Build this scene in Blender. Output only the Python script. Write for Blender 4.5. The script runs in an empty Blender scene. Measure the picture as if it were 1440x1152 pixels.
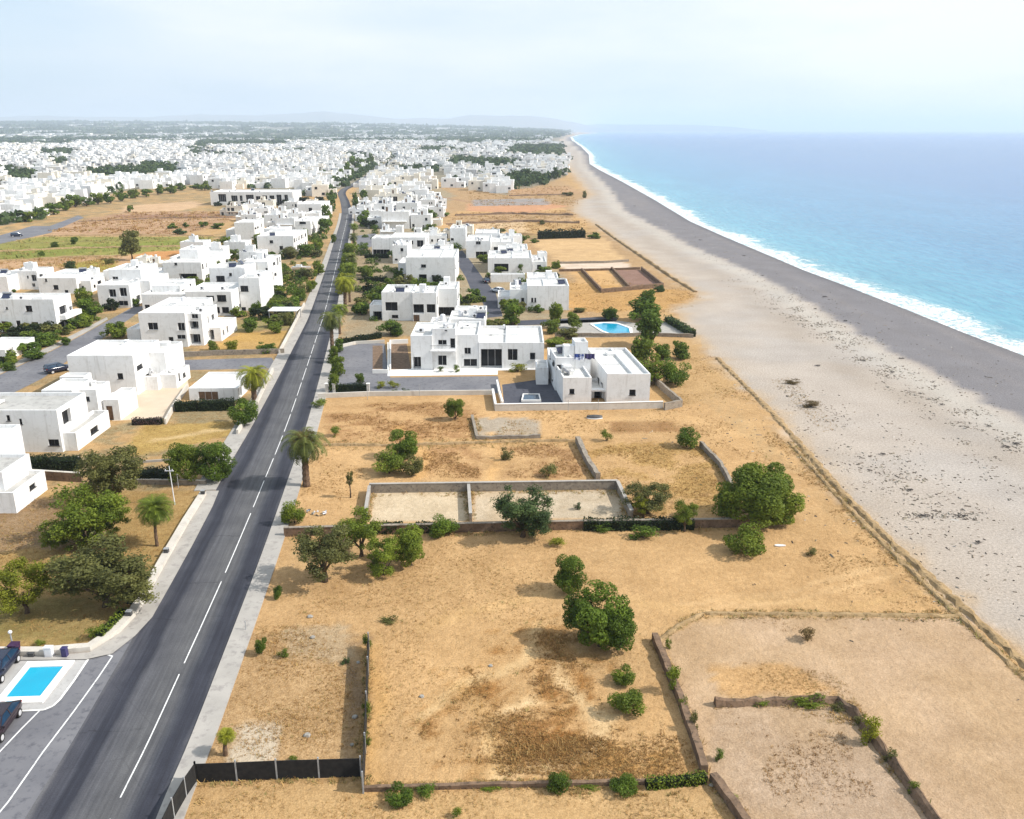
import bpy, math, random
import numpy as np
from mathutils import Vector, Matrix
R = math.radians
sc = bpy.context.scene
COL = sc.collection
# ------------------------------------------------------------------ camera model (photo pixels 1440 x 1152)
F, HC, HOR = 1230.0, 42.0, 183.0
PIT = math.atan((576 - HOR) / F)
CP, SP = math.cos(PIT), math.sin(PIT)
def ray(px, py):
    u, v = (px - 720) / F, (py - 576) / F
    return u, CP - v * SP, -SP - v * CP
def G(px, py, z=0.0):
    "ground point seen at a photo pixel"
    u, y, d = ray(px, py)
    t = (z - HC) / d
    return (u * t, y * t)
def G3(px, py, z=0.0):
    a = G(px, py, z); return (a[0], a[1], z)
def onS(px, py, Y):
    u, y, d = ray(px, py); t = Y / y
    return u * t, HC + d * t
def onE(px, py, X):
    u, y, d = ray(px, py); t = X / u
    return y * t, HC + d * t
def ppm(py):
    return (F * SP + CP * (py - 576)) / HC
def PX(pts, z=0.0):
    return [G(a, b, z) for a, b in pts]

cam = bpy.data.cameras.new('camera'); cob = bpy.data.objects.new('camera', cam); COL.objects.link(cob)
cob.location = (0, 0, HC); cob.rotation_euler = (math.pi / 2 - PIT, 0, 0)
cam.sensor_width = 36; cam.lens = F / 1440 * 36; cam.clip_end = 200000; cam.clip_start = 0.5
sc.camera = cob

# ------------------------------------------------------------------ object helpers
def tag(o, label=None, cat=None, group=None, kind=None):
    if label: o['label'] = label
    if cat: o['category'] = cat
    if group: o['group'] = group
    if kind: o['kind'] = kind
    return o
def empty(name, loc, rz=0):
    o = bpy.data.objects.new(name, None); COL.objects.link(o)
    o.location = loc; o.rotation_euler = (0, 0, rz); o.empty_display_size = 0.3
    return o
def link(name, me, parent=None, loc=(0, 0, 0)):
    o = bpy.data.objects.new(name, me); COL.objects.link(o); o.location = loc
    if parent: o.parent = parent
    return o
KIDS = {}
def copy_tree(o, parent=None):
    c = o.copy(); COL.objects.link(c)
    if parent is not None: c.parent = parent
    for ch in list(o.children): copy_tree(ch, c)
    return c
def np_mesh(name, v, f, mats, smooth=False, midx=None):
    v = np.asarray(v, np.float32); f = np.asarray(f, np.int32)
    me = bpy.data.meshes.new(name)
    n = f.shape[1]
    me.vertices.add(len(v)); me.vertices.foreach_set('co', v.ravel())
    me.loops.add(f.size); me.loops.foreach_set('vertex_index', f.ravel())
    me.polygons.add(len(f)); me.polygons.foreach_set('loop_start', np.arange(0, f.size, n, dtype=np.int32))
    me.polygons.foreach_set('loop_total', np.full(len(f), n, np.int32))
    for m in mats: me.materials.append(m)
    if midx is not None: me.polygons.foreach_set('material_index', np.asarray(midx, np.int32))
    me.update(calc_edges=True)
    if smooth: me.polygons.foreach_set('use_smooth', np.ones(len(f), bool))
    return me
class MB:
    def __init__(s): s.v = []; s.f = []; s.m = []
    def quad(s, a, b, c, d, m=0):
        i = len(s.v); s.v += [a, b, c, d]; s.f.append((i, i + 1, i + 2, i + 3)); s.m.append(m)
    def poly(s, pts, m=0):
        i = len(s.v); s.v += list(pts); s.f.append(tuple(range(i, i + len(pts)))); s.m.append(m)
    def box(s, x0, x1, y0, y1, z0, z1, m=0, bottom=True, top=True):
        i = len(s.v)
        s.v += [(x0, y0, z0), (x1, y0, z0), (x1, y1, z0), (x0, y1, z0), (x0, y0, z1), (x1, y0, z1), (x1, y1, z1), (x0, y1, z1)]
        fs = [(0, 1, 5, 4), (1, 2, 6, 5), (2, 3, 7, 6), (3, 0, 4, 7)]
        if top: fs.append((4, 5, 6, 7))
        if bottom: fs.append((3, 2, 1, 0))
        for f in fs: s.f.append(tuple(i + k for k in f)); s.m.append(m)
    def tube(s, pts, rad, n=7, m=0, cap=True):
        pts = [Vector(p) for p in pts]; base = len(s.v)
        for k, p in enumerate(pts):
            a = pts[max(0, k - 1)]; b = pts[min(len(pts) - 1, k + 1)]
            d = (b - a).normalized()
            up = Vector((0, 0, 1)) if abs(d.z) < .9 else Vector((1, 0, 0))
            e1 = d.cross(up).normalized(); e2 = d.cross(e1).normalized()
            for j in range(n):
                t = 2 * math.pi * j / n
                s.v.append(tuple(p + (e1 * math.cos(t) + e2 * math.sin(t)) * rad[k]))
        for k in range(len(pts) - 1):
            for j in range(n):
                a = base + k * n + j; b = base + k * n + (j + 1) % n
                s.f.append((a, b, b + n, a + n)); s.m.append(m)
        if cap:
            s.f.append(tuple(base + (len(pts) - 1) * n + j for j in range(n))); s.m.append(m)
            s.f.append(tuple(base + j for j in reversed(range(n)))); s.m.append(m)
    def mesh(s, name, mats, smooth=False):
        me = bpy.data.meshes.new(name); me.from_pydata(s.v, [], s.f)
        for m in (mats if isinstance(mats, (list, tuple)) else [mats]): me.materials.append(m)
        if any(s.m): me.polygons.foreach_set('material_index', np.array(s.m, np.int32))
        if smooth: me.polygons.foreach_set('use_smooth', np.ones(len(s.f), bool))
        me.update(); return me
    def build(s, name, mats, parent=None, loc=(0, 0, 0), smooth=False):
        return link(name, s.mesh(name, mats, smooth), parent, loc)

# ------------------------------------------------------------------ noise
def vnoise(x, y, seed=0):
    xi = np.floor(x); yi = np.floor(y); fx = x - xi; fy = y - yi
    fx = fx * fx * (3 - 2 * fx); fy = fy * fy * (3 - 2 * fy)
    def h(a, b):
        q = np.sin(a * 127.1 + b * 311.7 + seed * 74.7) * 43758.5453
        return q - np.floor(q)
    return (h(xi, yi) * (1 - fx) + h(xi + 1, yi) * fx) * (1 - fy) + (h(xi, yi + 1) * (1 - fx) + h(xi + 1, yi + 1) * fx) * fy
def fbm(x, y, seed=0, o=4):
    t = 0; a = .5; s = 0
    for k in range(o):
        t = t + a * vnoise(x * 2 ** k, y * 2 ** k, seed + k); s += a; a *= .5
    return t / s
def inside(x, y, poly):
    r = np.zeros(x.shape, bool); n = len(poly)
    for i in range(n):
        x0, y0 = poly[i]; x1, y1 = poly[(i + 1) % n]
        if y0 == y1: continue
        c = ((y0 > y) != (y1 > y)) & (x < (x1 - x0) * (y - y0) / (y1 - y0) + x0)
        r ^= c
    return r
def pdist(x, y, pts):
    d = np.full(x.shape, 1e9)
    for (x0, y0), (x1, y1) in zip(pts[:-1], pts[1:]):
        dx, dy = x1 - x0, y1 - y0; L = dx * dx + dy * dy + 1e-9
        t = np.clip(((x - x0) * dx + (y - y0) * dy) / L, 0, 1)
        d = np.minimum(d, np.hypot(x - x0 - t * dx, y - y0 - t * dy))
    return d

# ------------------------------------------------------------------ materials
def srgb(r, g, b):
    f = lambda c: (c / 255 / 12.92) if c / 255 < .04045 else ((c / 255 + .055) / 1.055) ** 2.4
    return (f(r), f(g), f(b), 1)
def nt(name):
    m = bpy.data.materials.new(name); m.use_nodes = True
    t = m.node_tree; b = t.nodes['Principled BSDF']; b.inputs['Specular IOR Level'].default_value = .25
    return m, t, b
def node(t, typ, **kw):
    n = t.nodes.new(typ)
    for k, v in kw.items():
        if hasattr(n, k): setattr(n, k, v)
        else: n.inputs[k].default_value = v
    return n
def mix(t, fac, a, b, mode='MIX'):
    n = t.nodes.new('ShaderNodeMix'); n.data_type = 'RGBA'; n.blend_type = mode; n.clamp_factor = True
    for i, v in ((0, fac), (6, a), (7, b)):
        if hasattr(v, 'links') or hasattr(v, 'is_output'): t.links.new(v, n.inputs[i])
        else: n.inputs[i].default_value = v if i == 0 or len(v) == 4 else (*v, 1)
    return n.outputs[2]
def ramp(t, src, stops):
    n = t.nodes.new('ShaderNodeValToRGB'); e = n.color_ramp.elements
    while len(e) < len(stops): e.new(.5)
    for k, (p, c) in zip(e, stops):
        k.position = p; k.color = (c, c, c, 1) if not hasattr(c, '__len__') else (*c, 1)[:4]
    t.links.new(src, n.inputs[0]); return n.outputs[0]
def noise(t, vec, scale, detail=4, rough=.55):
    n = node(t, 'ShaderNodeTexNoise'); n.inputs['Scale'].default_value = scale
    n.inputs['Detail'].default_value = detail; n.inputs['Roughness'].default_value = rough
    if vec is not None: t.links.new(vec, n.inputs['Vector'])
    return n.outputs[0]
def bump(t, b, src, strength=.4, dist=.1):
    n = node(t, 'ShaderNodeBump'); n.inputs['Strength'].default_value = strength; n.inputs['Distance'].default_value = dist
    t.links.new(src, n.inputs['Height']); t.links.new(n.outputs[0], b.inputs['Normal'])
def coords(t, kind='pos'):
    if kind == 'pos': return t.nodes.new('ShaderNodeNewGeometry').outputs['Position']
    return t.nodes.new('ShaderNodeTexCoord').outputs['Object']
def pmat(name, c1, c2, scale=1.0, rough=.85, bmp=.2, kind='pos', lo=.35, hi=.65, c3=None, s3=8, bd=.05, spec=.25, tint=0):
    m, t, b = nt(name); v = coords(t, kind)
    f = ramp(t, noise(t, v, scale, 5), [(lo, 0), (hi, 1)])
    c = mix(t, f, c1, c2)
    if c3: c = mix(t, ramp(t, noise(t, v, s3, 3, .7), [(.52, 0), (.68, 1)]), c, c3)
    if tint:
        oi = t.nodes.new('ShaderNodeObjectInfo')
        c = mix(t, 1.0, c, ramp(t, oi.outputs['Random'], [(0, (1 - tint, 1 - tint, 1 - tint)), (1, (1, 1, 1))]), 'MULTIPLY')
    t.links.new(c, b.inputs['Base Color']); b.inputs['Roughness'].default_value = rough
    b.inputs['Specular IOR Level'].default_value = spec
    if bmp: bump(t, b, noise(t, v, s3 if c3 else scale * 6, 4), bmp, bd)
    return m
M = {}
def make_materials():
    M['plaster'] = pmat('white_plaster', (.80, .80, .80), (.74, .74, .735), .35, .8, .1, 'pos', c3=(.68, .675, .665), s3=1.1, tint=.04)
    for key in ('plaster',):      # run-off grime: tall thin stains on the walls
        m = M[key]; t = m.node_tree; b = t.nodes['Principled BSDF']; old = b.inputs['Base Color'].links[0].from_socket
        mp = t.nodes.new('ShaderNodeMapping'); mp.inputs['Scale'].default_value = (1.7, 1.7, .16); t.links.new(coords(t), mp.inputs[0])
        c = mix(t, ramp(t, noise(t, mp.outputs[0], 1.3, 4, .6), [(.55, 0), (.72, .55)]), old, (.47, .455, .43)); t.links.new(c, b.inputs['Base Color'])
    M['cream'] = pmat('cream_plaster', (.74, .69, .60), (.66, .61, .53), .4, .85, .1, c3=(.58, .53, .45), s3=1.3)
    M['roof'] = pmat('roof_screed', (.72, .71, .69), (.62, .61, .585), .25, .9, .15, c3=(.50, .49, .46), s3=.9, tint=.12)
    M['roofgrey'] = pmat('grey_roof_felt', (.42, .41, .39), (.34, .335, .32), .3, .9, .2, c3=(.28, .27, .26), s3=1.2)
    M['glass'] = pmat('dark_window_glass', (.010, .011, .013), (.02, .022, .026), .6, .22, 0, spec=.16)
    M['frame'] = pmat('white_window_frame', (.6, .6, .6), (.5, .5, .5), 2, .5, 0)
    M['darkframe'] = pmat('charcoal_frame', (.05, .05, .055), (.08, .08, .08), 2, .5, 0)
    M['wood'] = pmat('brown_wood', (.13, .075, .045), (.2, .12, .07), 2, .6, .2)
    M['metal'] = pmat('grey_metal', (.35, .36, .37), (.25, .26, .27), 3, .45, 0, spec=.5)
    M['asphalt_side'] = pmat('grey_asphalt', (.135, .135, .15), (.185, .183, .195), .15, .92, .25, c3=(.10, .10, .115), s3=1.5)
    M['asphalt_dark'] = pmat('dark_asphalt', (.055, .058, .075), (.08, .082, .1), .2, .92, .25, c3=(.045, .047, .06), s3=1.2)
    M['pave'] = pmat('pale_paving', (.385, .36, .33), (.325, .305, .28), .4, .9, .15, c3=(.27, .25, .235), s3=1.2)
    M['tile'] = pmat('beige_paving', (.56, .455, .345), (.50, .405, .30), .3, .85, .1, c3=(.5, .41, .31), s3=1)
    M['poolstone'] = pmat('white_pool_stone', (.80, .78, .75), (.72, .70, .67), .6, .7, .1)
    M['pooledge'] = pmat('grey_pool_paving', (.42, .41, .40), (.36, .35, .345), .6, .9, .1, c3=(.32, .31, .30), s3=3)
    M['boundary'] = pmat('white_boundary_render', (.58, .54, .485), (.50, .465, .415), .5, .85, .15, c3=(.46, .42, .37), s3=1.1)
    M['stonewall'] = pmat('grey_block_wall', (.30, .26, .21), (.22, .185, .15), 1.2, .95, .6, c3=(.13, .11, .09), s3=3)
    M['brownwall'] = pmat('brown_earth_wall', (.22, .145, .095), (.13, .085, .055), 1.3, .95, .9, c3=(.07, .05, .035), s3=3)
    M['earth'] = pmat('dry_bank_earth', (.37, .255, .135), (.25, .17, .085), .8, .97, .8, c3=(.15, .105, .05), s3=2.5)
    M['black'] = pmat('black_mesh_fabric', (.012, .012, .013), (.022, .021, .02), 3, .9, .2)
    M['bark'] = pmat('bark', (.12, .085, .06), (.07, .05, .035), 4, .95, .6)
    M['palmbark'] = pmat('palm_bark', (.17, .11, .07), (.09, .06, .04), 5, .95, .7)
    M['stone'] = pmat('rock', (.35, .33, .3), (.25, .235, .21), 3, .95, .4)
    M['paint'] = pmat('road_paint', (.78, .78, .77), (.62, .62, .62), 1.2, .8, 0, c3=(.4, .4, .4), s3=3)
    M['navy'] = pmat('navy_car_paint', (.012, .016, .035), (.014, .018, .04), 1, .18, 0, spec=.6)
    M['maroon'] = pmat('black_maroon_car_paint', (.02, .012, .016), (.024, .014, .02), 1, .18, 0, spec=.6)
    M['whitepaint'] = pmat('white_car_paint', (.72, .72, .73), (.7, .7, .71), 1, .3, 0, spec=.5)
    M['rubber'] = pmat('tyre_rubber', (.015, .015, .015), (.025, .025, .025), 4, .9, 0)
    M['chrome'] = pmat('alloy', (.5, .5, .52), (.45, .45, .47), 3, .3, 0, spec=.6)
    M['carglass'] = pmat('tinted_car_glass', (.01, .03, .06), (.015, .04, .08), 2, .06, 0, spec=.8)
    M['redlamp'] = pmat('red_lamp_lens', (.3, .01, .012), (.25, .01, .01), 2, .3, 0)
    M['plum'] = pmat('plum_plastic', (.035, .014, .045), (.05, .02, .06), 3, .5, 0)
    M['binnavy'] = pmat('navy_plastic', (.035, .03, .10), (.05, .045, .13), 3, .5, 0)
    M['whiteplastic'] = pmat('white_plastic', (.72, .72, .74), (.64, .64, .66), 3, .5, 0)
    M['bluecloth'] = pmat('blue_tarpaulin', (.03, .06, .22), (.5, .52, .62), 1.4, .8, .3, lo=.45, hi=.55)
    M['drift'] = pmat('driftwood', (.10, .09, .085), (.05, .045, .042), 3, .95, .4)
    M['solar'] = pmat('solar_panel', (.015, .02, .05), (.02, .028, .06), 2, .2, 0, spec=.5)
    def leaf(name, dark, light):
        m, t, b = nt(name)
        a = node(t, 'ShaderNodeAttribute', attribute_name='tone')
        oi = t.nodes.new('ShaderNodeObjectInfo')
        c = mix(t, a.outputs['Fac'], dark, light)
        c = mix(t, 1.0, c, ramp(t, oi.outputs['Random'], [(0, (.8, .82, .8)), (1, (1.12, 1.1, 1))]), 'MULTIPLY')
        t.links.new(c, b.inputs['Base Color']); b.inputs['Roughness'].default_value = .6; b.inputs['Specular IOR Level'].default_value = .2
        tr = t.nodes.new('ShaderNodeBsdfTranslucent'); t.links.new(c, tr.inputs[0])
        mx = t.nodes.new('ShaderNodeMixShader'); mx.inputs[0].default_value = .38
        out = t.nodes['Material Output']
        t.links.new(b.outputs[0], mx.inputs[1]); t.links.new(tr.outputs[0], mx.inputs[2]); t.links.new(mx.outputs[0], out.inputs[0])
        return m
    M['L_dark'] = leaf('leaf_dark_green', (.032, .068, .010), (.165, .24, .028))
    M['L_mid'] = leaf('leaf_green', (.060, .100, .012), (.235, .290, .034))
    M['L_olive'] = leaf('leaf_olive', (.058, .064, .020), (.225, .225, .070))
    M['L_yellow'] = leaf('leaf_yellow_green', (.12, .14, .012), (.33, .34, .035))
    M['L_blue'] = leaf('leaf_blue_green', (.030, .060, .022), (.125, .18, .060))
    M['L_black'] = leaf('leaf_hedge_dark', (.012, .022, .008), (.035, .055, .016))
    M['L_palm'] = leaf('leaf_palm', (.060, .085, .020), (.19, .21, .055))
    M['L_dry'] = leaf('leaf_dry', (.12, .085, .04), (.24, .17, .075))
    M['L_plum'] = leaf('leaf_plum', (.05, .03, .035), (.12, .075, .07))
    M['hazed_or_grey'] = pmat('hazed_or_grey_render', (.56, .55, .54), (.46, .455, .45), .2, .9, 0, c3=(.36, .355, .35), s3=.8)  # haze on far walls put into the colour; grey far roofs share it
    M['darkpool'] = pmat('dark_pool_water', (.012, .045, .085), (.01, .035, .07), .6, .08, 0, spec=.4)
    # pool water
    m, t, b = nt('pool_water'); v = coords(t)
    c = mix(t, ramp(t, noise(t, v, .12, 2), [(.4, 0), (.6, 1)]), (.005, .33, .50), (.003, .25, .42))
    t.links.new(c, b.inputs['Base Color']); b.inputs['Roughness'].default_value = .05; b.inputs['Specular IOR Level'].default_value = .3
    bump(t, b, noise(t, v, 2.5, 4), .2, .08); M['pool'] = m
make_materials()
# ------------------------------------------------------------------ light, sky, air
SUN_EL, SUN_AZ = R(41), R(-8)      # the sun stands to the right of the view, a little behind
s = bpy.data.lights.new('sun', 'SUN'); s.energy = 3.05; s.angle = R(.55); s.color = (1, .955, .88)
so = bpy.data.objects.new('sun', s); COL.objects.link(so); so.location = (200, 0, 300)
sd = Vector((math.cos(SUN_EL) * math.cos(SUN_AZ), math.cos(SUN_EL) * math.sin(SUN_AZ), math.sin(SUN_EL)))
so.rotation_euler = sd.to_track_quat('Z', 'Y').to_euler()
w = bpy.data.worlds.new('World'); sc.world = w; w.use_nodes = True
t = w.node_tree; bg = t.nodes['Background']
sky = t.nodes.new('ShaderNodeTexSky'); sky.sky_type = 'NISHITA'; sky.sun_disc = False
sky.sun_elevation = SUN_EL; sky.sun_rotation = R(99); sky.dust_density = 2.2; sky.air_density = 1.0; sky.ozone_density = 1.2
tc = t.nodes.new('ShaderNodeTexCoord')
mp = t.nodes.new('ShaderNodeMapping'); mp.inputs['Scale'].default_value = (1.2, 1.2, 5.5); t.links.new(tc.outputs['Generated'], mp.inputs[0])
cl = noise(t, mp.outputs[0], 1.6, 6, .55)
# thin high cloud, denser towards the sun's side of the sky
sep = t.nodes.new('ShaderNodeSeparateXYZ'); t.links.new(tc.outputs['Generated'], sep.inputs[0])
ma = t.nodes.new('ShaderNodeMath'); ma.operation = 'MULTIPLY_ADD'; t.links.new(sep.outputs[0], ma.inputs[0]); ma.inputs[1].default_value = .42
t.links.new(cl, ma.inputs[2])
fac = ramp(t, ma.outputs[0], [(.2, .80), (.7, .98)])
ccol = mix(t, ramp(t, ma.outputs[0], [(.25, 0), (.72, 1)]), (3.4, 4.25, 5.0), (5.5, 5.6, 5.7))
c = mix(t, fac, sky.outputs[0], ccol)
t.links.new(c, bg.inputs[0]); bg.inputs[1].default_value = .1
sc.view_settings.view_transform = 'Standard'; sc.view_settings.look = 'None'
sc.view_settings.exposure = .93; sc.view_settings.gamma = 1

def make_haze(density):
    mb = MB(); mb.box(-60000, 60000, -300, 60000, -3, 420)
    m = bpy.data.materials.new('haze_air'); m.use_nodes = True; t = m.node_tree
    t.nodes.remove(t.nodes['Principled BSDF'])
    v = t.nodes.new('ShaderNodeVolumePrincipled'); v.inputs['Density'].default_value = density
    v.inputs['Color'].default_value = (.74, .845, 1, 1); v.inputs['Anisotropy'].default_value = .1
    t.links.new(v.outputs[0], t.nodes['Material Output'].inputs['Volume'])
    tag(mb.build('haze', m), 'thin pale blue haze over the far town and sea', None, None, 'stuff')
make_haze(9e-5)
sc.cycles.volume_bounces = 3; sc.cycles.max_bounces = 8; sc.cycles.diffuse_bounces = 3; sc.cycles.use_denoising = True

# ------------------------------------------------------------------ shore lines
COAST_PX = [(2300, 830), (1700, 605), (1440, 497), (1355, 465), (1280, 435), (1190, 400), (1130, 378), (1080, 357), (1020, 332), (970, 310),
            (920, 280), (875, 255), (842, 238), (829, 230), (828, 217), (817, 206), (806, 198), (803, 193), (815, 189.5), (840, 187.2)]
EDGE_PX = [(2300, 1750), (1600, 1082), (1440, 925), (1340, 838), (1255, 762), (1185, 692), (1140, 640), (1085, 578), (1050, 547), (1010, 507), (985, 480),
           (960, 455), (952, 432), (985, 421), (978, 408), (945, 388), (900, 357), (862, 332), (838, 315), (806, 298), (812, 284), (832, 274),
           (812, 250), (796, 232), (790, 222), (778, 210), (782, 200), (795, 193), (812, 188.6), (840, 186.8)]
SHING_PX = [(2300, 1010), (1700, 710), (1440, 592), (1305, 520), (1230, 482), (1160, 440), (1105, 405), (1070, 388), (1020, 366), (970, 345), (930, 322), (880, 297),
            (862, 270), (842, 250), (825, 235), (822, 218), (808, 206), (800, 198), (799, 193), (815, 189.2), (840, 187)]
coast, edge, shing = PX(COAST_PX), PX(EDGE_PX), PX(SHING_PX)
FAR = coast[-1]
def landpoly(pts):
    return [(pts[0][0], -400)] + pts + [(pts[-1][0] + 500, 70000), (-90000, 70000), (-90000, -400)]
P_LAND, P_COAST, P_SHING = landpoly(edge), landpoly(coast), landpoly(shing)

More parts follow.
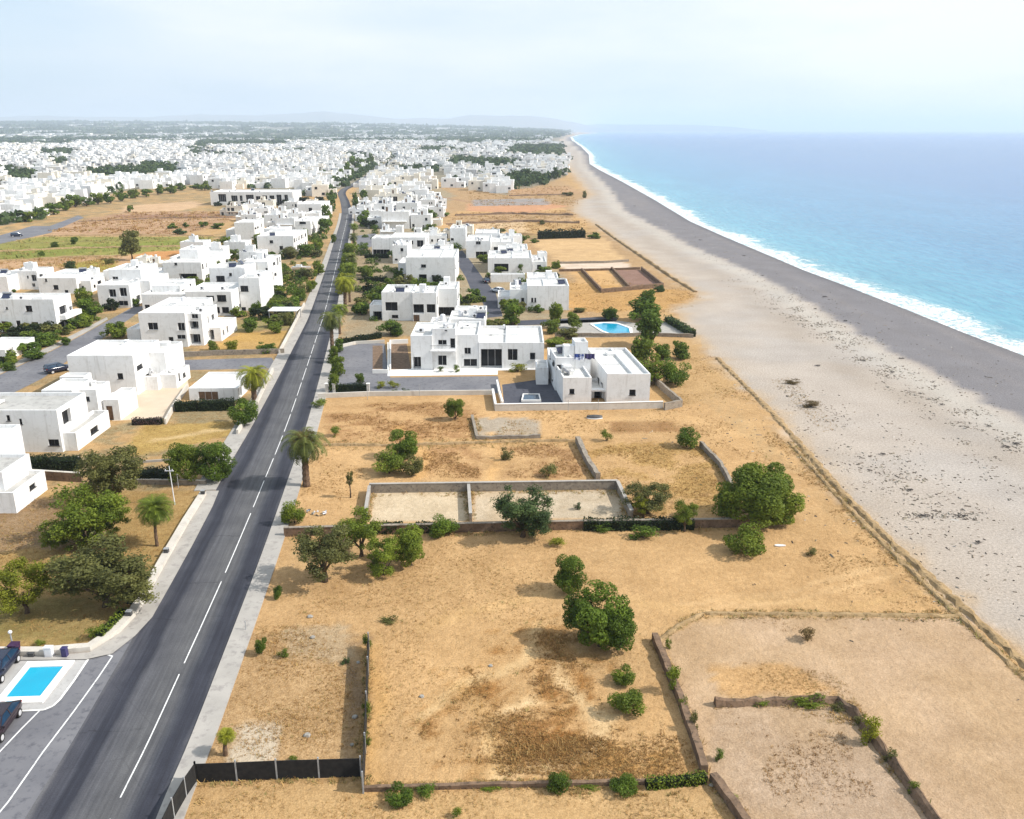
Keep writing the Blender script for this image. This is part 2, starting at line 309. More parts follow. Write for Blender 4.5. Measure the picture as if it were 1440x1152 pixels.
# ------------------------------------------------------------------ painted ground colours (the soil's own colours, plus fence and tree shade)
SAND = (.415, .268, .132)
PAINT = [  # polygon in photo pixels, colour, edge wobble (m), mottle
    ('town', [(-900, 330), (0, 325), (60, 312), (180, 272), (300, 262), (440, 300), (330, 325), (240, 350), (190, 365), (0, 395), (-900, 440), (-900, 560), (-200, 620), (-200, 760), (60, 730),
              (270, 690), (420, 470), (470, 380), (487, 290), (500, 262), (610, 250), (640, 275), (610, 300), (625, 325), (780, 395), (800, 440), (790, 470), (640, 470), (470, 470), (470, 545),
              (440, 560), (600, 700), (-200, 700)], None, 0, 0),
    ('sandy', [(500, 300), (640, 260), (790, 255), (830, 275), (800, 300), (900, 360), (985, 420), (700, 470), (480, 470)], (.35, .245, .14), 2.5, .8),
    ('towncore', [(490, 345), (497, 270), (540, 240), (600, 255), (640, 275), (612, 300), (625, 325), (700, 330), (790, 385), (805, 440), (790, 455), (700, 470), (480, 475), (478, 400)], (.28, .245, .175), 1.5, .8),
    ('grove', [(480, 350), (520, 345), (535, 420), (520, 440), (480, 430)], (.27, .22, .15), .5, .8),
    ('townleft', [(-900, 345), (0, 322), (45, 312), (110, 285), (180, 268), (300, 258), (425, 282), (460, 280), (475, 300), (462, 380), (420, 470), (330, 620), (270, 690), (-200, 700), (-900, 800), (-900, 395), (0, 390), (180, 375), (250, 345), (330, 322), (340, 300), (180, 305), (110, 312), (60, 330), (0, 345)], (.25, .21, .125), 1.5, .9),
    ('farflat', [(-3000, 322), (0, 318), (45, 310), (110, 284), (180, 268), (300, 258), (425, 275), (470, 268), (495, 262), (600, 250), (640, 262), (715, 275), (790, 250), (800, 225), (782, 204), (800, 190), (800, 184), (-3000, 184)], (.20, .19, .15), 3, .6),
    ('scrub', [(-3000, 207), (0, 206), (110, 206), (150, 197), (330, 197), (480, 199), (560, 194), (640, 192), (780, 192), (800, 184), (-3000, 184)], (.085, .105, .065), 60, .5),
    ('plough', [(60, 326), (100, 312), (180, 298), (330, 297), (345, 303), (300, 318), (255, 332), (70, 331)], (.36, .24, .155), 3, .8),
    ('plough2', [(175, 290), (270, 283), (290, 287), (260, 296), (170, 300)], (.42, .29, .18), 1.5, .4),
    ('ploughdark', [(150, 303), (330, 300), (340, 304), (190, 309)], (.25, .15, .10), 1.5, .4),
    ('meadow', [(-200, 372), (0, 342), (60, 333), (300, 333), (285, 348), (180, 358), (60, 366)], (.215, .215, .06), 2.0, .6),
    ('meadow2', [(0, 352), (120, 344), (290, 336), (270, 344), (120, 356), (0, 366)], (.17, .195, .042), 2.0, .6),
    ('lowfield', [(-200, 420), (-200, 375), (0, 366), (180, 360), (190, 366), (140, 385), (90, 392), (0, 402)], (.38, .25, .15), 1, .5),
    ('lowgreen', [(85, 372), (165, 362), (160, 376), (130, 387), (100, 383)], (.25, .22, .05), 1.2, .7),
    ('orange', [(185, 363), (200, 355), (258, 352), (250, 362), (200, 368)], (.41, .21, .085), 1, .6),
    ('orangeright', [(612, 322), (640, 297), (795, 293), (830, 318), (800, 330), (660, 333)], (.42, .275, .135), 1.5, .6),
    ('paleright', [(650, 318), (800, 306), (828, 322), (790, 330), (660, 331)], (.44, .32, .19), 1.5, .5),
    ('redstrip', [(660, 286), (735, 281), (800, 290), (740, 300), (655, 297)], (.42, .23, .13), 1.0, .4),
    ('greylot', [(664, 281), (768, 279), (772, 288), (664, 290)], (.235, .22, .215), .6, .3),
    ('sa', [(640, 303), (800, 299), (806, 312), (625, 314)], (.36, .25, .145), 1, .7),
    ('sb', [(625, 315), (735, 312), (740, 330), (655, 332)], (.46, .34, .21), 1, .5),
    ('sc', [(740, 312), (812, 313), (838, 328), (744, 330)], (.40, .27, .13), 1, .7),
    ('sd', [(716, 266), (800, 262), (815, 272), (716, 275)], (.38, .25, .15), 1.5, .7),
    ('sandplot', [(742, 338), (850, 334), (878, 366), (790, 369)], (.44, .305, .165), .8, .5),
    ('concplot', [(785, 371), (880, 369), (890, 377), (790, 379)], (.45, .37, .30), .3, .3),
    ('wallplot', [(800, 382), (855, 380), (872, 401), (822, 408)], (.44, .28, .13), .4, .4),
    ('redplot', [(860, 380), (902, 379), (932, 400), (880, 403)], (.20, .125, .10), .4, .4),
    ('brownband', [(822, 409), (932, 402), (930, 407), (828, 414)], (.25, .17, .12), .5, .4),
    ('yellowdry', [(790, 395), (830, 400), (985, 410), (985, 422), (940, 436), (800, 440)], (.41, .255, .105), 1.2, .8),
    # near fields on the right of the road
    ('field', [(430, 560), (700, 552), (960, 572), (1050, 545), (1440, 925), (1440, 1400), (100, 1400), (262, 1110), (345, 890), (420, 660)], SAND, .4, .45),
    ('ploughbrown', [(462, 570), (640, 566), (672, 585), (668, 616), (560, 620), (480, 622), (455, 600)], (.31, .185, .09), .8, .85),
    ('greyplot', [(670, 588), (755, 589), (760, 614), (672, 615)], (.29, .25, .20), .3, .4),
    ('tilled', [(598, 628), (655, 625), (680, 645), (670, 672), (596, 672)], (.33, .20, .10), .8, .85),
    ('tilled2', [(700, 630), (810, 622), (832, 668), (700, 672), (690, 650)], (.32, .195, .10), .8, .85),
    ('goldgrass', [(820, 625), (985, 622), (1040, 690), (1010, 730), (890, 728), (845, 672)], (.38, .25, .10), .8, .85),
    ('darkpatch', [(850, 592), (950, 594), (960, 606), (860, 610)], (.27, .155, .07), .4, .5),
    ('yard', [(522, 692), (655, 690), (660, 733), (518, 733)], (.44, .36, .255), .2, .35),
    ('yard2', [(663, 690), (868, 688), (886, 729), (664, 733)], (.40, .335, .25), .2, .35),
    ('slope', [(330, 890), (510, 890), (510, 1072), (280, 1075)], (.38, .255, .135), .5, .7),
    ('fenceshade', [(490, 905), (518, 900), (512, 1080), (485, 1075)], (.22, .155, .10), .4, .6),  # the mesh fence's cast shadow put into the ground colour
    ('dumpgrey', [(400, 880), (490, 880), (500, 930), (400, 925)], (.36, .27, .17), .6, .6),
    ('slab', [(338, 1015), (395, 1018), (388, 1072), (318, 1072)], (.44, .37, .28), .15, .2),
    ('roughbase', [(575, 1030), (640, 945), (700, 890), (800, 885), (850, 940), (870, 1010), (850, 1080), (700, 1095)], (.37, .215, .085), 2.0, .9),
    ('rough', [(590, 1010), (650, 960), (700, 905), (780, 890), (830, 935), (850, 1000), (830, 1060), (740, 1075), (620, 1070)], (.28, .14, .045), 1.6, 1.0),
    ('rough2', [(690, 1030), (800, 960), (860, 1040), (830, 1085), (700, 1090)], (.26, .125, .04), 1.6, 1.0),
    ('grassstrip', [(812, 1040), (960, 1050), (980, 1090), (812, 1090)], (.37, .215, .08), 1.2, .9),
    ('pale', [(925, 902), (990, 866), (1350, 868), (1440, 955), (1560, 1080), (1600, 1400), (1045, 1400), (1000, 1096)], (.375, .268, .175), .2, .35),
    ('palegold', [(1000, 935), (1120, 935), (1180, 975), (1010, 980)], (.43, .27, .13), .6, .5),
    ('enclosed', [(1005, 994), (1182, 990), (1200, 1008), (1242, 1060), (1320, 1160), (1450, 1400), (1060, 1400), (1000, 1096)], (.345, .258, .185), .2, .45),
    ('bottom', [(275, 1105), (508, 1095), (515, 1118), (990, 1102), (1050, 1160), (1200, 1400), (100, 1400)], (.415, .275, .135), .4, .5),
    # left gardens
    ('gardenleft', [(-200, 700), (55, 690), (290, 690), (235, 780), (185, 866), (120, 914), (-200, 920)], (.30, .205, .085), .3, .7),
    ('gardenold', [(-200, 735), (60, 700), (170, 720), (150, 760), (-200, 800)], (.20, .14, .085), .8, .7),
    ('gardenshade', [(-200, 850), (120, 840), (170, 870), (110, 905), (-200, 900)], (.19, .155, .055), .8, .6),  # shade below the garden trees put into the ground colour
    ('lawn', [(200, 598), (335, 592), (325, 612), (200, 640), (170, 640)], (.34, .24, .085), .5, .7),
    ('lawn2', [(290, 492), (335, 468), (410, 465), (395, 490), (330, 497)], (.40, .26, .09), .5, .6),
    ('lawnback', [(300, 455), (420, 440), (415, 460), (310, 470)], (.25, .22, .10), .5, .7),
]
# trodden or wheeled lines: polyline px, width m, colour, strength
TRACKS = [([(600, 880), (700, 850), (820, 830), (960, 860), (1010, 870)], 1.2, (.46, .30, .14), .6), ([(1050, 845), (1200, 850), (1310, 830), (1250, 780)], .5, (.40, .26, .12), .6),
          ([(960, 850), (1100, 835), (1230, 800)], .35, (.50, .34, .18), .6), ([(980, 858), (1120, 845), (1250, 812)], .35, (.50, .34, .18), .6),
          ([(1140, 690), (1230, 790), (1300, 850)], .4, (.30, .2, .1), .6), ([(1085, 600), (1160, 690), (1330, 850)], .6, (.28, .19, .10), .6),
          ([(780, 940), (812, 985), (850, 1012), (838, 1052), (790, 1078), (700, 1090)], .8, (.50, .36, .20), 1.0), ([(700, 1085), (688, 1040), (700, 1010), (740, 985)], .8, (.50, .36, .20), 1.0), ([(760, 880), (740, 930), (640, 960), (600, 1010)], .7, (.48, .34, .18), .9), ([(520, 910), (530, 1000), (520, 1105)], 1.6, (.44, .27, .11), .8),
          ([(640, 960), (690, 1010), (700, 1085)], .8, (.44, .28, .12), .7), ([(560, 600), (600, 640), (590, 672)], 1.0, (.45, .27, .11), .8), ([(690, 610), (700, 640), (690, 675)], 1.2, (.46, .28, .12), .8),
          ([(455, 626), (560, 628), (700, 622), (815, 620)], 1.1, (.30, .18, .08), .8), ([(830, 590), (960, 585), (1060, 620)], 1.8, (.45, .29, .14), .8),
          ([(990, 560), (1040, 600), (1100, 660)], .6, (.30, .21, .11), .6), ([(1005, 555), (1060, 605), (1120, 665)], .6, (.30, .21, .11), .6),
          ([(640, 303), (720, 301), (805, 304)], 1.4, (.22, .15, .09), .9), ([(620, 322), (700, 331), (760, 333)], 2.5, (.19, .16, .07), .9), ([(612, 276), (660, 284), (800, 286)], 1.6, (.24, .14, .09), .9), ([(725, 272), (800, 274)], 1.6, (.26, .17, .10), .8), ([(700, 262), (800, 266)], 1.5, (.28, .19, .12), .8), ([(655, 296), (800, 299)], 1.2, (.30, .17, .10), .8), ([(625, 312), (735, 309), (800, 311)], .8, (.30, .19, .10), .7),
          ([(760, 330), (840, 329)], 1.4, (.25, .19, .09), .8), ([(0, 343), (200, 337), (310, 333)], 1.2, (.17, .14, .06), .7), ([(0, 367), (180, 359)], 1.3, (.17, .10, .07), .9),
          ([(0, 352), (110, 348), (240, 350), (300, 346)], 1.2, (.16, .13, .055), .7),
          ([(220, 620), (270, 610), (325, 602)], .8, (.48, .36, .2), .8), ([(100, 318), (250, 311), (330, 308)], 1.5, (.46, .33, .22), .8), ([(80, 327), (260, 322)], 1.5, (.44, .31, .21), .7)]

def fan(r, y0, ymax, smin, smax, off=60.0):
    n = int(math.log((ymax + off) / (y0 + off)) / math.log(1 + r)) + 2
    Y = (y0 + off) * (1 + r) ** np.arange(n)
    S = np.arange(smin, smax + r, r)
    yy, ss = np.meshgrid(Y, S, indexing='ij')
    x = (ss * yy).ravel(); y = (yy - off).ravel()
    m = len(S)
    i = (np.arange(n - 1)[:, None] * m + np.arange(m - 1)[None, :]).ravel()
    f = np.stack([i, i + 1, i + m + 1, i + m], 1)
    return x, y, f
def compact(v, f):
    u, inv = np.unique(f, return_inverse=True)
    return u, inv.reshape(f.shape)
def set_attr(me, name, arr, kind):
    a = me.attributes.new(name, kind, 'POINT')
    if kind == 'FLOAT_COLOR': a.data.foreach_set('color', arr.astype(np.float32).ravel())
    else: a.data.foreach_set('value', arr.astype(np.float32).ravel())

def soil_mat():
    m, t, b = nt('dry_soil'); P = coords(t)
    col = node(t, 'ShaderNodeAttribute', attribute_name='col')
    mot = node(t, 'ShaderNodeAttribute', attribute_name='mottle')
    n1 = ramp(t, noise(t, P, .22, 6, .65), [(.3, (.64, .59, .52)), (.7, (1.16, 1.17, 1.20))])
    n2 = ramp(t, noise(t, P, 1.6, 5, .7), [(.32, (.66, .60, .52)), (.68, (1.18, 1.18, 1.18))])
    n3 = ramp(t, noise(t, P, 7.0, 3, .75), [(.34, (.52, .47, .40)), (.62, (1.14, 1.14, 1.14))])
    c = mix(t, .55, col.outputs['Color'], n1, 'MULTIPLY')
    c2 = mix(t, mot.outputs['Fac'], c, n2, 'MULTIPLY')
    c3 = mix(t, mot.outputs['Fac'], c2, n3, 'MULTIPLY')
    # scattered dead weed specks
    sp = ramp(t, noise(t, P, 2.4, 6, .8), [(.62, 0), (.70, .75)])
    mm = t.nodes.new('ShaderNodeMath'); mm.operation = 'MULTIPLY'; t.links.new(sp, mm.inputs[0]); t.links.new(mot.outputs['Fac'], mm.inputs[1])
    c4 = mix(t, mm.outputs[0], c3, (.12, .07, .026))
    sp2 = ramp(t, noise(t, P, 1.1, 7, .85), [(.50, 0), (.60, .8)])
    pw = t.nodes.new('ShaderNodeMath'); pw.operation = 'POWER'; t.links.new(mot.outputs['Fac'], pw.inputs[0]); pw.inputs[1].default_value = 2.2
    m2 = t.nodes.new('ShaderNodeMath'); m2.operation = 'MULTIPLY'; t.links.new(sp2, m2.inputs[0]); t.links.new(pw.outputs[0], m2.inputs[1])
    c4 = mix(t, m2.outputs[0], c4, (.22, .115, .036))
    hi = ramp(t, noise(t, P, 3.3, 5, .85), [(.58, 0), (.68, .55)])
    m3 = t.nodes.new('ShaderNodeMath'); m3.operation = 'MULTIPLY'; t.links.new(hi, m3.inputs[0]); t.links.new(mot.outputs['Fac'], m3.inputs[1])
    c4 = mix(t, m3.outputs[0], c4, (.52, .37, .20))
    t.links.new(c4, b.inputs['Base Color']); b.inputs['Roughness'].default_value = .97; b.inputs['Specular IOR Level'].default_value = .1
    bump(t, b, noise(t, P, 1.3, 8, .7), .9, .25)
    return m
def beach_mat():
    m, t, b = nt('beach_sand'); P = coords(t)
    col = node(t, 'ShaderNodeAttribute', attribute_name='col')
    n1 = ramp(t, noise(t, P, .12, 6, .6), [(.3, (.90, .89, .88)), (.7, (1.06, 1.06, 1.06))])
    n3 = ramp(t, noise(t, P, 3.2, 6, .9), [(.36, (.56, .55, .54)), (.62, (1.2, 1.2, 1.2))])
    c = mix(t, 1.0, col.outputs['Color'], n1, 'MULTIPLY'); c = mix(t, .85, c, n3, 'MULTIPLY')
    mot = node(t, 'ShaderNodeAttribute', attribute_name='mottle')
    sp = ramp(t, noise(t, P, 1.5, 7, .8), [(.60, 0), (.68, .85)])
    mm = t.nodes.new('ShaderNodeMath'); mm.operation = 'MULTIPLY'; t.links.new(sp, mm.inputs[0]); t.links.new(mot.outputs['Fac'], mm.inputs[1])
    c = mix(t, mm.outputs[0], c, (.14, .11, .08))
    t.links.new(c, b.inputs['Base Color']); b.inputs['Roughness'].default_value = .95; b.inputs['Specular IOR Level'].default_value = .15
    bump(t, b, noise(t, P, 2.2, 8, .75), .7, .2)
    return m
def sea_mat():
    m, t, b = nt('sea_water'); P = coords(t)
    sh = node(t, 'ShaderNodeAttribute', attribute_name='shore')
    mp = t.nodes.new('ShaderNodeMapping'); mp.inputs['Rotation'].default_value = (0, 0, R(-38)); mp.inputs['Scale'].default_value = (1.0, .28, 1); t.links.new(P, mp.inputs[0])
    dv = t.nodes.new('ShaderNodeMath'); dv.operation = 'DIVIDE'; t.links.new(sh.outputs['Fac'], dv.inputs[0]); dv.inputs[1].default_value = 600
    base = ramp(t, dv.outputs[0], [(0, (.18, .37, .42)), (.03, (.065, .275, .375)), (.12, (.042, .205, .345)), (.45, (.045, .155, .315)), (1, (.045, .145, .30))])
    big = ramp(t, noise(t, mp.outputs[0], .035, 5, .6), [(.3, (.82, .88, .9)), (.7, (1.12, 1.08, 1.06))])
    base = mix(t, 1.0, base, big, 'MULTIPLY')
    chop = ramp(t, noise(t, mp.outputs[0], .5, 5, .65), [(.38, (.68, .79, .86)), (.64, (1.2, 1.12, 1.07))])
    base = mix(t, .9, base, chop, 'MULTIPLY')
    # foam: broken white swash along the waterline and a thinner second line
    nz0 = t.nodes.new('ShaderNodeMath'); nz0.operation = 'MULTIPLY_ADD'; t.links.new(noise(t, P, .035, 3), nz0.inputs[0]); nz0.inputs[1].default_value = 1.3; t.links.new(noise(t, P, .16, 7, .68), nz0.inputs[2])
    nz1 = t.nodes.new('ShaderNodeMath'); nz1.operation = 'SUBTRACT'; t.links.new(nz0.outputs[0], nz1.inputs[0]); nz1.inputs[1].default_value = .65; nz = nz1.outputs[0]
    ad = t.nodes.new('ShaderNodeMath'); ad.operation = 'MULTIPLY_ADD'; t.links.new(nz, ad.inputs[0]); ad.inputs[1].default_value = -17; t.links.new(sh.outputs['Fac'], ad.inputs[2])
    d2 = t.nodes.new('ShaderNodeMath'); d2.operation = 'MULTIPLY_ADD'; t.links.new(ad.outputs[0], d2.inputs[0]); d2.inputs[1].default_value = 1 / 40; d2.inputs[2].default_value = .5
    fm = ramp(t, d2.outputs[0], [(0, 1), (.455, 1), (.50, .10), (.515, .25), (.53, .42), (.55, .04), (.60, 0)])
    br = ramp(t, noise(t, P, .9, 6, .7), [(.38, .15), (.56, 1)])
    f2 = t.nodes.new('ShaderNodeMath'); f2.operation = 'MULTIPLY'; t.links.new(fm, f2.inputs[0]); t.links.new(br, f2.inputs[1])
    # small white caps
    cap = ramp(t, noise(t, mp.outputs[0], .33, 6, .75), [(.70, 0), (.76, .6)])
    f3 = t.nodes.new('ShaderNodeMath'); f3.operation = 'MAXIMUM'; t.links.new(f2.outputs[0], f3.inputs[0]); t.links.new(cap, f3.inputs[1])
    c = mix(t, f3.outputs[0], base, (.82, .84, .85))
    t.links.new(c, b.inputs['Base Color'])
    t.links.new(ramp(t, f3.outputs[0], [(0, .22), (.4, .8)]), b.inputs['Roughness']); b.inputs['Specular IOR Level'].default_value = .35; b.inputs['IOR'].default_value = 1.33
    hs = t.nodes.new('ShaderNodeMath'); hs.operation = 'MULTIPLY_ADD'; t.links.new(noise(t, mp.outputs[0], .30, 7, .65), hs.inputs[0]); hs.inputs[1].default_value = 1.0
    t.links.new(f3.outputs[0], hs.inputs[2]); bump(t, b, hs.outputs[0], .55, .8)
    return m

def make_terrain():
    x, y, f = fan(.0052, 12, 50000, -1.15, 1.2)
    wob = (fbm(x * .35, y * .35, 3, 3) - .5)
    fx, fy = x[f].mean(1), y[f].mean(1)
    near = np.hypot(fx, fy) < 1500
    wx = (fbm(fx * .3, fy * .3, 9, 4) - .5) * 2.2
    land = inside(fx + wx, fy, P_LAND); sea = ~inside(fx, fy, P_COAST)
    dco = pdist(x, y, coast); inl = inside(x, y, P_COAST); dsea = np.where(inl, -dco, dco)
    beach = ~land & (dsea[f].min(1) < 14)
    # ---- soil
    col = np.empty((len(x), 3)); col[:] = (.37, .245, .12); mot = np.full(len(x), .5)
    for name, poly, c, wb, mo in PAINT:
        if c is None: continue
        pw = PX(poly)
        ax = [p[0] for p in pw]; ay = [p[1] for p in pw]
        sel = np.nonzero((x > min(ax) - 5) & (x < max(ax) + 5) & (y > min(ay) - 5) & (y < max(ay) + 5))[0]
        xs, ys = x[sel], y[sel]
        a = np.zeros(len(sel))
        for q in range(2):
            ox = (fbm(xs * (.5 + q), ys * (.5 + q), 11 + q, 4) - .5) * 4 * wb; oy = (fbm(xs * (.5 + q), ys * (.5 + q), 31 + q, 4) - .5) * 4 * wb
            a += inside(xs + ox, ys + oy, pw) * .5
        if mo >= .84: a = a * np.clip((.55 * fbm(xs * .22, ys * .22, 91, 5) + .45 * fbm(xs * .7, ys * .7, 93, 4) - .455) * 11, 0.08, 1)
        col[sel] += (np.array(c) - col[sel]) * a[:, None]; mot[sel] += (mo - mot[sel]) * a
    for pts, wd, c, st in TRACKS:
        pw = PX(pts)
        ax = [p[0] for p in pw]; ay = [p[1] for p in pw]
        sel = np.nonzero((x > min(ax) - 4) & (x < max(ax) + 4) & (y > min(ay) - 4) & (y < max(ay) + 4))[0]
        xs, ys = x[sel], y[sel]
        if pts[0][1] < 345: wd = wd * 1.9; st = min(1, st * 1.15)
        d = pdist(xs + (fbm(xs * .4, ys * .4, 5, 3) - .5) * 1.6, ys + (fbm(xs * .4, ys * .4, 6, 3) - .5) * 1.6, pw)
        a = np.clip(1.5 - d / (wd * .5 + .2), 0, 1) * st * (.5 + fbm(xs * .8, ys * .8, 8, 3) * .8).clip(0, 1)
        col[sel] += (np.array(c) - col[sel]) * a[:, None]; mot[sel] *= (1 - a * .5)
    # large uneven tones in the dry ground, stronger in the near fields
    tone = fbm(x * .05, y * .05, 17, 5); col *= (1.08 + .36 * tone)[:, None]
    sand2 = np.clip((fbm(x * .11, y * .11, 23, 5) - .5) * 5, 0, 1) * (mot > .3)
    col += (np.array((.44, .295, .15)) - col) * (sand2 * .35 * (np.hypot(x, y) < 260))[:, None]
    de = np.where(inside(x, y, P_LAND), -1, 1) * pdist(x, y, edge); sw = np.hypot(x, y) * .006
    km = np.clip((de + (fbm(x * .3, y * .3, 88, 4) - .5) * (5 + sw)) / (1.2 + sw) * .5 + .5, 0, 1)
    col += (np.array((.425, .372, .325)) - col) * km[:, None]; mot *= 1 - km * .6
    u, g = compact(None, f[land])
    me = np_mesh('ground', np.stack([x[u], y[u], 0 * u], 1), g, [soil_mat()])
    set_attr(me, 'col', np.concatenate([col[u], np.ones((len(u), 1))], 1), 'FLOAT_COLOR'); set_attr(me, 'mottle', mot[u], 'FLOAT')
    tag(link('ground', me), 'dry ochre fields, plots and town ground inland of the beach', None, None, 'structure')
    # ---- beach
    u, g = compact(None, f[beach]); xs, ys, ds = x[u], y[u], dsea[u]
    dsh = pdist(xs, ys, shing)
    pale = inside(xs + (fbm(xs * .25, ys * .25, 41, 4) - .5) * 5, ys, P_SHING)
    c = np.empty((len(u), 3)); c[:] = (.195, .186, .195); sgn = np.where(inside(xs, ys, P_SHING), 1, -1) * dsh; kp = np.clip((sgn + (fbm(xs * .2, ys * .2, 43, 5) - .5) * 5) / 2.2 + .5, 0, 1); c += (np.array((.425, .372, .325)) - c) * kp[:, None]
    # soft pale gravel band and weed wrack just inland of the grey shingle
    k = np.exp(-((dsh - 5) / 3.5) ** 2) * pale; c += (np.array((.46, .43, .385)) - c) * (k * .6)[:, None]
    kw = np.exp(-((dsh - 13 + 6 * (fbm(xs * .08, ys * .08, 51, 3) - .5)) / 4.5) ** 2) * pale
    c += (np.array((.31, .26, .21)) - c) * (kw * .5)[:, None]
    ked = np.exp(-pdist(xs, ys, edge) / 5.0) * pale; c += (np.array((.42, .34, .26)) - c) * (ked * .7)[:, None]
    wet = np.exp(-np.clip(-ds, 0, 99) / 3.0); c += (np.array((.10, .10, .112)) - c) * (wet * .8)[:, None]
    k3 = np.clip((fbm(xs * .06, ys * .06, 77, 4) - .52) * 6, 0, 1) * pale; c += (np.array((.375, .36, .35)) - c) * (k3 * .3)[:, None]
    stre = np.clip((fbm(xs * .02 + ys * .01, dsh * .35, 57, 4) - .5) * 4, 0, 1) * (~pale); c += (np.array((.235, .215, .21)) - c) * (stre * .5)[:, None]
    mo = np.clip(kw * 1.2 + .22 + .35 * np.clip((fbm(xs * .1, ys * .1, 61, 3) - .55) * 6, 0, 1), 0, 1) * np.where(pale, 1, .35)
    z = np.where(ds > -7, -.012 * (ds + 7) ** 1.6 if False else -np.clip(ds + 7, 0, 40) * .07, 0)
    de = np.where(inside(xs, ys, P_LAND), -1, 1) * pdist(xs, ys, edge); sw = np.hypot(xs, ys) * .006
    km = 1 - np.clip((de + (fbm(xs * .3, ys * .3, 88, 4) - .5) * (5 + sw)) / (1.2 + sw) * .5 + .5, 0, 1)
    c += (np.array((.44, .31, .18)) - c) * km[:, None]
    me = np_mesh('beach', np.stack([xs, ys, z], 1), g, [beach_mat()])
    set_attr(me, 'col', np.concatenate([c, np.ones((len(u), 1))], 1), 'FLOAT_COLOR'); set_attr(me, 'mottle', mo, 'FLOAT')
    tag(link('beach', me), 'wide beach of pale gravel with a dark grey shingle band by the water', None, None, 'structure')
    # ---- sea
    x, y, f = fan(.007, 30, 58000, -.2, 1.3)
    dco = pdist(x, y, coast); inl = inside(x, y, P_COAST); ds = np.where(inl, -dco, dco)
    u, g = compact(None, f[ds[f].max(1) > -6])
    me = np_mesh('sea', np.stack([x[u], y[u], np.full(len(u), -.5)], 1), g, [sea_mat()])
    set_attr(me, 'shore', ds[u], 'FLOAT')
    tag(link('sea', me), 'light blue sea turning turquoise near the white surf', None, None, 'structure')
make_terrain()

# ------------------------------------------------------------------ the far plain rises gently inland
RISE = [(-3000, 172.5), (0, 171.5), (200, 172), (430, 172.5), (560, 174.5), (700, 177.5), (780, 180.5), (815, 183.6), (4000, 184)]
def rise(x, y):
    px = 720 + F * x / np.maximum(y * CP, 1); top = (183.4 - np.interp(px, [q[0] for q in RISE], [q[1] for q in RISE])).clip(0) / F * 12500 / CP ** 2 + 0
    q = np.clip((y - 4600) / 7900, 0, 1); return top * (q * q * (3 - 2 * q)) ** .8 * (.9 + .2 * fbm(x / 900, y / 1500, 66, 3))
def make_plain():
    ys = np.concatenate([np.arange(4500, 13500, 220.0), [14500, 16000]]); ss = np.linspace(-.72, .085, 170)
    yy, s2 = np.meshgrid(ys, ss, indexing='ij'); x, y = (s2 * yy).ravel(), yy.ravel(); z = rise(x, y) + .6; z[y > 14000] = 0; z[~inside(x + 250, y, P_LAND)] = -6; z[y < 4700] = -1
    n = len(ss); i = (np.arange(len(ys) - 1)[:, None] * n + np.arange(n - 1)[None, :]).ravel()
    m = pmat('far_scrub_land', (.075, .10, .055), (.20, .175, .12), .0022, .95, 0, lo=.42, hi=.62, c3=(.30, .26, .21), s3=.012)
    tag(link('plain', np_mesh('plain', np.stack([x, y, z], 1), np.stack([i, i + 1, i + n + 1, i + n], 1), [m], True)), 'dark scrubby plain rising inland beyond the town', None, None, 'structure')
make_plain()
# ------------------------------------------------------------------ distant hills
def hills(name, prof, dist, label, seed):
    xs = np.arange(prof[0][0], prof[-1][0], 6.0)
    hy = np.interp(xs, [p[0] for p in prof], [p[1] for p in prof])
    v = []; rows = 9
    for j in range(rows):
        d = dist + (j - 3) * 700.0; q = math.sin(math.pi * j / (rows - 1)) ** 1.2
        for i, px in enumerate(xs):
            top = (HOR + 1 - hy[i]) / F * dist / CP ** 2 + 42
            h = max(0, top) * q * (.80 + .45 * float(fbm(np.array([px * .02]), np.array([j * .6]), seed, 4)[0])) - 6
            v.append(((px - 720) / F * d / CP, d, h if 0 < j < rows - 1 else -8))
    n = len(xs); f = [(j * n + i, j * n + i + 1, (j + 1) * n + i + 1, (j + 1) * n + i) for j in range(rows - 1) for i in range(n - 1)]
    m = pmat(name + '_scrub', (.10, .12, .09), (.17, .15, .11), .004, .95, 0)
    tag(link(name, np_mesh(name, v, f, [m], True)), label, None, None, 'structure')
hills('hills', [(-900, 166), (-300, 164), (0, 164), (60, 167), (180, 169), (300, 168), (340, 166.5), (430, 166.5), (480, 163.5), (530, 166.5), (570, 171), (640, 171), (665, 167), (720, 167), (760, 170), (800, 175), (830, 181), (850, 184)], 21000,
      'low blue hills on the horizon behind the town', 4)
hills('headland', [(770, 183), (800, 178.5), (840, 177), (900, 177.5), (960, 178.5), (1000, 180.5), (1025, 182.5), (1050, 184)], 24000, 'thin hazy headland on the horizon across the sea', 8)

# ------------------------------------------------------------------ roads and paving
def catmull(pts, step):
    out = []; P = [Vector((*p, 0)) for p in pts]
    for i in range(len(P) - 1):
        a, b, c, d = P[max(i - 1, 0)], P[i], P[i + 1], P[min(i + 2, len(P) - 1)]
        n = max(2, int((c - b).length / step))
        for k in range(n):
            q = k / n
            out.append(.5 * ((2 * b) + (c - a) * q + (2 * a - 5 * b + 4 * c - d) * q * q + (3 * b - a - 3 * c + d) * q ** 3))
    out.append(P[-1]); return out
ROAD_PX = [(20, 1450), (155, 1152), (210, 1040), (265, 920), (291, 863), (328, 780), (367, 687), (406, 590), (440, 490), (457, 437), (470, 385), (481, 337), (487, 312), (488, 297), (485, 283), (481, 273), (484, 267), (495, 261), (515, 249), (536, 236), (556, 222)]
RC = catmull(PX(ROAD_PX), 1.5)
RL = [0]
for a, b in zip(RC[:-1], RC[1:]): RL.append(RL[-1] + (b - a).length)
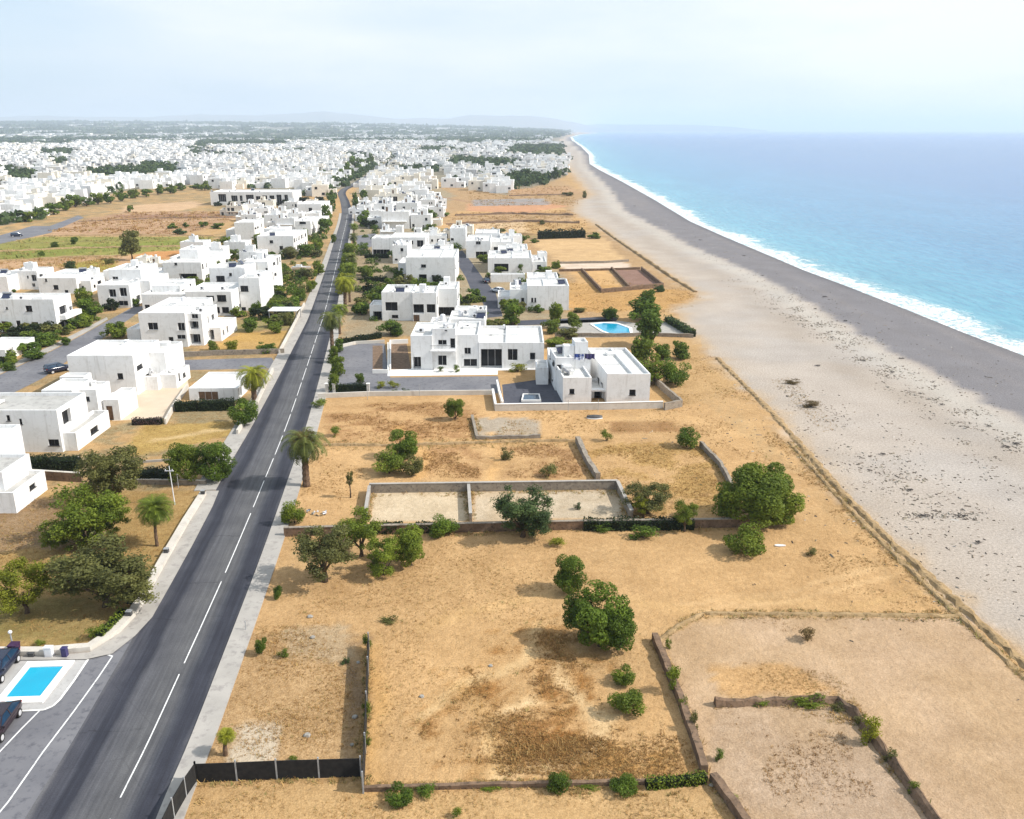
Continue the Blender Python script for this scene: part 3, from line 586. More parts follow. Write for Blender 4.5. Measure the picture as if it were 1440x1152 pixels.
def road_frame(i):
    d = (RC[min(i + 1, len(RC) - 1)] - RC[max(i - 1, 0)]).normalized()
    return RC[i], Vector((d.y, -d.x, 0))
def lerp(y, tab): return float(np.interp(y, [q[0] for q in tab], [q[1] for q in tab]))
U_L = [(0, -5.5), (110, -5.4), (150, -4.4), (200, -3.4), (300, -2.9), (9999, -2.8)]
U_R = [(0, 2.95), (150, 2.95), (250, 2.6), (9999, 2.4)]
def strip(name, fu0, fu1, z, mat, label, i0=0, i1=None, ncol=1, uv=True, thick=0):
    i1 = i1 or len(RC); v = []; f = []; uvs = []
    for i in range(i0, i1):
        p, n = road_frame(i); a, b = fu0(p.y), fu1(p.y)
        for k in range(ncol + 1):
            u = a + (b - a) * k / ncol; q = p + n * u
            v.append((q.x, q.y, z)); uvs.append((u, RL[i]))
    m = ncol + 1
    for i in range(i1 - i0 - 1):
        for k in range(ncol): f.append((i * m + k, i * m + k + 1, (i + 1) * m + k + 1, (i + 1) * m + k))
    if thick:
        o = len(v); v += [(a, b, z - thick) for a, b, c in v]
        for i in range(i1 - i0 - 1):
            for k in (0, ncol):
                a, b = i * m + k, (i + 1) * m + k
                f.append((a, b, b + o, a + o) if k == 0 else (b, a, a + o, b + o))
        f.append((0, o, o + ncol, ncol))
        uvs += uvs
    me = bpy.data.meshes.new(name); me.from_pydata(v, [], f); me.materials.append(mat)
    if uv:
        l = me.uv_layers.new(name='UVMap'); li = np.empty(len(me.loops), np.int32); me.loops.foreach_get('vertex_index', li)
        l.data.foreach_set('uv', np.array(uvs, np.float32)[li].ravel())
    me.update(); return tag(link(name, me), label, None, None, 'structure')
def road_mat():
    m, t, b = nt('worn_asphalt'); P = coords(t)
    uv = t.nodes.new('ShaderNodeUVMap'); sp = t.nodes.new('ShaderNodeSeparateXYZ'); t.links.new(uv.outputs[0], sp.inputs[0])
    wv = noise(t, P, .12, 4)
    a = t.nodes.new('ShaderNodeMath'); a.operation = 'MULTIPLY_ADD'; t.links.new(wv, a.inputs[0]); a.inputs[1].default_value = 1.1; t.links.new(sp.outputs[0], a.inputs[2])
    d = t.nodes.new('ShaderNodeMath'); d.operation = 'MULTIPLY_ADD'; t.links.new(a.outputs[0], d.inputs[0]); d.inputs[1].default_value = 1 / 12; d.inputs[2].default_value = (8 - .55) / 12
    k = lambda u: (u + 8) / 12
    g, dk, md, lt = (.112, .110, .116), (.031, .033, .045), (.078, .079, .090), (.145, .141, .141)
    base = ramp(t, d.outputs[0], [(k(-6.6), lt), (k(-5.6), g), (k(-5.1), (.06, .061, .075)), (k(-4.3), (.052, .054, .068)), (k(-3.9), dk), (k(-3.2), dk), (k(-2.7), md), (k(-.6), (.098, .098, .103)), (k(.5), (.09, .09, .096)), (k(1.1), (.055, .058, .07)), (k(1.6), dk), (k(2.6), (.034, .036, .048)), (k(3.0), md)])
    mp = t.nodes.new('ShaderNodeMapping'); mp.inputs['Scale'].default_value = (2.2, .05, 1); t.links.new(uv.outputs[0], mp.inputs[0])
    st = ramp(t, noise(t, mp.outputs[0], 1.6, 5, .7), [(.3, (.66, .66, .67)), (.7, (1.32, 1.32, 1.3))])
    c = mix(t, .9, base, st, 'MULTIPLY')
    c = mix(t, .8, c, ramp(t, noise(t, P, 9, 4, .8), [(.3, (.68, .68, .68)), (.7, (1.3, 1.3, 1.3))]), 'MULTIPLY')
    c = mix(t, .8, c, ramp(t, noise(t, P, .35, 5, .6), [(.3, (.78, .78, .8)), (.7, (1.16, 1.15, 1.14))]), 'MULTIPLY')
    vo = node(t, 'ShaderNodeTexVoronoi', feature='DISTANCE_TO_EDGE'); vo.inputs['Scale'].default_value = .07
    wp = t.nodes.new('ShaderNodeMapping'); t.links.new(P, wp.inputs[0]); t.links.new(P, vo.inputs['Vector'])
    cr = ramp(t, vo.outputs['Distance'], [(0, .22), (.003, 0)])
    c = mix(t, cr, c, (.025, .025, .03))
    w1 = t.nodes.new('ShaderNodeMath'); w1.operation = 'MULTIPLY'; t.links.new(sp.outputs[1], w1.inputs[0]); w1.inputs[1].default_value = .085
    w2 = t.nodes.new('ShaderNodeMath'); w2.operation = 'MULTIPLY_ADD'; t.links.new(noise(t, P, .45, 5, .7), w2.inputs[0]); w2.inputs[1].default_value = .16; t.links.new(w1.outputs[0], w2.inputs[2])
    v1 = node(t, 'ShaderNodeTexVoronoi', feature='DISTANCE_TO_EDGE', voronoi_dimensions='1D'); v1.inputs['Scale'].default_value = 1; t.links.new(w2.outputs[0], v1.inputs['W'])
    k1 = t.nodes.new('ShaderNodeMath'); k1.operation = 'MULTIPLY'; t.links.new(ramp(t, v1.outputs['Distance'], [(0, .8), (.007, 0)]), k1.inputs[0]); t.links.new(ramp(t, noise(t, P, .28, 3), [(.48, 0), (.6, 1)]), k1.inputs[1])
    c = mix(t, k1.outputs[0], c, (.02, .02, .024))
    t.links.new(c, b.inputs['Base Color']); b.inputs['Roughness'].default_value = .85
    bump(t, b, noise(t, P, 12, 4, .7), .3, .03)
    return m
M['road'] = road_mat()
strip('road', lambda y: lerp(y, U_L), lambda y: lerp(y, U_R), .012, M['road'], 'two lane asphalt coast road with dark wheel tracks', ncol=4)
IJ = next(i for i, p in enumerate(RC) if p.y > G(0, 690)[1])      # above the junction
IE = next(i for i, p in enumerate(RC) if p.y > G(0, 300)[1])
strip('pavement', lambda y: lerp(y, U_R) + .004, lambda y: lerp(y, U_R) + lerp(y, [(0, 1.7), (160, 1.9), (200, 1.6), (400, 1.0)]), .13, M['pave'], 'pale pavement on the sea side of the road', 0, IE, thick=.2)
strip('pavement', lambda y: lerp(y, U_L) - lerp(y, [(0, 2.4), (130, 2.6), (200, 2.2), (400, 1.2)]), lambda y: lerp(y, U_L) - .004, .13, M['pave'], 'pale pavement on the village side of the road', IJ, IE, thick=.2)
# centre line: long worn dashes
def dash(i0, i1, u, wdt, mb):
    for i in range(i0, i1):
        p, n = road_frame(i); q, k = road_frame(i + 1)
        a, b, c, d = p + n * (u - wdt), p + n * (u + wdt), q + k * (u + wdt), q + k * (u - wdt)
        mb.quad(*[(v.x, v.y, .0165) for v in (a, b, c, d)])
mb = MB(); i = 0; on = True; acc = 0
while i < IE - 2:
    j = i + (9 if RC[i].y < 80 else 5)
    dash(i, min(j, IE - 2), 0, .05, mb); i = j + 1
tag(mb.build('road_marking', M['paint']), 'broken white centre line painted on the road', None, None, 'structure')
def sheet(name, px, z, mat, label, kind='structure'):
    mb = MB(); mb.poly([G3(a, b, z) for a, b in reversed(px)] if area(px) < 0 else [G3(a, b, z) for a, b in px]); o = mb.build(name, mat)
    if o.data.polygons[0].normal.z < 0: o.data.flip_normals()
    return tag(o, label, None, None, kind)
def area(p): return sum(a[0] * b[1] - b[0] * a[1] for a, b in zip(p, p[1:] + p[:1])) / 2
sheet('parking', [(-300, 927), (60, 927), (122, 925), (160, 917), (190, 893), (215, 868), (262, 866), (262, 960), (160, 1160), (100, 1450), (-500, 1450)], .006, M['asphalt_side'], 'grey asphalt parking bay beside the road and pool')
def line_px(pts, w, z=.0165, m=None):
    mb = MB(); P = [Vector(G3(a, b, z)) for a, b in pts]
    for a, b in zip(P[:-1], P[1:]):
        d = (b - a).normalized(); n = Vector((d.y, -d.x, 0)) * w
        mb.quad(*[tuple(q) for q in (a - n, a + n, b + n, b - n)])
    return mb
tag(line_px([(-40, 1190), (12, 1127), (60, 1058), (104, 1000), (140, 950), (158, 923)], .06, .022).build('road_marking', M['paint']), 'solid white line between the road and the parking bay', None, None, 'structure')
tag(line_px([(158, 923), (150, 920), (139, 920)], .09, .0225).build('road_marking', M['paint']), 'short white return line at the road corner', None, None, 'structure')
tag(line_px([(57, 998), (30, 1025), (-5, 1062)], .06, .0165).build('road_marking', M['paint']), 'thin white bay line below the pool', None, None, 'structure')
# ------------------------------------------------------------------ paving, side streets
sheet('side_road', [(-260, 640), (-60, 562), (0, 527), (70, 495), (125, 466), (190, 430), (206, 431), (150, 472), (100, 504), (60, 532), (20, 552), (-60, 600), (-200, 680)], .006, M['asphalt_side'], 'grey side road running between the white villas')
sheet('path', [(-260, 625), (-60, 552), (0, 519), (70, 487), (125, 459), (150, 446), (152, 449), (125, 465), (70, 494), (0, 526), (-60, 561), (-260, 639)], .009, M['pave'], 'pale footpath along the side road')
sheet('side_road', [(233, 507), (382, 503), (392, 518), (236, 521)], .006, M['asphalt_side'], 'grey cross road meeting the coast road')
sheet('parking', [(474, 489), (515, 482), (541, 483), (546, 522), (549, 531), (700, 529), (706, 553), (640, 554), (452, 556), (462, 540), (472, 520)], .006, M['asphalt_side'], 'grey asphalt forecourt of the long white villa')
sheet('parking', [(706, 541), (770, 532), (800, 537), (795, 568), (709, 571)], .006, M['asphalt_dark'], 'asphalt yard painted dark with house shade beside the seaside villa')  # the villa's shadow on the asphalt put into a darker colour
sheet('side_road', [(634, 357), (650, 352), (664, 370), (682, 395), (697, 412), (707, 445), (685, 447), (679, 426), (664, 412), (655, 390)], .006, M['asphalt_dark'], 'dark residential street between rows of white houses')
sheet('side_road', [(728, 451), (840, 446), (870, 447), (866, 452), (728, 458)], .006, M['asphalt_dark'], 'dark lane behind the seaside villa')
sheet('driveway', [(499, 332), (529, 328), (529, 345), (505, 352)], .006, M['asphalt_side'], 'grey driveway beside the coast road')
sheet('side_road', [(-120, 350), (0, 331), (45, 318), (70, 318), (110, 303), (118, 306), (70, 328), (0, 343), (-120, 365)], .006, M['asphalt_side'], 'far grey road skirting the green fields')
sheet('courtyard', [(158, 592), (232, 588), (266, 545), (262, 526), (205, 526), (160, 548)], .006, M['tile'], 'beige paved courtyard in front of a white villa', 'structure')
sheet('terrace', [(545, 529), (700, 527), (700, 521), (770, 520), (770, 516), (545, 518)], .01, M['poolstone'], 'white pavement along the front of the long villa', 'structure')
sheet('courtyard', [(549, 484), (572, 484), (578, 519), (549, 520)], .012, M['brownwall'], 'small brown gravel court', 'structure')
sheet('courtyard', [(524, 486), (538, 486), (538, 525), (524, 525)], .012, M['brownwall'], 'narrow brown gravel bed beside the villa', 'structure')
sheet('courtyard', [(776, 451), (850, 449), (900, 455), (945, 452), (968, 470), (880, 474), (800, 475)], .006, M['pave'], 'pale stone poolside terrace among shrubs', 'structure')

# ------------------------------------------------------------------ foliage
rng = np.random.default_rng(5)
def add_tone(me, tone, per):
    set_attr(me, 'tone', np.repeat(tone, per), 'FLOAT')
def leaf_quads(c, nrm, size, r, asp=.6):
    n = len(c); nrm = nrm / (np.linalg.norm(nrm, axis=1, keepdims=True) + 1e-9)
    q = r.normal(size=(n, 3)); e1 = np.cross(nrm, q); e1 /= np.linalg.norm(e1, axis=1, keepdims=True) + 1e-9
    e2 = np.cross(nrm, e1); s = (size * r.uniform(.6, 1.35, n))[:, None]
    v = np.stack([c - e1 * s, c + e2 * s * asp, c + e1 * s, c - e2 * s * asp], 1).reshape(-1, 3)
    return v, np.arange(4 * n).reshape(n, 4)
def sph(n, r):
    d = r.normal(size=(n, 3)); return d / np.linalg.norm(d, axis=1, keepdims=True)
def crown_mesh(name, seed, nleaf, nclump, cr, leaf, loose=0.0, flat=0.0):
    "unit crown: radius about 1, z from 0 to 2; clumps of leaves with gaps between them"
    r = np.random.default_rng(seed)
    zz = r.uniform(-.78, .62, nclump); th = r.uniform(0, 6.283, nclump); rho = np.sqrt(1 - np.clip(zz, -.35, 1) ** 2) * r.uniform(.25, .82, nclump) ** .7 * .82
    cc = np.stack([np.cos(th) * rho, np.sin(th) * rho, zz], 1)
    lobe = 1 + .22 * np.sin(np.arctan2(cc[:, 1], cc[:, 0]) * 3 + seed); cc[:, :2] *= lobe[:, None]
    rad = r.uniform(.65, 1.25, nclump) * cr
    k = r.choice(nclump, nleaf, p=rad ** 2 / (rad ** 2).sum())
    d = sph(nleaf, r); d[:, 2] = d[:, 2] * .85 + .10
    rr = rad[k] * (1 - (1 - r.uniform(0, 1, nleaf) ** .35) * (.5 + loose)) * (1 + loose * r.normal(0, .35, nleaf).clip(-.6, .8))
    p = cc[k] + d * rr[:, None]; p[:, 2] = (p[:, 2] * (1 - flat) + 1).clip(-.02, 9)
    nrm = d * .9 + cc[k] * .5 + r.normal(size=(nleaf, 3)) * .75; nrm[:, 2] += .25
    v, f = leaf_quads(p, nrm, np.full(nleaf, leaf), r)
    me = np_mesh(name, v, f, [M['L_mid']])
    add_tone(me, (r.uniform(.05, .75, nleaf) * .6 + r.uniform(0, .55, nclump)[k]).clip(0, 1), 4)
    return me
CR = {
    'dense': [crown_mesh('crown', 100 + i, 12500, 34, .33, .042) for i in range(4)],
    'loose': [crown_mesh('crown', 200 + i, 9500, 46, .23, .036, .6) for i in range(4)],
    'mid': [crown_mesh('crown', 300 + i, 2400, 22, .36, .090, .15) for i in range(5)],
    'far': [crown_mesh('crown', 400 + i, 520, 12, .42, .19, .1) for i in range(5)],
    'bush': [crown_mesh('foliage', 500 + i, 4200, 16, .46, .062, .15) for i in range(4)],
    'tuft': [crown_mesh('foliage', 600 + i, 900, 14, .42, .09, .5) for i in range(4)],
}
def slotmat(o, m):
    o.material_slots[0].link = 'OBJECT'; o.material_slots[0].material = m
CNT = [0]
def leafy(parent, name, me, m, loc, scl, rz):
    o = link(name, me, parent, loc); o.scale = scl; o.rotation_euler = (0, 0, rz); slotmat(o, m); return o
def tree(px, py, wpx, hpx, mat, label, style='dense', trunk=.22, cat='tree', group=None, name='tree', lean=(0, 0), lobes=None):
    "px,py: foot of the trunk in the photo; wpx, hpx: crown width and whole height in photo pixels"
    CNT[0] += 1; r = random.Random(CNT[0] * 7 + 1)
    X, Y = G(px, py); s = ppm(py); W = wpx / s; dep = math.atan2(HC, Y); Hh = max(W * .5, (hpx / s - .30 * W * math.sin(dep)) / math.cos(dep))
    root = empty(name, (X, Y, 0)); tag(root, label, cat, group)
    tz = Hh * trunk * (.55 if style in ('dense', 'mid', 'far') else .8); rx = W / 2 / 1.08; hz = (Hh - tz) / 2 / 1.05
    mb = MB(); tr = max(.07, W * .028)
    top = (lean[0] / s, lean[1], tz + hz * .55)
    mb.tube([(0, 0, -.1), (top[0] * .2 + tr * .4, 0, tz * .5), (top[0] * .6, top[1] * .6, tz), top], [tr * 1.5, tr * 1.1, tr * .9, tr * .45], 8)
    for k in range(5):
        a = k * 1.257 + r.uniform(0, .8); q = r.uniform(.45, .75)
        b = (top[0] * .6, top[1] * .6, tz * r.uniform(.8, 1.05))
        e = (top[0] + math.cos(a) * rx * q, top[1] + math.sin(a) * rx * q, tz + hz * r.uniform(.6, 1.3))
        mid = tuple(b[i] * .5 + e[i] * .5 + (0, 0, -.1)[i] for i in range(3))
        mb.tube([b, mid, e], [tr * .6, tr * .4, tr * .15], 6)
    mb.build('trunk', M['bark'], root, smooth=True)
    pool = CR[style]
    for (ox, oy, oz, k) in (lobes or [(0, 0, 0, 1)]):
        leafy(root, 'crown', pool[r.randrange(len(pool))], mat, (top[0] + ox * W, top[1] + oy * W, tz + oz * Hh), (rx * k, rx * k, hz * k), r.uniform(0, 6.28))
    return root
def shrub(px, py, wpx, hpx, mat, label, style='bush', cat='shrub', group=None, name='shrub', deep=1.0):
    "px,py: lowest middle point of the shrub in the photo"
    CNT[0] += 1; r = random.Random(CNT[0] * 13 + 5)
    s = ppm(py); W = wpx / s; rx = W / 2 / 1.1
    X, Y = G(px, py); Y += rx * .55 * deep
    dep = math.atan2(HC, Y); Hh = max(.25, (hpx / s - rx * 1.1 * deep * math.sin(dep) * .75) / math.cos(dep))
    root = empty(name, (X, Y, 0)); tag(root, label, cat, group)
    leafy(root, 'foliage', CR[style][r.randrange(len(CR[style]))], mat, (0, 0, -.04), (rx, rx * deep, Hh / 2 / 1.02), r.uniform(0, 6.28) if deep == 1 else 0)
    mb = MB()
    for k in range(4):
        a = k * 1.6 + .3; mb.tube([(0, 0, -.05), (math.cos(a) * rx * .3, math.sin(a) * rx * .3 * deep, Hh * .55)], [max(.03, W * .012), .012], 5)
    mb.build('stem', M['bark'], root)
    return root
def hedge(pts, wid, h, mat, label, leaf=.13, dens=70, cat='hedge', name='hedge', group=None, cone=1.0):
    "clipped hedge along photo pixels"
    CNT[0] += 1; r = np.random.default_rng(CNT[0])
    P = [Vector(G3(*p)) for p in pts]; o0 = P[0].copy(); root = empty(name, o0); tag(root, label, cat, group)
    mb = MB(); VV = []; NN = []
    for a, b in zip(P[:-1], P[1:]):
        d = b - a; L = d.length; d.normalize(); n = Vector((d.y, -d.x, 0))
        k = max(2, int(L / .6))
        prof = lambda q: .78 + .2 * r.random()
        for i in range(k):
            h0 = h * (.80 + .12 * r.random()); w0 = wid * .5 * (.7 + .14 * r.random())
            A, B = a + d * (L * i / k) - o0, a + d * (L * (i + 1) / k) - o0
            c = [A - n * w0, B - n * w0, B + n * w0, A + n * w0]
            base = [tuple(q) for q in c]; topv = [(q.x, q.y, h0) for q in c]
            for j in range(4):
                jj = (j + 1) % 4; mb.quad(base[j], base[jj], topv[jj], topv[j])
            mb.quad(*topv)
        m = int(dens * L * (2 * h + wid) * .55) + 20
        s = r.random(m) * L; side = r.random(m) * (2 * h + wid)
        off = np.where(side < h, -wid / 2, np.where(side < 2 * h, wid / 2, r.uniform(-.5, .5, m) * wid))
        zz = np.where(side < h, side, np.where(side < 2 * h, side - h, h)) * 1.0
        bulge = 1 + .16 * np.sin(s * 2.1 + CNT[0]) * r.random(m)
        pos = np.array(a - o0)[None] + np.array(d)[None] * s[:, None] + np.array(n)[None] * (off * bulge)[:, None]
        pos[:, 2] = zz * (1 + .10 * np.sin(s * 1.3 + 2) + r.normal(0, .05, m)); pos += r.normal(0, leaf * .35, pos.shape); pos[:, 2] = pos[:, 2].clip(.02, 9)
        nn = np.array(n)[None] * np.sign(off)[:, None] * (side < 2 * h)[:, None] + np.array((0, 0, 1))[None] * (.3 + (side >= 2 * h))[:, None] + r.normal(0, .6, (m, 3))
        VV.append(pos); NN.append(nn)
    c = np.concatenate(VV); n = np.concatenate(NN)
    v, f = leaf_quads(c, n, np.full(len(c), leaf), r)
    me = np_mesh('foliage', v, f, [mat]); add_tone(me, r.uniform(0, 1, len(c)), 4)
    link('foliage', me, root)
    mb.build('stem', M['L_black'], root)
    return root
def palm_mesh(seed, nf, L, droop, leafl, up=.9):
    r = random.Random(seed); mb = MB(); tones = []
    for i in range(nf):
        a = i * 2.399 + r.uniform(-.2, .2); q = i / nf
        el = up * (1 - q) * 1.35 - .55 * q + r.uniform(-.1, .1); ll = L * r.uniform(.85, 1.1) * (.8 + .2 * math.sin(q * 3.1))
        p = Vector((0, 0, 0)); pts = []; N = 9; e = el
        for k in range(N):
            pts.append(p.copy()); e -= droop / N * (1 + k * .22)
            p = p + Vector((math.cos(a) * math.cos(e), math.sin(a) * math.cos(e), math.sin(e))) * (ll / N)
        side = Vector((-math.sin(a), math.cos(a), 0)); tn = min(1, max(0, .75 - q * .75 + r.uniform(-.2, .2)))
        for k in range(1, N):
            b0, b1 = pts[k - 1], pts[k]; d = (b1 - b0)
            for sgn in (-1, 1):
                for h in range(2):
                    o = b0 + d * (h * .5); lf = leafl * math.sin(math.pi * (k + h * .5) / (N + .6)) ** .6
                    tip = o + side * sgn * lf * .8 + d.normalized() * lf * .55 + Vector((0, 0, -.28 * lf + .15 * lf * (1 - q)))
                    wv = d.normalized() * (.034 * L)
                    mb.quad(tuple(o), tuple(o + wv), tuple(tip + wv * .15), tuple(tip)); tones.append(tn + r.uniform(-.12, .12))
            mb.quad(tuple(b0 - side * .02), tuple(b0 + side * .02), tuple(b1 + side * .015), tuple(b1 - side * .015)); tones.append(.9)
    me = mb.mesh('crown', M['L_palm']); add_tone(me, np.clip(np.array(tones), 0, 1), 4); return me
PALM = [palm_mesh(1, 54, 1.0, 1.15, .24), palm_mesh(2, 48, 1.0, 1.15, .25), palm_mesh(3, 60, 1.0, .9, .36, 1.15)]
PALMFAR = [palm_mesh(7, 34, 1.0, .95, .42), palm_mesh(8, 34, 1.0, .8, .42)]
def palm(px, py, wpx, hpx, label, kind=0, mat='L_palm', group=None, far=False, name='palm_tree'):
    CNT[0] += 1; r = random.Random(CNT[0])
    X, Y = G(px, py); s = ppm(py); Rr = wpx / s / 2 / .88; Hh = hpx / s / CP
    root = empty(name, (X, Y, 0)); tag(root, label, 'palm', group)
    th = max(.25, Hh - Rr * (.55 if kind < 2 else .75)); tr = max(.12, Rr * .085) if kind < 2 else .13
    mb = MB(); n = max(4, int(th / .35)); pts = []; rad = []
    for i in range(n + 1):
        q = i / n; pts.append((.25 * q * q * r.uniform(.6, 1), 0, th * q - .05)); rad.append(tr * (1.35 - .4 * q) * (1.12 if i % 2 else .95))
    rad[-1] = tr * 1.5
    mb.tube(pts, rad, 9); mb.build('trunk', M['palmbark'], root, smooth=False)
    leafy(root, 'crown', (PALMFAR[kind % 2] if far else PALM[kind]), M[mat], (pts[-1][0], 0, th), (Rr, Rr, Rr * (1 if kind < 2 else .9)), r.uniform(0, 6))
    if kind == 0 and not far:   # dead fronds hanging under the crown
        o = leafy(root, 'dead_fronds', PALMFAR[1], M['L_dry'], (pts[-1][0], 0, th - .1), (Rr * .55, Rr * .55, -Rr * .5), 0)
    return root

# ------------------------------------------------------------------ near trees and shrubs, right of the road
tree(843, 908, 98, 100, M['L_dark'], 'largest round dark green tree, in the middle of the bare ochre field', 'dense', .10, lobes=[(.02, 0, 0, 1), (-.26, .12, .10, .66), (.2, -.1, -.02, .72)])
tree(801, 834, 54, 66, M['L_dark'], 'smaller dark round tree touching the large one in the bare field', 'dense', .08)
shrub(885, 1011, 58, 45, M['L_mid'], 'round bright green shrub alone on the rough dry ground')
shrub(878, 966, 40, 30, M['L_mid'], 'lower ragged green shrub just behind the round one')
shrub(367, 923, 21, 29, M['L_dark'], 'small ball shaped dark green shrub beside the pavement')
shrub(390, 844, 16, 22, M['L_dark'], 'little upright green bush by the pavement below the wispy tree')
tree(1060, 737, 118, 100, M['L_mid'], 'big sunlit green tree by the coastal bank with several trunks', 'dense', .10, lobes=[(-.05, -.06, 0, .92), (.17, .22, .1, .80), (.28, .05, -.03, .66), (-.22, .1, .02, .6)])
shrub(1050, 786, 66, 49, M['L_mid'], 'wide dome of olive green shrub below the big coastal tree')
tree(735, 755, 100, 86, M['L_blue'], 'dark bluish green tree against the walled sandy yards', 'loose', .18, lobes=[(0, 0, 0, 1), (.14, -.05, -.06, .7)])
tree(457, 818, 112, 100, M['L_olive'], 'wispy grey green tree with a bare leaning trunk by the road', 'loose', .24)
tree(508, 782, 80, 80, M['L_mid'], 'light feathery green tree behind the wispy roadside tree', 'loose', .2)
tree(540, 808, 70, 66, M['L_mid'], 'low bushy tree leaning over dry ground, between two others', 'loose', .06)
tree(577, 794, 60, 62, M['L_mid'], 'bright green bushy tree in front of the dark hedge', 'dense', .07)
shrub(623, 757, 48, 36, M['L_dark'], 'dark shrub growing on the long block wall')
shrub(538, 746, 22, 14, M['L_dark'], 'small dark shrub on top of the wall, left of the others', 'tuft')
hedge([(522, 749), (566, 748)], 1.2, 1.0, M['L_black'], 'short black green hedge under the first sandy yard')
hedge([(586, 748), (612, 747)], 1.0, 1.0, M['L_black'], 'stub of dark hedge between two bushes')
hedge([(820, 744), (975, 743)], 1.3, 1.1, M['L_black'], 'long dark hedge hugging the block wall')
shrub(905, 760, 62, 22, M['L_dark'], 'creeping dark plant spilling in front of the hedge', 'tuft', deep=.5)
shrub(850, 750, 34, 16, M['L_dark'], 'small creeping plant at the left end of the long hedge', 'tuft', deep=.5)
tree(910, 722, 80, 58, M['L_olive'], 'sparse olive bush tree in the golden grass plot', 'loose', .1)
tree(905, 728, 40, 36, M['L_yellow'], 'small pale green tree beside the yard wall', 'loose', .3)
tree(962, 748, 42, 54, M['L_mid'], 'thin green tree standing at the wall', 'loose', .25)
shrub(967, 632, 36, 33, M['L_dark'], 'dark shrub at the corner of the plot wall')
tree(568, 644, 52, 48, M['L_dark'], 'round dark tree, back one of the group below the brown ploughed plot', 'dense', .05)
shrub(546, 671, 50, 38, M['L_mid'], 'front left bush of the group below the ploughed plot')
shrub(579, 671, 36, 34, M['L_olive'], 'front right bush of the group below the ploughed plot')
tree(640, 591, 32, 36, M['L_mid'], 'small tree near the end of the white compound wall', 'dense', .1)
tree(493, 700, 14, 42, M['L_olive'], 'thin young tree by the walled yard, right of the date palm', 'loose', .55)
shrub(772, 673, 30, 24, M['L_olive'], 'isolated dark bush in the tilled plot', 'tuft')
shrub(713, 648, 22, 22, M['L_olive'], 'scrubby bush in a gap between two tilled plots', 'tuft')
shrub(853, 622, 20, 20, M['L_mid'], 'small green bush below the villa wall', 'tuft')
shrub(785, 770, 28, 17, M['L_yellow'], 'pale yellowish bush below the long wall', 'tuft')
shrub(812, 718, 12, 14, M['L_blue'], 'tiny plant inside the second sandy yard', 'tuft')
shrub(412, 740, 38, 40, M['L_mid'], 'green roadside bush with a heap of rubbish behind it')
shrub(448, 575, 26, 17, M['L_mid'], 'low green bush on the verge by the forecourt corner', 'tuft')
shrub(470, 615, 20, 17, M['L_mid'], 'small bush behind the date palm', 'tuft')
palm(431, 684, 80, 88, 'tall date palm with drooping fronds beside the road', 0)
palm(317, 1062, 30, 44, 'small spiky yucca by the pavement', 2, 'L_yellow', name='yucca')
shrub(560, 1136, 46, 31, M['L_dark'], 'dark clipped bush, leftmost on the low bottom wall')
shrub(598, 1122, 34, 20, M['L_dark'], 'smaller dark bush next to the leftmost one on the bottom wall', 'tuft')
shrub(787, 1118, 36, 31, M['L_dark'], 'upright dark bush in the middle of the bottom wall')
shrub(877, 1121, 44, 29, M['L_dark'], 'dark bush right of the middle of the bottom wall')
hedge([(908, 1108), (992, 1100)], .6, .7, M['L_mid'], 'low green hedge at the right end of the bottom wall', .08, 150)
shrub(1012, 1072, 18, 20, M['L_dark'], 'small dark bush inside the enclosed pale plot', 'tuft')
shrub(948, 978, 26, 44, M['L_mid'], 'green weeds growing up the brown wall', 'tuft')
shrub(940, 914, 12, 17, M['L_mid'], 'tiny shrub near the top of the brown wall', 'tuft')
shrub(976, 1030, 16, 30, M['L_olive'], 'weedy growth low down the brown wall', 'tuft')
shrub(516, 916, 16, 26, M['L_mid'], 'shrub at the top end of the fence line', 'tuft')
shrub(515, 1012, 16, 26, M['L_mid'], 'shrub halfway down the fence line', 'tuft')
shrub(517, 1050, 14, 22, M['L_mid'], 'lowest shrub on the fence line', 'tuft')
shrub(397, 927, 18, 17, M['L_mid'], 'low green weed right of the ball shaped shrub', 'tuft')
shrub(485, 936, 16, 12, M['L_blue'], 'grey green weed in the dusty slope', 'tuft')
shrub(412, 1072, 16, 10, M['L_mid'], 'green weed on the black fence', 'tuft')
shrub(642, 1152, 18, 17, M['L_mid'], 'green weed at the very bottom edge', 'tuft')
shrub(548, 878, 34, 12, M['L_olive'], 'flat olive weed patch on the bare field', 'tuft', deep=.6)
shrub(1143, 997, 66, 20, M['L_mid'], 'grassy green growth along the top of the enclosing bank', 'tuft', deep=.4)
shrub(1224, 1050, 38, 44, M['L_yellow'], 'yellow green growth at the bend of the enclosing bank', 'tuft', deep=.8)
shrub(1255, 1075, 26, 22, M['L_olive'], 'straggly weed further down the enclosing bank', 'tuft')
shrub(1143, 783, 20, 14, M['L_olive'], 'weed on bare sand right of the big coastal tree', 'tuft')
shrub(1117, 541, 30, 9, M['L_dry'], 'grass clump on the beach, upper one', 'tuft', deep=.5)
shrub(1142, 574, 36, 12, M['L_dry'], 'strip of dry grass on the beach, lower one', 'tuft', deep=.6)
shrub(1138, 905, 30, 24, M['L_dry'], 'dry bush on the pale sand plot', 'tuft')
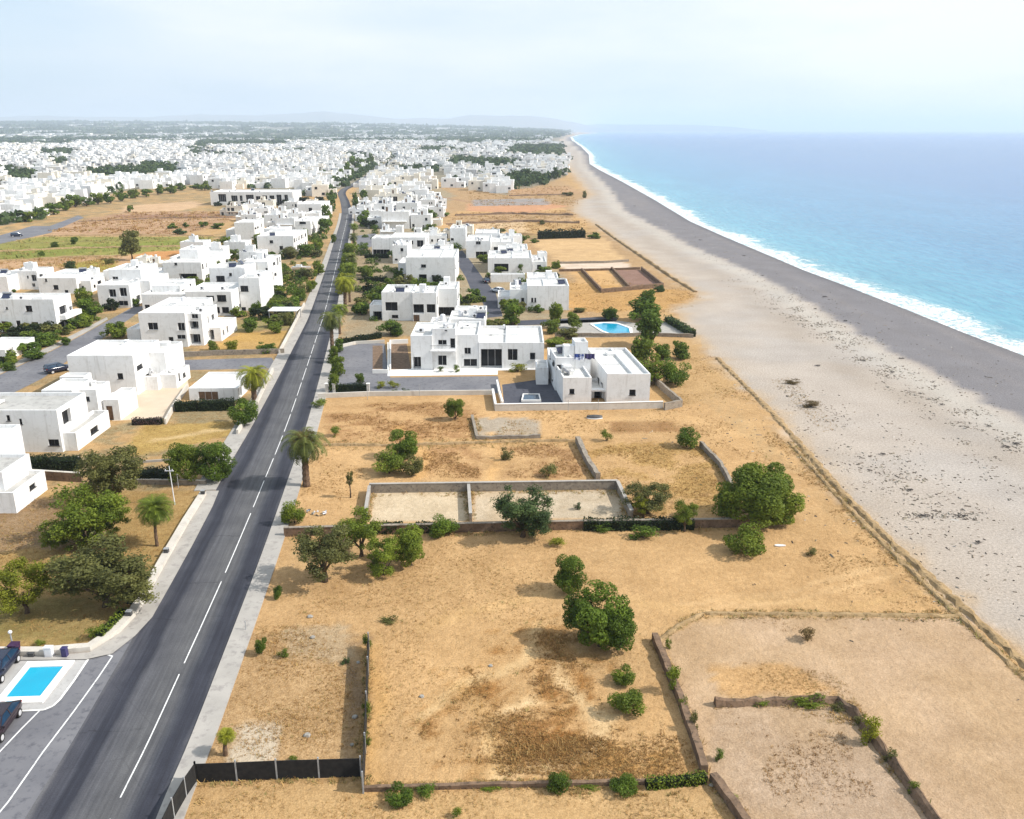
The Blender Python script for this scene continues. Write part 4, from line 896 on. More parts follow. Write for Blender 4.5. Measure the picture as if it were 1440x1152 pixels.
# near the seaside villa
tree(916, 488, 56, 62, M['L_dark'], 'tallest dark tree behind the seaside villa', 'mid', .25)
shrub(862, 470 - 20, 22, 20, M['L_dark'], 'shrub left of the pool, nearest the lane', 'mid')
tree(905, 452, 54, 40, M['L_dark'], 'broad dark tree behind the garden pool', 'mid', .1)
shrub(912, 430, 30, 26, M['L_dark'], 'dark bush at the sandy plots wall', 'mid')
shrub(928, 411, 20, 13, M['L_blue'], 'small bluish bush right of the walled plots', 'mid')
tree(905, 512, 46, 46, M['L_mid'], 'bushy tree hugging the villa east wall, back one', 'mid', .05)
tree(912, 540, 48, 48, M['L_mid'], 'bushy tree hugging the villa east wall, front one', 'mid', .05)
shrub(932, 512, 30, 30, M['L_dark'], 'round bush between villa trees and beach', 'mid')
shrub(952, 545, 50, 42, M['L_dark'], 'large dark bush right of the villa boundary wall', 'bush')
shrub(958, 507, 30, 30, M['L_dark'], 'dark bush nearest the beach edge', 'mid')
shrub(857, 448, 24, 18, M['L_dark'], 'dark bush behind the pool', 'mid')
hedge([(938, 452), (962, 466), (974, 474)], 1.6, 1.3, M['L_blue'], 'grey green hedge at the beach corner of the pool garden', .22, 22)
tree(780, 462, 26, 42, M['L_mid'], 'slim green tree beside the white house with two tiny windows', 'mid', .2)
shrub(775, 470, 30, 22, M['L_mid'], 'bush at the foot of the slim tree', 'mid')
tree(722, 458, 34, 36, M['L_dark'], 'dark round tree at the end of the residential street', 'mid', .08)
tree(806, 462, 24, 26, M['L_mid'], 'small tree on the lane corner', 'mid', .15)
shrub(800, 478, 40, 20, M['L_olive'], 'brown green shrub by the poolside terrace', 'mid')
shrub(785, 490, 44, 16, M['L_mid'], 'low green planting behind the seaside villa', 'mid')
shrub(690, 462, 30, 14, M['L_mid'], 'pale leafy bed behind the long villa', 'mid')
shrub(706, 458, 26, 12, M['L_yellow'], 'silvery bush by the street end', 'mid')
# ------------------------------------------------------------------ left of the road
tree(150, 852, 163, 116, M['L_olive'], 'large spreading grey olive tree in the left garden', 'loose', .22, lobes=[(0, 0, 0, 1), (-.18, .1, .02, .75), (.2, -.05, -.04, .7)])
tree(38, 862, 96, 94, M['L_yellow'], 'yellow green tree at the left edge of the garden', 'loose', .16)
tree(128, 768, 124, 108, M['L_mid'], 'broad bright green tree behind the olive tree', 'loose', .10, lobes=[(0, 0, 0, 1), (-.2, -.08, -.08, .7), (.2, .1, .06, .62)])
tree(165, 706, 105, 100, M['L_olive'], 'dark olive toned tree against the white villa corner', 'loose', .12, lobes=[(0, 0, 0, 1), (-.15, 0, .06, .7)])
tree(262, 678, 60, 62, M['L_mid'], 'leafy green tree on the inner side of the roadside pair', 'dense', .08)
tree(305, 676, 64, 68, M['L_dark'], 'dark tree nearest the road in the roadside pair', 'dense', .08)
palm(221, 768, 62, 80, 'short fan palm with a slim trunk in the left garden', 2, 'L_mid')
shrub(340, 602, 48, 46, M['L_dark'], 'dark round shrub by the pavement next to the low garage')
palm(358, 566, 60, 58, 'bushy yellow green palm beside the low garage roof', 1, 'L_yellow')
hedge([(247, 578), (278, 577)], 1.4, 1.5, M['L_black'], 'dark hedge left part in front of the garage')
hedge([(280, 577), (330, 576)], 1.4, 1.6, M['L_black'], 'dark hedge right part in front of the garage')
hedge([(187, 597), (228, 596)], 1.0, .9, M['L_plum'], 'purplish brown low hedge at the courtyard edge')
hedge([(24, 660), (112, 660)], 2.0, 1.7, M['L_black'], 'thick dark hedge below the nearest white villa')
hedge([(178, 676), (240, 676)], 2.0, 1.5, M['L_black'], 'black green hedge behind the utility pole')
shrub(130, 902, 28, 26, M['L_mid'], 'bright green weeds near the curved boundary wall', 'tuft')
hedge([(140, 902), (176, 866)], .8, .8, M['L_mid'], 'green grassy growth along the curved boundary wall', .10, 80)
hedge([(184, 850), (208, 815)], .9, .8, M['L_olive'], 'dry olive growth along the boundary wall below the palm', .10, 80)
shrub(55, 910, 16, 12, M['L_mid'], 'small weed behind the white utility box', 'tuft')
shrub(195, 842, 24, 18, M['L_olive'], 'grey shrub at the foot of the wall near the olive tree', 'tuft')
# garden planting around the left villas
for a in [(158, 478, 42, 28, 'L_mid', 'bright green clump at the side road by the balcony villa'), (62, 488, 46, 28, 'L_dark', 'dark garden bush, largest left of the side road'), (82, 470, 26, 14, 'L_black', 'dark low bush below the left edge villa'),
          (40, 508, 46, 20, 'L_dark', 'dark ground shrub along the path'), (18, 478, 14, 12, 'L_olive', 'brown bush in a small sandy garden'), (92, 486, 20, 14, 'L_dark', 'small dark bush by the path bend'),
          (10, 522, 22, 14, 'L_dark', 'dark bush at the picture edge by the path'), (122, 446, 30, 28, 'L_dark', 'dark bush in front of the villa with tall windows'), (115, 430, 30, 28, 'L_mid', 'green bush between two white villas'),
          (190, 432, 16, 14, 'L_dark', 'round bush at the head of the side road'), (352, 468, 34, 24, 'L_dark', 'dark round garden bush right of the balcony villa'), (298, 494, 18, 17, 'L_mid', 'green bush on the dry lawn edge'), (324, 494, 22, 16, 'L_yellow', 'yellowish bush on the dry lawn edge'),
          (372, 498, 34, 20, 'L_dark', 'dark hedge like bush by the cross road'), (360, 442, 22, 22, 'L_dark', 'dark shrub behind the garden bush'), (385, 470, 26, 18, 'L_mid', 'green shrub near the pavement wall'),
          (404, 458, 20, 20, 'L_olive', 'olive shrub near the pavement opposite the palm'), (402, 432, 36, 18, 'L_mid', 'green planting behind the white car shelter'), (385, 415, 30, 16, 'L_dark', 'dark planting in a roadside garden'), (420, 424, 22, 24, 'L_dark', 'dark bush close to the road'),
          (437, 412, 22, 20, 'L_mid', 'green bush at the road edge'), (447, 388, 20, 24, 'L_mid', 'small leafy tree at the road edge'), (404, 365, 34, 20, 'L_olive', 'olive scrub in the roadside plot, left clump'), (428, 362, 30, 20, 'L_dark', 'dark scrub in the roadside plot, middle clump'), (445, 352, 24, 18, 'L_mid', 'green scrub in the roadside plot, right clump'),
          (455, 330, 20, 24, 'L_dark', 'dark tree like bush left of the road bend'), (460, 312, 18, 26, 'L_dark', 'dark bush left of the road before the bend'), (425, 335, 18, 14, 'L_dark', 'dark bush between two white houses'), (317, 352, 34, 20, 'L_mid', 'green tree like bush behind white roofs'), (362, 342, 20, 14, 'L_mid', 'green bush on a back lot'),
          (104, 344, 16, 12, 'L_dark', 'round dark bush in the green meadow'), (75, 348, 14, 9, 'L_dark', 'small dark bush left in the meadow'), (57, 360, 12, 9, 'L_dark', 'small bush on the lower meadow edge'), (97, 379, 20, 14, 'L_blue', 'bluish bush below the meadow'),
          (152, 372, 16, 11, 'L_olive', 'dark bush near the tall meadow tree'), (132, 382, 10, 8, 'L_dark', 'tiny bush on the yellow field'), (240, 322, 16, 10, 'L_dark', 'bush at the field edge, first of a row'), (262, 320, 12, 8, 'L_dark', 'bush at the field edge, second of a row'), (285, 320, 14, 9, 'L_dark', 'bush at the field edge, third of a row'),
          (305, 322, 20, 9, 'L_dark', 'low dark bushes beside the white house at the field'), (252, 330, 22, 10, 'L_blue', 'dull bush below the field row'), (182, 299, 10, 11, 'L_dark', 'round lone bush on the ploughed field'), (45, 396, 20, 10, 'L_dark', 'dark bush left of the small white house'),
          (22, 394, 22, 7, 'L_dark', 'low hedge bush at the far left house'), (18, 412, 10, 6, 'L_dark', 'tiny bush among pale roofs')]:
    shrub(a[0], a[1], a[2], a[3], M[a[4]], a[5], 'mid' if a[1] > 340 else 'far')
tree(186, 366, 34, 46, M['L_olive'], 'tall thin tree standing alone in the green meadow', 'mid', .35)
# greenery strip on the sea side of the road
for k, (px, py, wd, h, m, lab) in enumerate([(470, 552, 20, 28, 'L_mid', 'lowest green bush of the roadside strip'), (474, 530, 26, 32, 'L_mid', 'second bush up the roadside strip'), (469, 512, 20, 28, 'L_mid', 'third bush up the roadside strip'), (476, 496, 18, 22, 'L_dark', 'fourth bush up the strip below the palm')]):
    shrub(px, py, wd, h, M[m], lab, 'mid')
palm(468, 505, 46, 70, 'feathery palm on the road verge by the forecourt', 1, 'L_palm')
palm(486, 440, 42, 54, 'yellow green palm at the lower end of the verge row', 1, 'L_yellow')
for k, (px, py, wd, h) in enumerate([(485, 414, 30, 34), (488, 398, 28, 32), (490, 382, 26, 30), (492, 366, 24, 28)]):
    tree(px, py, wd, h, M['L_mid' if k else 'L_yellow'], ['leafy street tree just above the yellow green palm', 'second street tree above the yellow green palm', 'third street tree above the yellow green palm', 'farthest street tree of the short verge row'][k], 'mid', .15)
shrub(548, 474, 44, 24, M['L_dark'], 'dark shrub mass behind the forecourt', 'mid')
hedge([(478, 484), (535, 475)], 1.2, 1.1, M['L_black'], 'dark hedge at the back of the forecourt', .2, 25)
hedge([(472, 551), (517, 550)], 1.0, 1.3, M['L_black'], 'black green clipped hedge at the forecourt gate', .12, 60)
shrub(506, 541, 16, 17, M['L_dark'], 'dark ball shrub above the gate hedge', 'mid')
shrub(535, 547, 18, 12, M['L_yellow'], 'pale succulent, left one in the gravel bed', 'tuft'); shrub(553, 547, 20, 13, M['L_yellow'], 'pale succulent, right one in the gravel bed', 'tuft')
shrub(555, 555, 11, 9, M['L_blue'], 'small dark ball plant, left one by the wall', 'tuft'); shrub(570, 555, 14, 11, M['L_blue'], 'dark ball plant, right one by the wall', 'tuft')
shrub(620, 524, 12, 10, M['L_blue'], 'dark plant at the foot of the balcony', 'tuft'); shrub(642, 524, 14, 12, M['L_dark'], 'dark plant right of the balcony', 'tuft')
shrub(728, 524, 38, 14, M['L_yellow'], 'pale flowering bed in front of the long villa', 'tuft', deep=.5)
hedge([(513, 396), (545, 396)], 1.4, 1.4, M['L_black'], 'dark hedge across the strip gardens', .25, 20); hedge([(502, 394), (548, 395)], .8, .5, M['L_black'], 'thin hedge at the front of the strip gardens', .2, 20)
shrub(560, 393, 24, 18, M['L_dark'], 'dark bush beside the gabled white house', 'mid'); hedge([(513, 363), (546, 363)], 1.6, 1.3, M['L_black'], 'upper dark hedge across the strip gardens', .25, 20)
hedge([(643, 428), (682, 424)], 1.5, 1.4, M['L_mid'], 'clipped green hedge behind the long white villa', .22, 22)
hedge([(757, 336), (822, 334)], 3.0, 3.2, M['L_black'], 'long tall dark hedge among the sandy plots', .4, 7); shrub(835, 336, 20, 12, M['L_dark'], 'dark bush at the end of the long tall hedge', 'far')
for a in [(735, 342, 20, 12, 'L_dark', 'bush beside the plots, left of the tall hedge'), (718, 338, 24, 14, 'L_mid', 'green bush behind the white row, right end'), (700, 332, 24, 12, 'L_olive', 'olive bush behind the white row'), (752, 342, 14, 8, 'L_dark', 'tiny dark bush by the tall hedge'), (757, 368, 14, 12, 'L_mid', 'bush right of the stepped white houses'),
          (782, 378, 20, 14, 'L_mid', 'bush at the corner of the walled plot'), (768, 384, 10, 10, 'L_dark', 'dark bush below the corner bush'), (732, 384, 16, 16, 'L_dark', 'dark palm like bush against a white wall'), (680, 370, 22, 14, 'L_mid', 'pale green bush at the street side'), (686, 396, 10, 14, 'L_dark', 'dark bush at the street corner'),
          (765, 316, 14, 7, 'L_olive', 'low scrub on the sand strip'), (824, 279, 11, 11, 'L_olive', 'lone round bush near the beach'), (800, 276, 18, 6, 'L_olive', 'flat scrub near the beach'), (606, 310, 24, 16, 'L_dark', 'dark bushes at the field corner, upper'), (606, 322, 20, 8, 'L_mid', 'clipped green hedge bush by the field'), (598, 330, 20, 8, 'L_mid', 'second clipped green hedge bush by the field'),
          (510, 318, 30, 24, 'L_dark', 'big dark bush right of the road below the bend'), (520, 322, 24, 14, 'L_black', 'dark undergrowth below the big bush'), (502, 292, 16, 22, 'L_dark', 'dark tree right of the road bend'), (512, 284, 14, 18, 'L_dark', 'second dark tree right of the road bend'), (500, 345, 8, 8, 'L_mid', 'small bush at the driveway'),
          (815, 440, 22, 8, 'L_olive', 'low scrub beside the white house corner'), (622, 305, 22, 10, 'L_dark', 'dark bush on the orange field edge')]:
    shrub(a[0], a[1], a[2], a[3], M[a[4]], a[5], 'mid' if a[1] > 345 else 'far')

# ------------------------------------------------------------------ dry grass and weeds: nobody could count them
def tufts():
    r = np.random.default_rng(77); V = []; Fc = []; T = []
    areas = [(l_, n_, .36, .68) for l_, n_ in WEEDLINES] + [([(590, 1010), (650, 960), (700, 905), (780, 890), (830, 935), (850, 1000), (830, 1060), (740, 1075), (620, 1070)], 3400, .26, .25), ([(812, 1020), (960, 1030), (985, 1092), (700, 1100), (700, 1060)], 2200, .26, .3),
             ([(345, 880), (510, 890), (510, 1074), (285, 1075)], 1800, .22, .4), ([(430, 780), (760, 760), (930, 900), (980, 1090), (520, 1105), (520, 900), (390, 870)], 4200, .2, .5), ([(820, 625), (985, 622), (1040, 690), (1010, 730), (890, 728), (845, 672)], 2400, .25, .45),
             ([(462, 570), (640, 566), (672, 585), (668, 616), (480, 622)], 1400, .3, .2), ([(598, 628), (680, 645), (670, 672), (596, 672)], 800, .26, .25), ([(700, 630), (810, 622), (832, 668), (700, 672)], 900, .26, .25),
             ([(700, 576), (960, 578), (990, 620), (830, 600), (700, 612)], 900, .3, .5), ([(1060, 600), (1100, 610), (1420, 940), (1360, 905)], 1500, .22, .45), ([(1130, 760), (1280, 800), (1340, 860), (1180, 850)], 700, .2, .5), ([(1010, 940), (1120, 930), (1190, 985), (1240, 1060), (1300, 1140), (1180, 990), (1010, 984)], 1500, .18, .5),
             ([(1040, 1010), (1180, 1020), (1200, 1140), (1060, 1140)], 500, .2, .15), ([(930, 905), (990, 865), (1350, 868), (1330, 880), (1000, 880)], 900, .16, .4), ([(0, 700), (280, 695), (185, 860), (110, 910), (0, 912)], 3500, .22, .55), ([(200, 600), (330, 595), (320, 610), (180, 640)], 500, .22, .7),
             ([(275, 1108), (508, 1098), (1000, 1104), (1060, 1180), (200, 1180)], 1600, .2, .5), ([(520, 1112), (990, 1096), (990, 1103), (520, 1120)], 1500, .24, .6), ([(1002, 986), (1180, 982), (1210, 1010), (1300, 1140), (1290, 1140), (1190, 1000), (1002, 994)], 1400, .26, .6),
             ([(-40, 368), (0, 342), (60, 333), (300, 333), (285, 348), (180, 358)], 520, 1.1, .95), ([(60, 326), (180, 298), (340, 298), (300, 320), (250, 331)], 1300, 1.2, .4), ([(0, 368), (180, 360), (140, 386), (0, 400)], 700, 1.0, .5), ([(625, 314), (640, 300), (800, 296), (836, 328), (655, 332)], 1200, 1.0, .45), ([(660, 262), (800, 262), (810, 290), (660, 290)], 900, 1.2, .5),
             ([(380, 640), (500, 640), (500, 720), (400, 730)], 700, .25, .4), ([(1085, 535), (1110, 530), (1180, 600), (1160, 610)], 260, .25, .6), ([(905, 560), (960, 560), (1080, 640), (1060, 660)], 500, .28, .4), ([(790, 390), (980, 405), (980, 425), (940, 440), (810, 440)], 900, .4, .5), ([(930, 480), (985, 490), (1060, 560), (960, 570)], 700, .3, .5)]
    for poly, n, sz, tn in areas:
        n = int(n * 1.8); sz *= .55
        pw = PX(poly); xs = [p[0] for p in pw]; ys = [p[1] for p in pw]
        x = r.uniform(min(xs), max(xs), n * 3); y = r.uniform(min(ys), max(ys), n * 3)
        den = fbm(x * .22, y * .22, 91, 5)
        ok = inside(x + (fbm(x * .25, y * .25, 71, 4) - .5) * (9 if n > 500 else 1.5), y + (fbm(x * .25, y * .25, 72, 4) - .5) * (9 if n > 500 else 1.5), pw) & (den + r.normal(0, .10, len(x)) > (.52 if n > 500 else .3)); x, y = x[ok][:n], y[ok][:n]
        dr = np.full(len(x), 9.0)
        for k in range(0, len(RC) - 8, 4):
            p, nn = road_frame(k); q = (x - p.x) * nn.x + (y - p.y) * nn.y; al = np.abs((x - p.x) * nn.y - (y - p.y) * nn.x)
            dr = np.where((al < 5) & (q > -8.2) & (q < 5.0), 0, dr)
        x, y = x[dr > 1], y[dr > 1]
        m = len(x); K = 7; s = sz * r.uniform(.45, 1.5, m) * np.where(r.random(m) < .04, 2.0, 1)
        tone = (tn + r.normal(0, .2, m) + .05).clip(0, 1)
        for k in range(K):
            a = r.uniform(0, 6.28, m); l = s * r.uniform(.7, 1.3, m); rad = s * .9
            bx, by = x + np.cos(a * 7) * rad * r.random(m), y + np.sin(a * 7) * rad * r.random(m)
            w0 = s * .09; ca, sa = np.cos(a + 1.57), np.sin(a + 1.57)
            tx, ty = bx + np.cos(a) * l * .45, by + np.sin(a) * l * .45
            p = np.stack([np.stack([bx - ca * w0, by - sa * w0, 0 * bx], 1), np.stack([bx + ca * w0, by + sa * w0, 0 * bx], 1), np.stack([tx + ca * w0 * .3, ty + sa * w0 * .3, l * .55], 1), np.stack([tx - ca * w0 * .3, ty - sa * w0 * .3, l * .55], 1)], 1)
            V.append(p.reshape(-1, 3)); T.append(tone)
    v = np.concatenate(V); t_ = np.concatenate(T)
    m, tt, b = nt('dry_weeds'); a = node(tt, 'ShaderNodeAttribute', attribute_name='tone')
    c = ramp(tt, a.outputs['Fac'], [(0, (.17, .085, .026)), (.35, (.30, .165, .052)), (.66, (.42, .275, .11)), (.85, (.30, .23, .085)), (1, (.15, .16, .045))])
    tt.links.new(c, b.inputs['Base Color']); b.inputs['Roughness'].default_value = .95
    me = np_mesh('dry_grass', v, np.arange(len(v)).reshape(-1, 4), [m]); add_tone(me, t_, 4)
    tag(link('dry_grass', me), 'brown and golden dry weeds scattered over the fields', 'weeds', None, 'stuff')
# ------------------------------------------------------------------ houses
WIN = {}
def window_meshes(w, h, kind, dark):
    key = (round(w, 1), round(h, 1), kind, dark)
    if key in WIN: return WIN[key]
    w, h = key[0] or .1, key[1] or .1; fr = MB(); pn = MB(); tk = .06 if w > .7 else .04
    # local frame: x along the wall, z up, -y outwards; the pane sits behind the frame
    bars = [(0, w, 0, tk), (0, w, h - tk, h), (0, tk, tk, h - tk), (w - tk, w, tk, h - tk)]
    if w > 1.1:
        for q in range(1, max(2, int(w / 1.1 + .3))): bars.append((w * q / max(2, int(w / 1.1 + .3)) - tk / 2, w * q / max(2, int(w / 1.1 + .3)) + tk / 2, tk, h - tk))
    for a, b, c, d in bars: fr.box(a, b, -.05, 0, c, d)
    if kind != 'd' and h < 1.7: fr.box(-.08, w + .08, -.30, -.051, -.07, 0)
    pn.box(tk * .5, w - tk * .5, -.012, -.002, tk * .5, h - tk * .5)
    fm = M['darkframe'] if dark else M['frame']
    r = (fr.mesh('door' if kind == 'd' else 'window', fm), pn.mesh('pane', M['wood'] if kind == 'd' else M['glass']))
    WIN[key] = r; return r
class House:
    def __init__(s, ox, oy, shear=0, seed=0):
        s.o = (ox, oy); s.k = shear; s.W = MB(); s.Rf = MB(); s.wins = []; s.ex = []; s.r = random.Random(seed); s.tops = []
    def T(s, x, y, z): return (x + s.k * (y - s.y00) if s.k else x, y, z)
    y00 = 0
    def facade(s, A, B, z0, z1, out, holes, par=True):
        "vertical wall from A to B (plan), seen from the side 'out'; holes (u0,u1,z0,z1,type)"
        A = Vector((*A, 0)); B = Vector((*B, 0)); d = B - A; L = d.length; d.normalize(); n = Vector((*out, 0))
        hs = []
        for (u0, u1, a, b, t) in holes:
            u0, u1 = max(.08, u0), min(L - .08, u1); a, b = max(z0 + (.02 if t not in 'do' else .0), a), min(z1 - .12, b)
            if u1 - u0 > .15 and b - a > .15 and not any(u0 < q[1] + .05 and u1 > q[0] - .05 and a < q[3] + .05 and b > q[2] - .05 for q in hs): hs.append((u0, u1, a, b, t))
        us = sorted({0, L} | {q for h in hs for q in h[:2]}); zs = sorted({z0, z1} | {q for h in hs for q in h[2:4]})
        P = lambda u, z, dep=0: s.T(*(A + d * u - n * dep)[:2], z)
        for i in range(len(us) - 1):
            for j in range(len(zs) - 1):
                um, zm = (us[i] + us[i + 1]) / 2, (zs[j] + zs[j + 1]) / 2
                if any(h[0] < um < h[1] and h[2] < zm < h[3] for h in hs): continue
                s.W.quad(P(us[i], zs[j]), P(us[i + 1], zs[j]), P(us[i + 1], zs[j + 1]), P(us[i], zs[j + 1]))
        for (u0, u1, a, b, t) in hs:
            dp = {'w': .2, 'd': .25, 'o': 1.7, 's': .5}[t]
            s.W.quad(P(u0, a), P(u0, b), P(u0, b, dp), P(u0, a, dp)); s.W.quad(P(u1, b), P(u1, a), P(u1, a, dp), P(u1, b, dp))
            s.W.quad(P(u0, b), P(u1, b), P(u1, b, dp), P(u0, b, dp)); s.W.quad(P(u1, a), P(u0, a), P(u0, a, dp), P(u1, a, dp))
            s.W.quad(P(u0, a, dp), P(u1, a, dp), P(u1, b, dp), P(u0, b, dp))
            ang = math.atan2(d.y, d.x); q = A + d * u0 - n * (dp - .012)
            s.wins.append((s.T(q.x, q.y, a), ang, u1 - u0, b - a, t))
    def vol(s, x0, x1, y0, y1, z0, z1, S=(), E=(), Wt=(), N=(), par=.45, roof=None):
        if z1 - z0 < par + .3: par = max(.05, (z1 - z0) * .3)
        s.facade((x0, y0), (x1, y0), z0, z1, (0, -1), S); s.facade((x1, y0), (x1, y1), z0, z1, (1, 0), E)
        s.facade((x1, y1), (x0, y1), z0, z1, (0, 1), N); s.facade((x0, y1), (x0, y0), z0, z1, (-1, 0), Wt)
        t = .22; X = [x0, x0 + t, x1 - t, x1]; Y = [y0, y0 + t, y1 - t, y1]; T = s.T
        for a in ((0, 3, 0, 1), (0, 3, 2, 3), (0, 1, 1, 2), (2, 3, 1, 2)):
            s.W.quad(T(X[a[0]], Y[a[2]], z1), T(X[a[1]], Y[a[2]], z1), T(X[a[1]], Y[a[3]], z1), T(X[a[0]], Y[a[3]], z1))
        zd = z1 - par; q = [(X[1], Y[1]), (X[2], Y[1]), (X[2], Y[2]), (X[1], Y[2])]
        for i in range(4):
            a, b = q[i], q[(i + 1) % 4]; s.W.quad(T(*b, zd), T(*a, zd), T(*a, z1), T(*b, z1))
        s.Rf.quad(*[T(*a, zd) for a in q]); s.parts_on_roof(X[1], X[2], Y[1], Y[2], zd, par); s.tops.append((X[1], X[2], Y[1], Y[2], zd))
    def parts_on_roof(s, x0, x1, y0, y1, zd, par):
        "low upstands dividing the roof deck, as on the terraces of these houses"
        r = s.r; w, d = x1 - x0, y1 - y0
        if getattr(s, 'plain', False): return
        def bar(a, b, c, e, h):
            T = s.T; P = [(a, c), (b, c), (b, e), (a, e)]
            for i in range(4): p, q = P[i], P[(i + 1) % 4]; s.W.quad(T(*p, zd), T(*q, zd), T(*q, zd + h), T(*p, zd + h))
            s.W.quad(*[T(*p, zd + h) for p in P])
        if w > 4.5 and d > 3 and r.random() < .7:
            x = x0 + w * r.uniform(.3, .7); bar(x, x + .2, y0 + .01, y1 - .01, par * r.uniform(.7, .96))
        if d > 5.5 and w > 3 and r.random() < .6:
            y = y0 + d * r.uniform(.35, .65); bar(x0 + .01, x0 + w * r.uniform(.45, .98), y, y + .2, par * r.uniform(.6, .9))
        if w > 3.4 and d > 3.4 and r.random() < .5:
            a, c = x0 + r.uniform(.4, w - 2.6), y0 + r.uniform(.6, d - 2.4); bar(a, a + r.uniform(1.4, 2.1), c, c + r.uniform(1.2, 1.7), r.choice([.5, .8, 1.9]))
    def slab(s, x0, x1, y0, y1, z, th=.18): s.W.box(x0, x1, y0, y1, z - th, z)
    # ---- volumes traced in photo pixels
    def pv(s, xl, xr, yb, yt, yr, S=None, E=None, par=.45, Y=None, win=True, dmin=2.0):
        X, Yg = G((xl + xr) / 2, yb); Yf = Y or Yg
        x0, z1 = onS(xl, (yb + yt) / 2, Yf); x1, _ = onS(xr, (yb + yt) / 2, Yf)
        _, z1 = onS((xl + xr) / 2, yt, Yf)
        yB = max(G((xl + xr) / 2, yr, z1)[1], Yf + dmin); yB = min(yB, Yf + 22)
        SS = []
        for h in (S or []):
            a, b, c, d, t = h; ua, zt = onS(a, (c + d) / 2, Yf); ub, zb = onS(b, (c + d) / 2, Yf); _, zt = onS((a + b) / 2, c, Yf); _, zb = onS((a + b) / 2, d, Yf)
            SS.append((ua - x0, ub - x0, max(zb, 0), zt, t))
        EE = []
        for h in (E or []):
            a, c, b, d, t = h; y0, z0 = onE(a, c, x1); y1, z2 = onE(b, d, x1); EE.append((y0 - Yf, y1 - Yf, max(z0, 0), z2, t))
        if win:
            if S is None: SS = s.autoholes(x1 - x0, 0, z1)
            if E is None or (E == [] and s.r.random() < .6): EE = s.autoholes(yB - Yf, 0, z1)
        if s.k and s.y00 == 0: s.y00 = Yf
        ox, oy = s.o
        if s.o == (None, None): s.o = ox, oy = (x0 + x1) / 2, Yf
        if s.k: s.y00 = s.yk
        s.vol(x0 - ox, x1 - ox, Yf - oy, yB - oy, 0, z1, SS, EE, s.autoholes(yB - Yf, 0, z1) if win else (), (), par)
        return (x0 - ox, x1 - ox, Yf - oy, yB - oy, z1)
    def autoholes(s, L, z0, z1):
        r = s.r; out = []; st = max(1, int((z1 - z0 + .3) / 3.0))
        for k in range(st):
            u = r.uniform(.5, 1.6)
            while u < L - 1.2:
                w = r.choice([.7, 1.0, 1.2, 1.8, 2.3]); base = z0 + k * 3.0
                if u + w > L - .4: break
                if r.random() < .62:
                    t = 'w'
                    if w > 1.7 and r.random() < .35: out.append((u, u + w, base + .1, base + 2.4, 's'))
                    elif k == 0 and w == 1.0 and r.random() < .5: out.append((u, u + w, base + .0, base + 2.15, 'd'))
                    else: out.append((u, u + w, base + 1.0, base + 1.0 + r.choice([.7, 1.1, 1.3]), t))
                u += w + r.uniform(.7, 2.6)
        return out
    # ---- roof things (each a part of the house)
    def roof_kit(s, n=2):
        r = s.r
        for i in range(n * 2 if n else 0):
            if not s.tops: return
            x0, x1, y0, y1, z = r.choice(s.tops)
            if x1 - x0 < 2.4 or y1 - y0 < 2.0: continue
            x, y = r.uniform(x0 + .7, x1 - 1.4), r.uniform(y0 + .6, y1 - 1.1)
            s.ex.append((r.choice(['air_conditioner', 'air_conditioner', 'water_tank', 'solar_heater', 'roof_vent', 'satellite_dish']), *s.T(x, y, z), r.choice([0, 1.57, .3])))
    def finish(s, name, label, group=None, cat='house', mat='plaster', roof='roof', dark=None, loc=None):
        root = empty(name, (s.o[0] if loc is None else loc[0], s.o[1] if loc is None else loc[1], 0)); tag(root, label, cat, group)
        s.W.build('wall', M[mat], root); s.Rf.build('roof', M[roof], root)
        dk = s.r.random() < .65 if dark is None else dark
        for (p, ang, w, h, t) in s.wins:
            fr, pn = window_meshes(w, h, 'd' if t == 'd' else 'w', dk)
            o = link({'d': 'door', 'o': 'sliding_door_or_shade_pane', 's': 'sliding_door_or_shade_pane'}.get(t, 'window'), fr, root, p); o.rotation_euler = (0, 0, ang)  # open recesses get a dark pane standing in for their shade
            link('panel' if t == 'd' else 'pane', pn, o)
        for (k, x, y, z, a) in s.ex:
            o = link(k, kit(k), root, (x, y, z)); o.rotation_euler = (0, 0, a)
        return root
KIT = {}
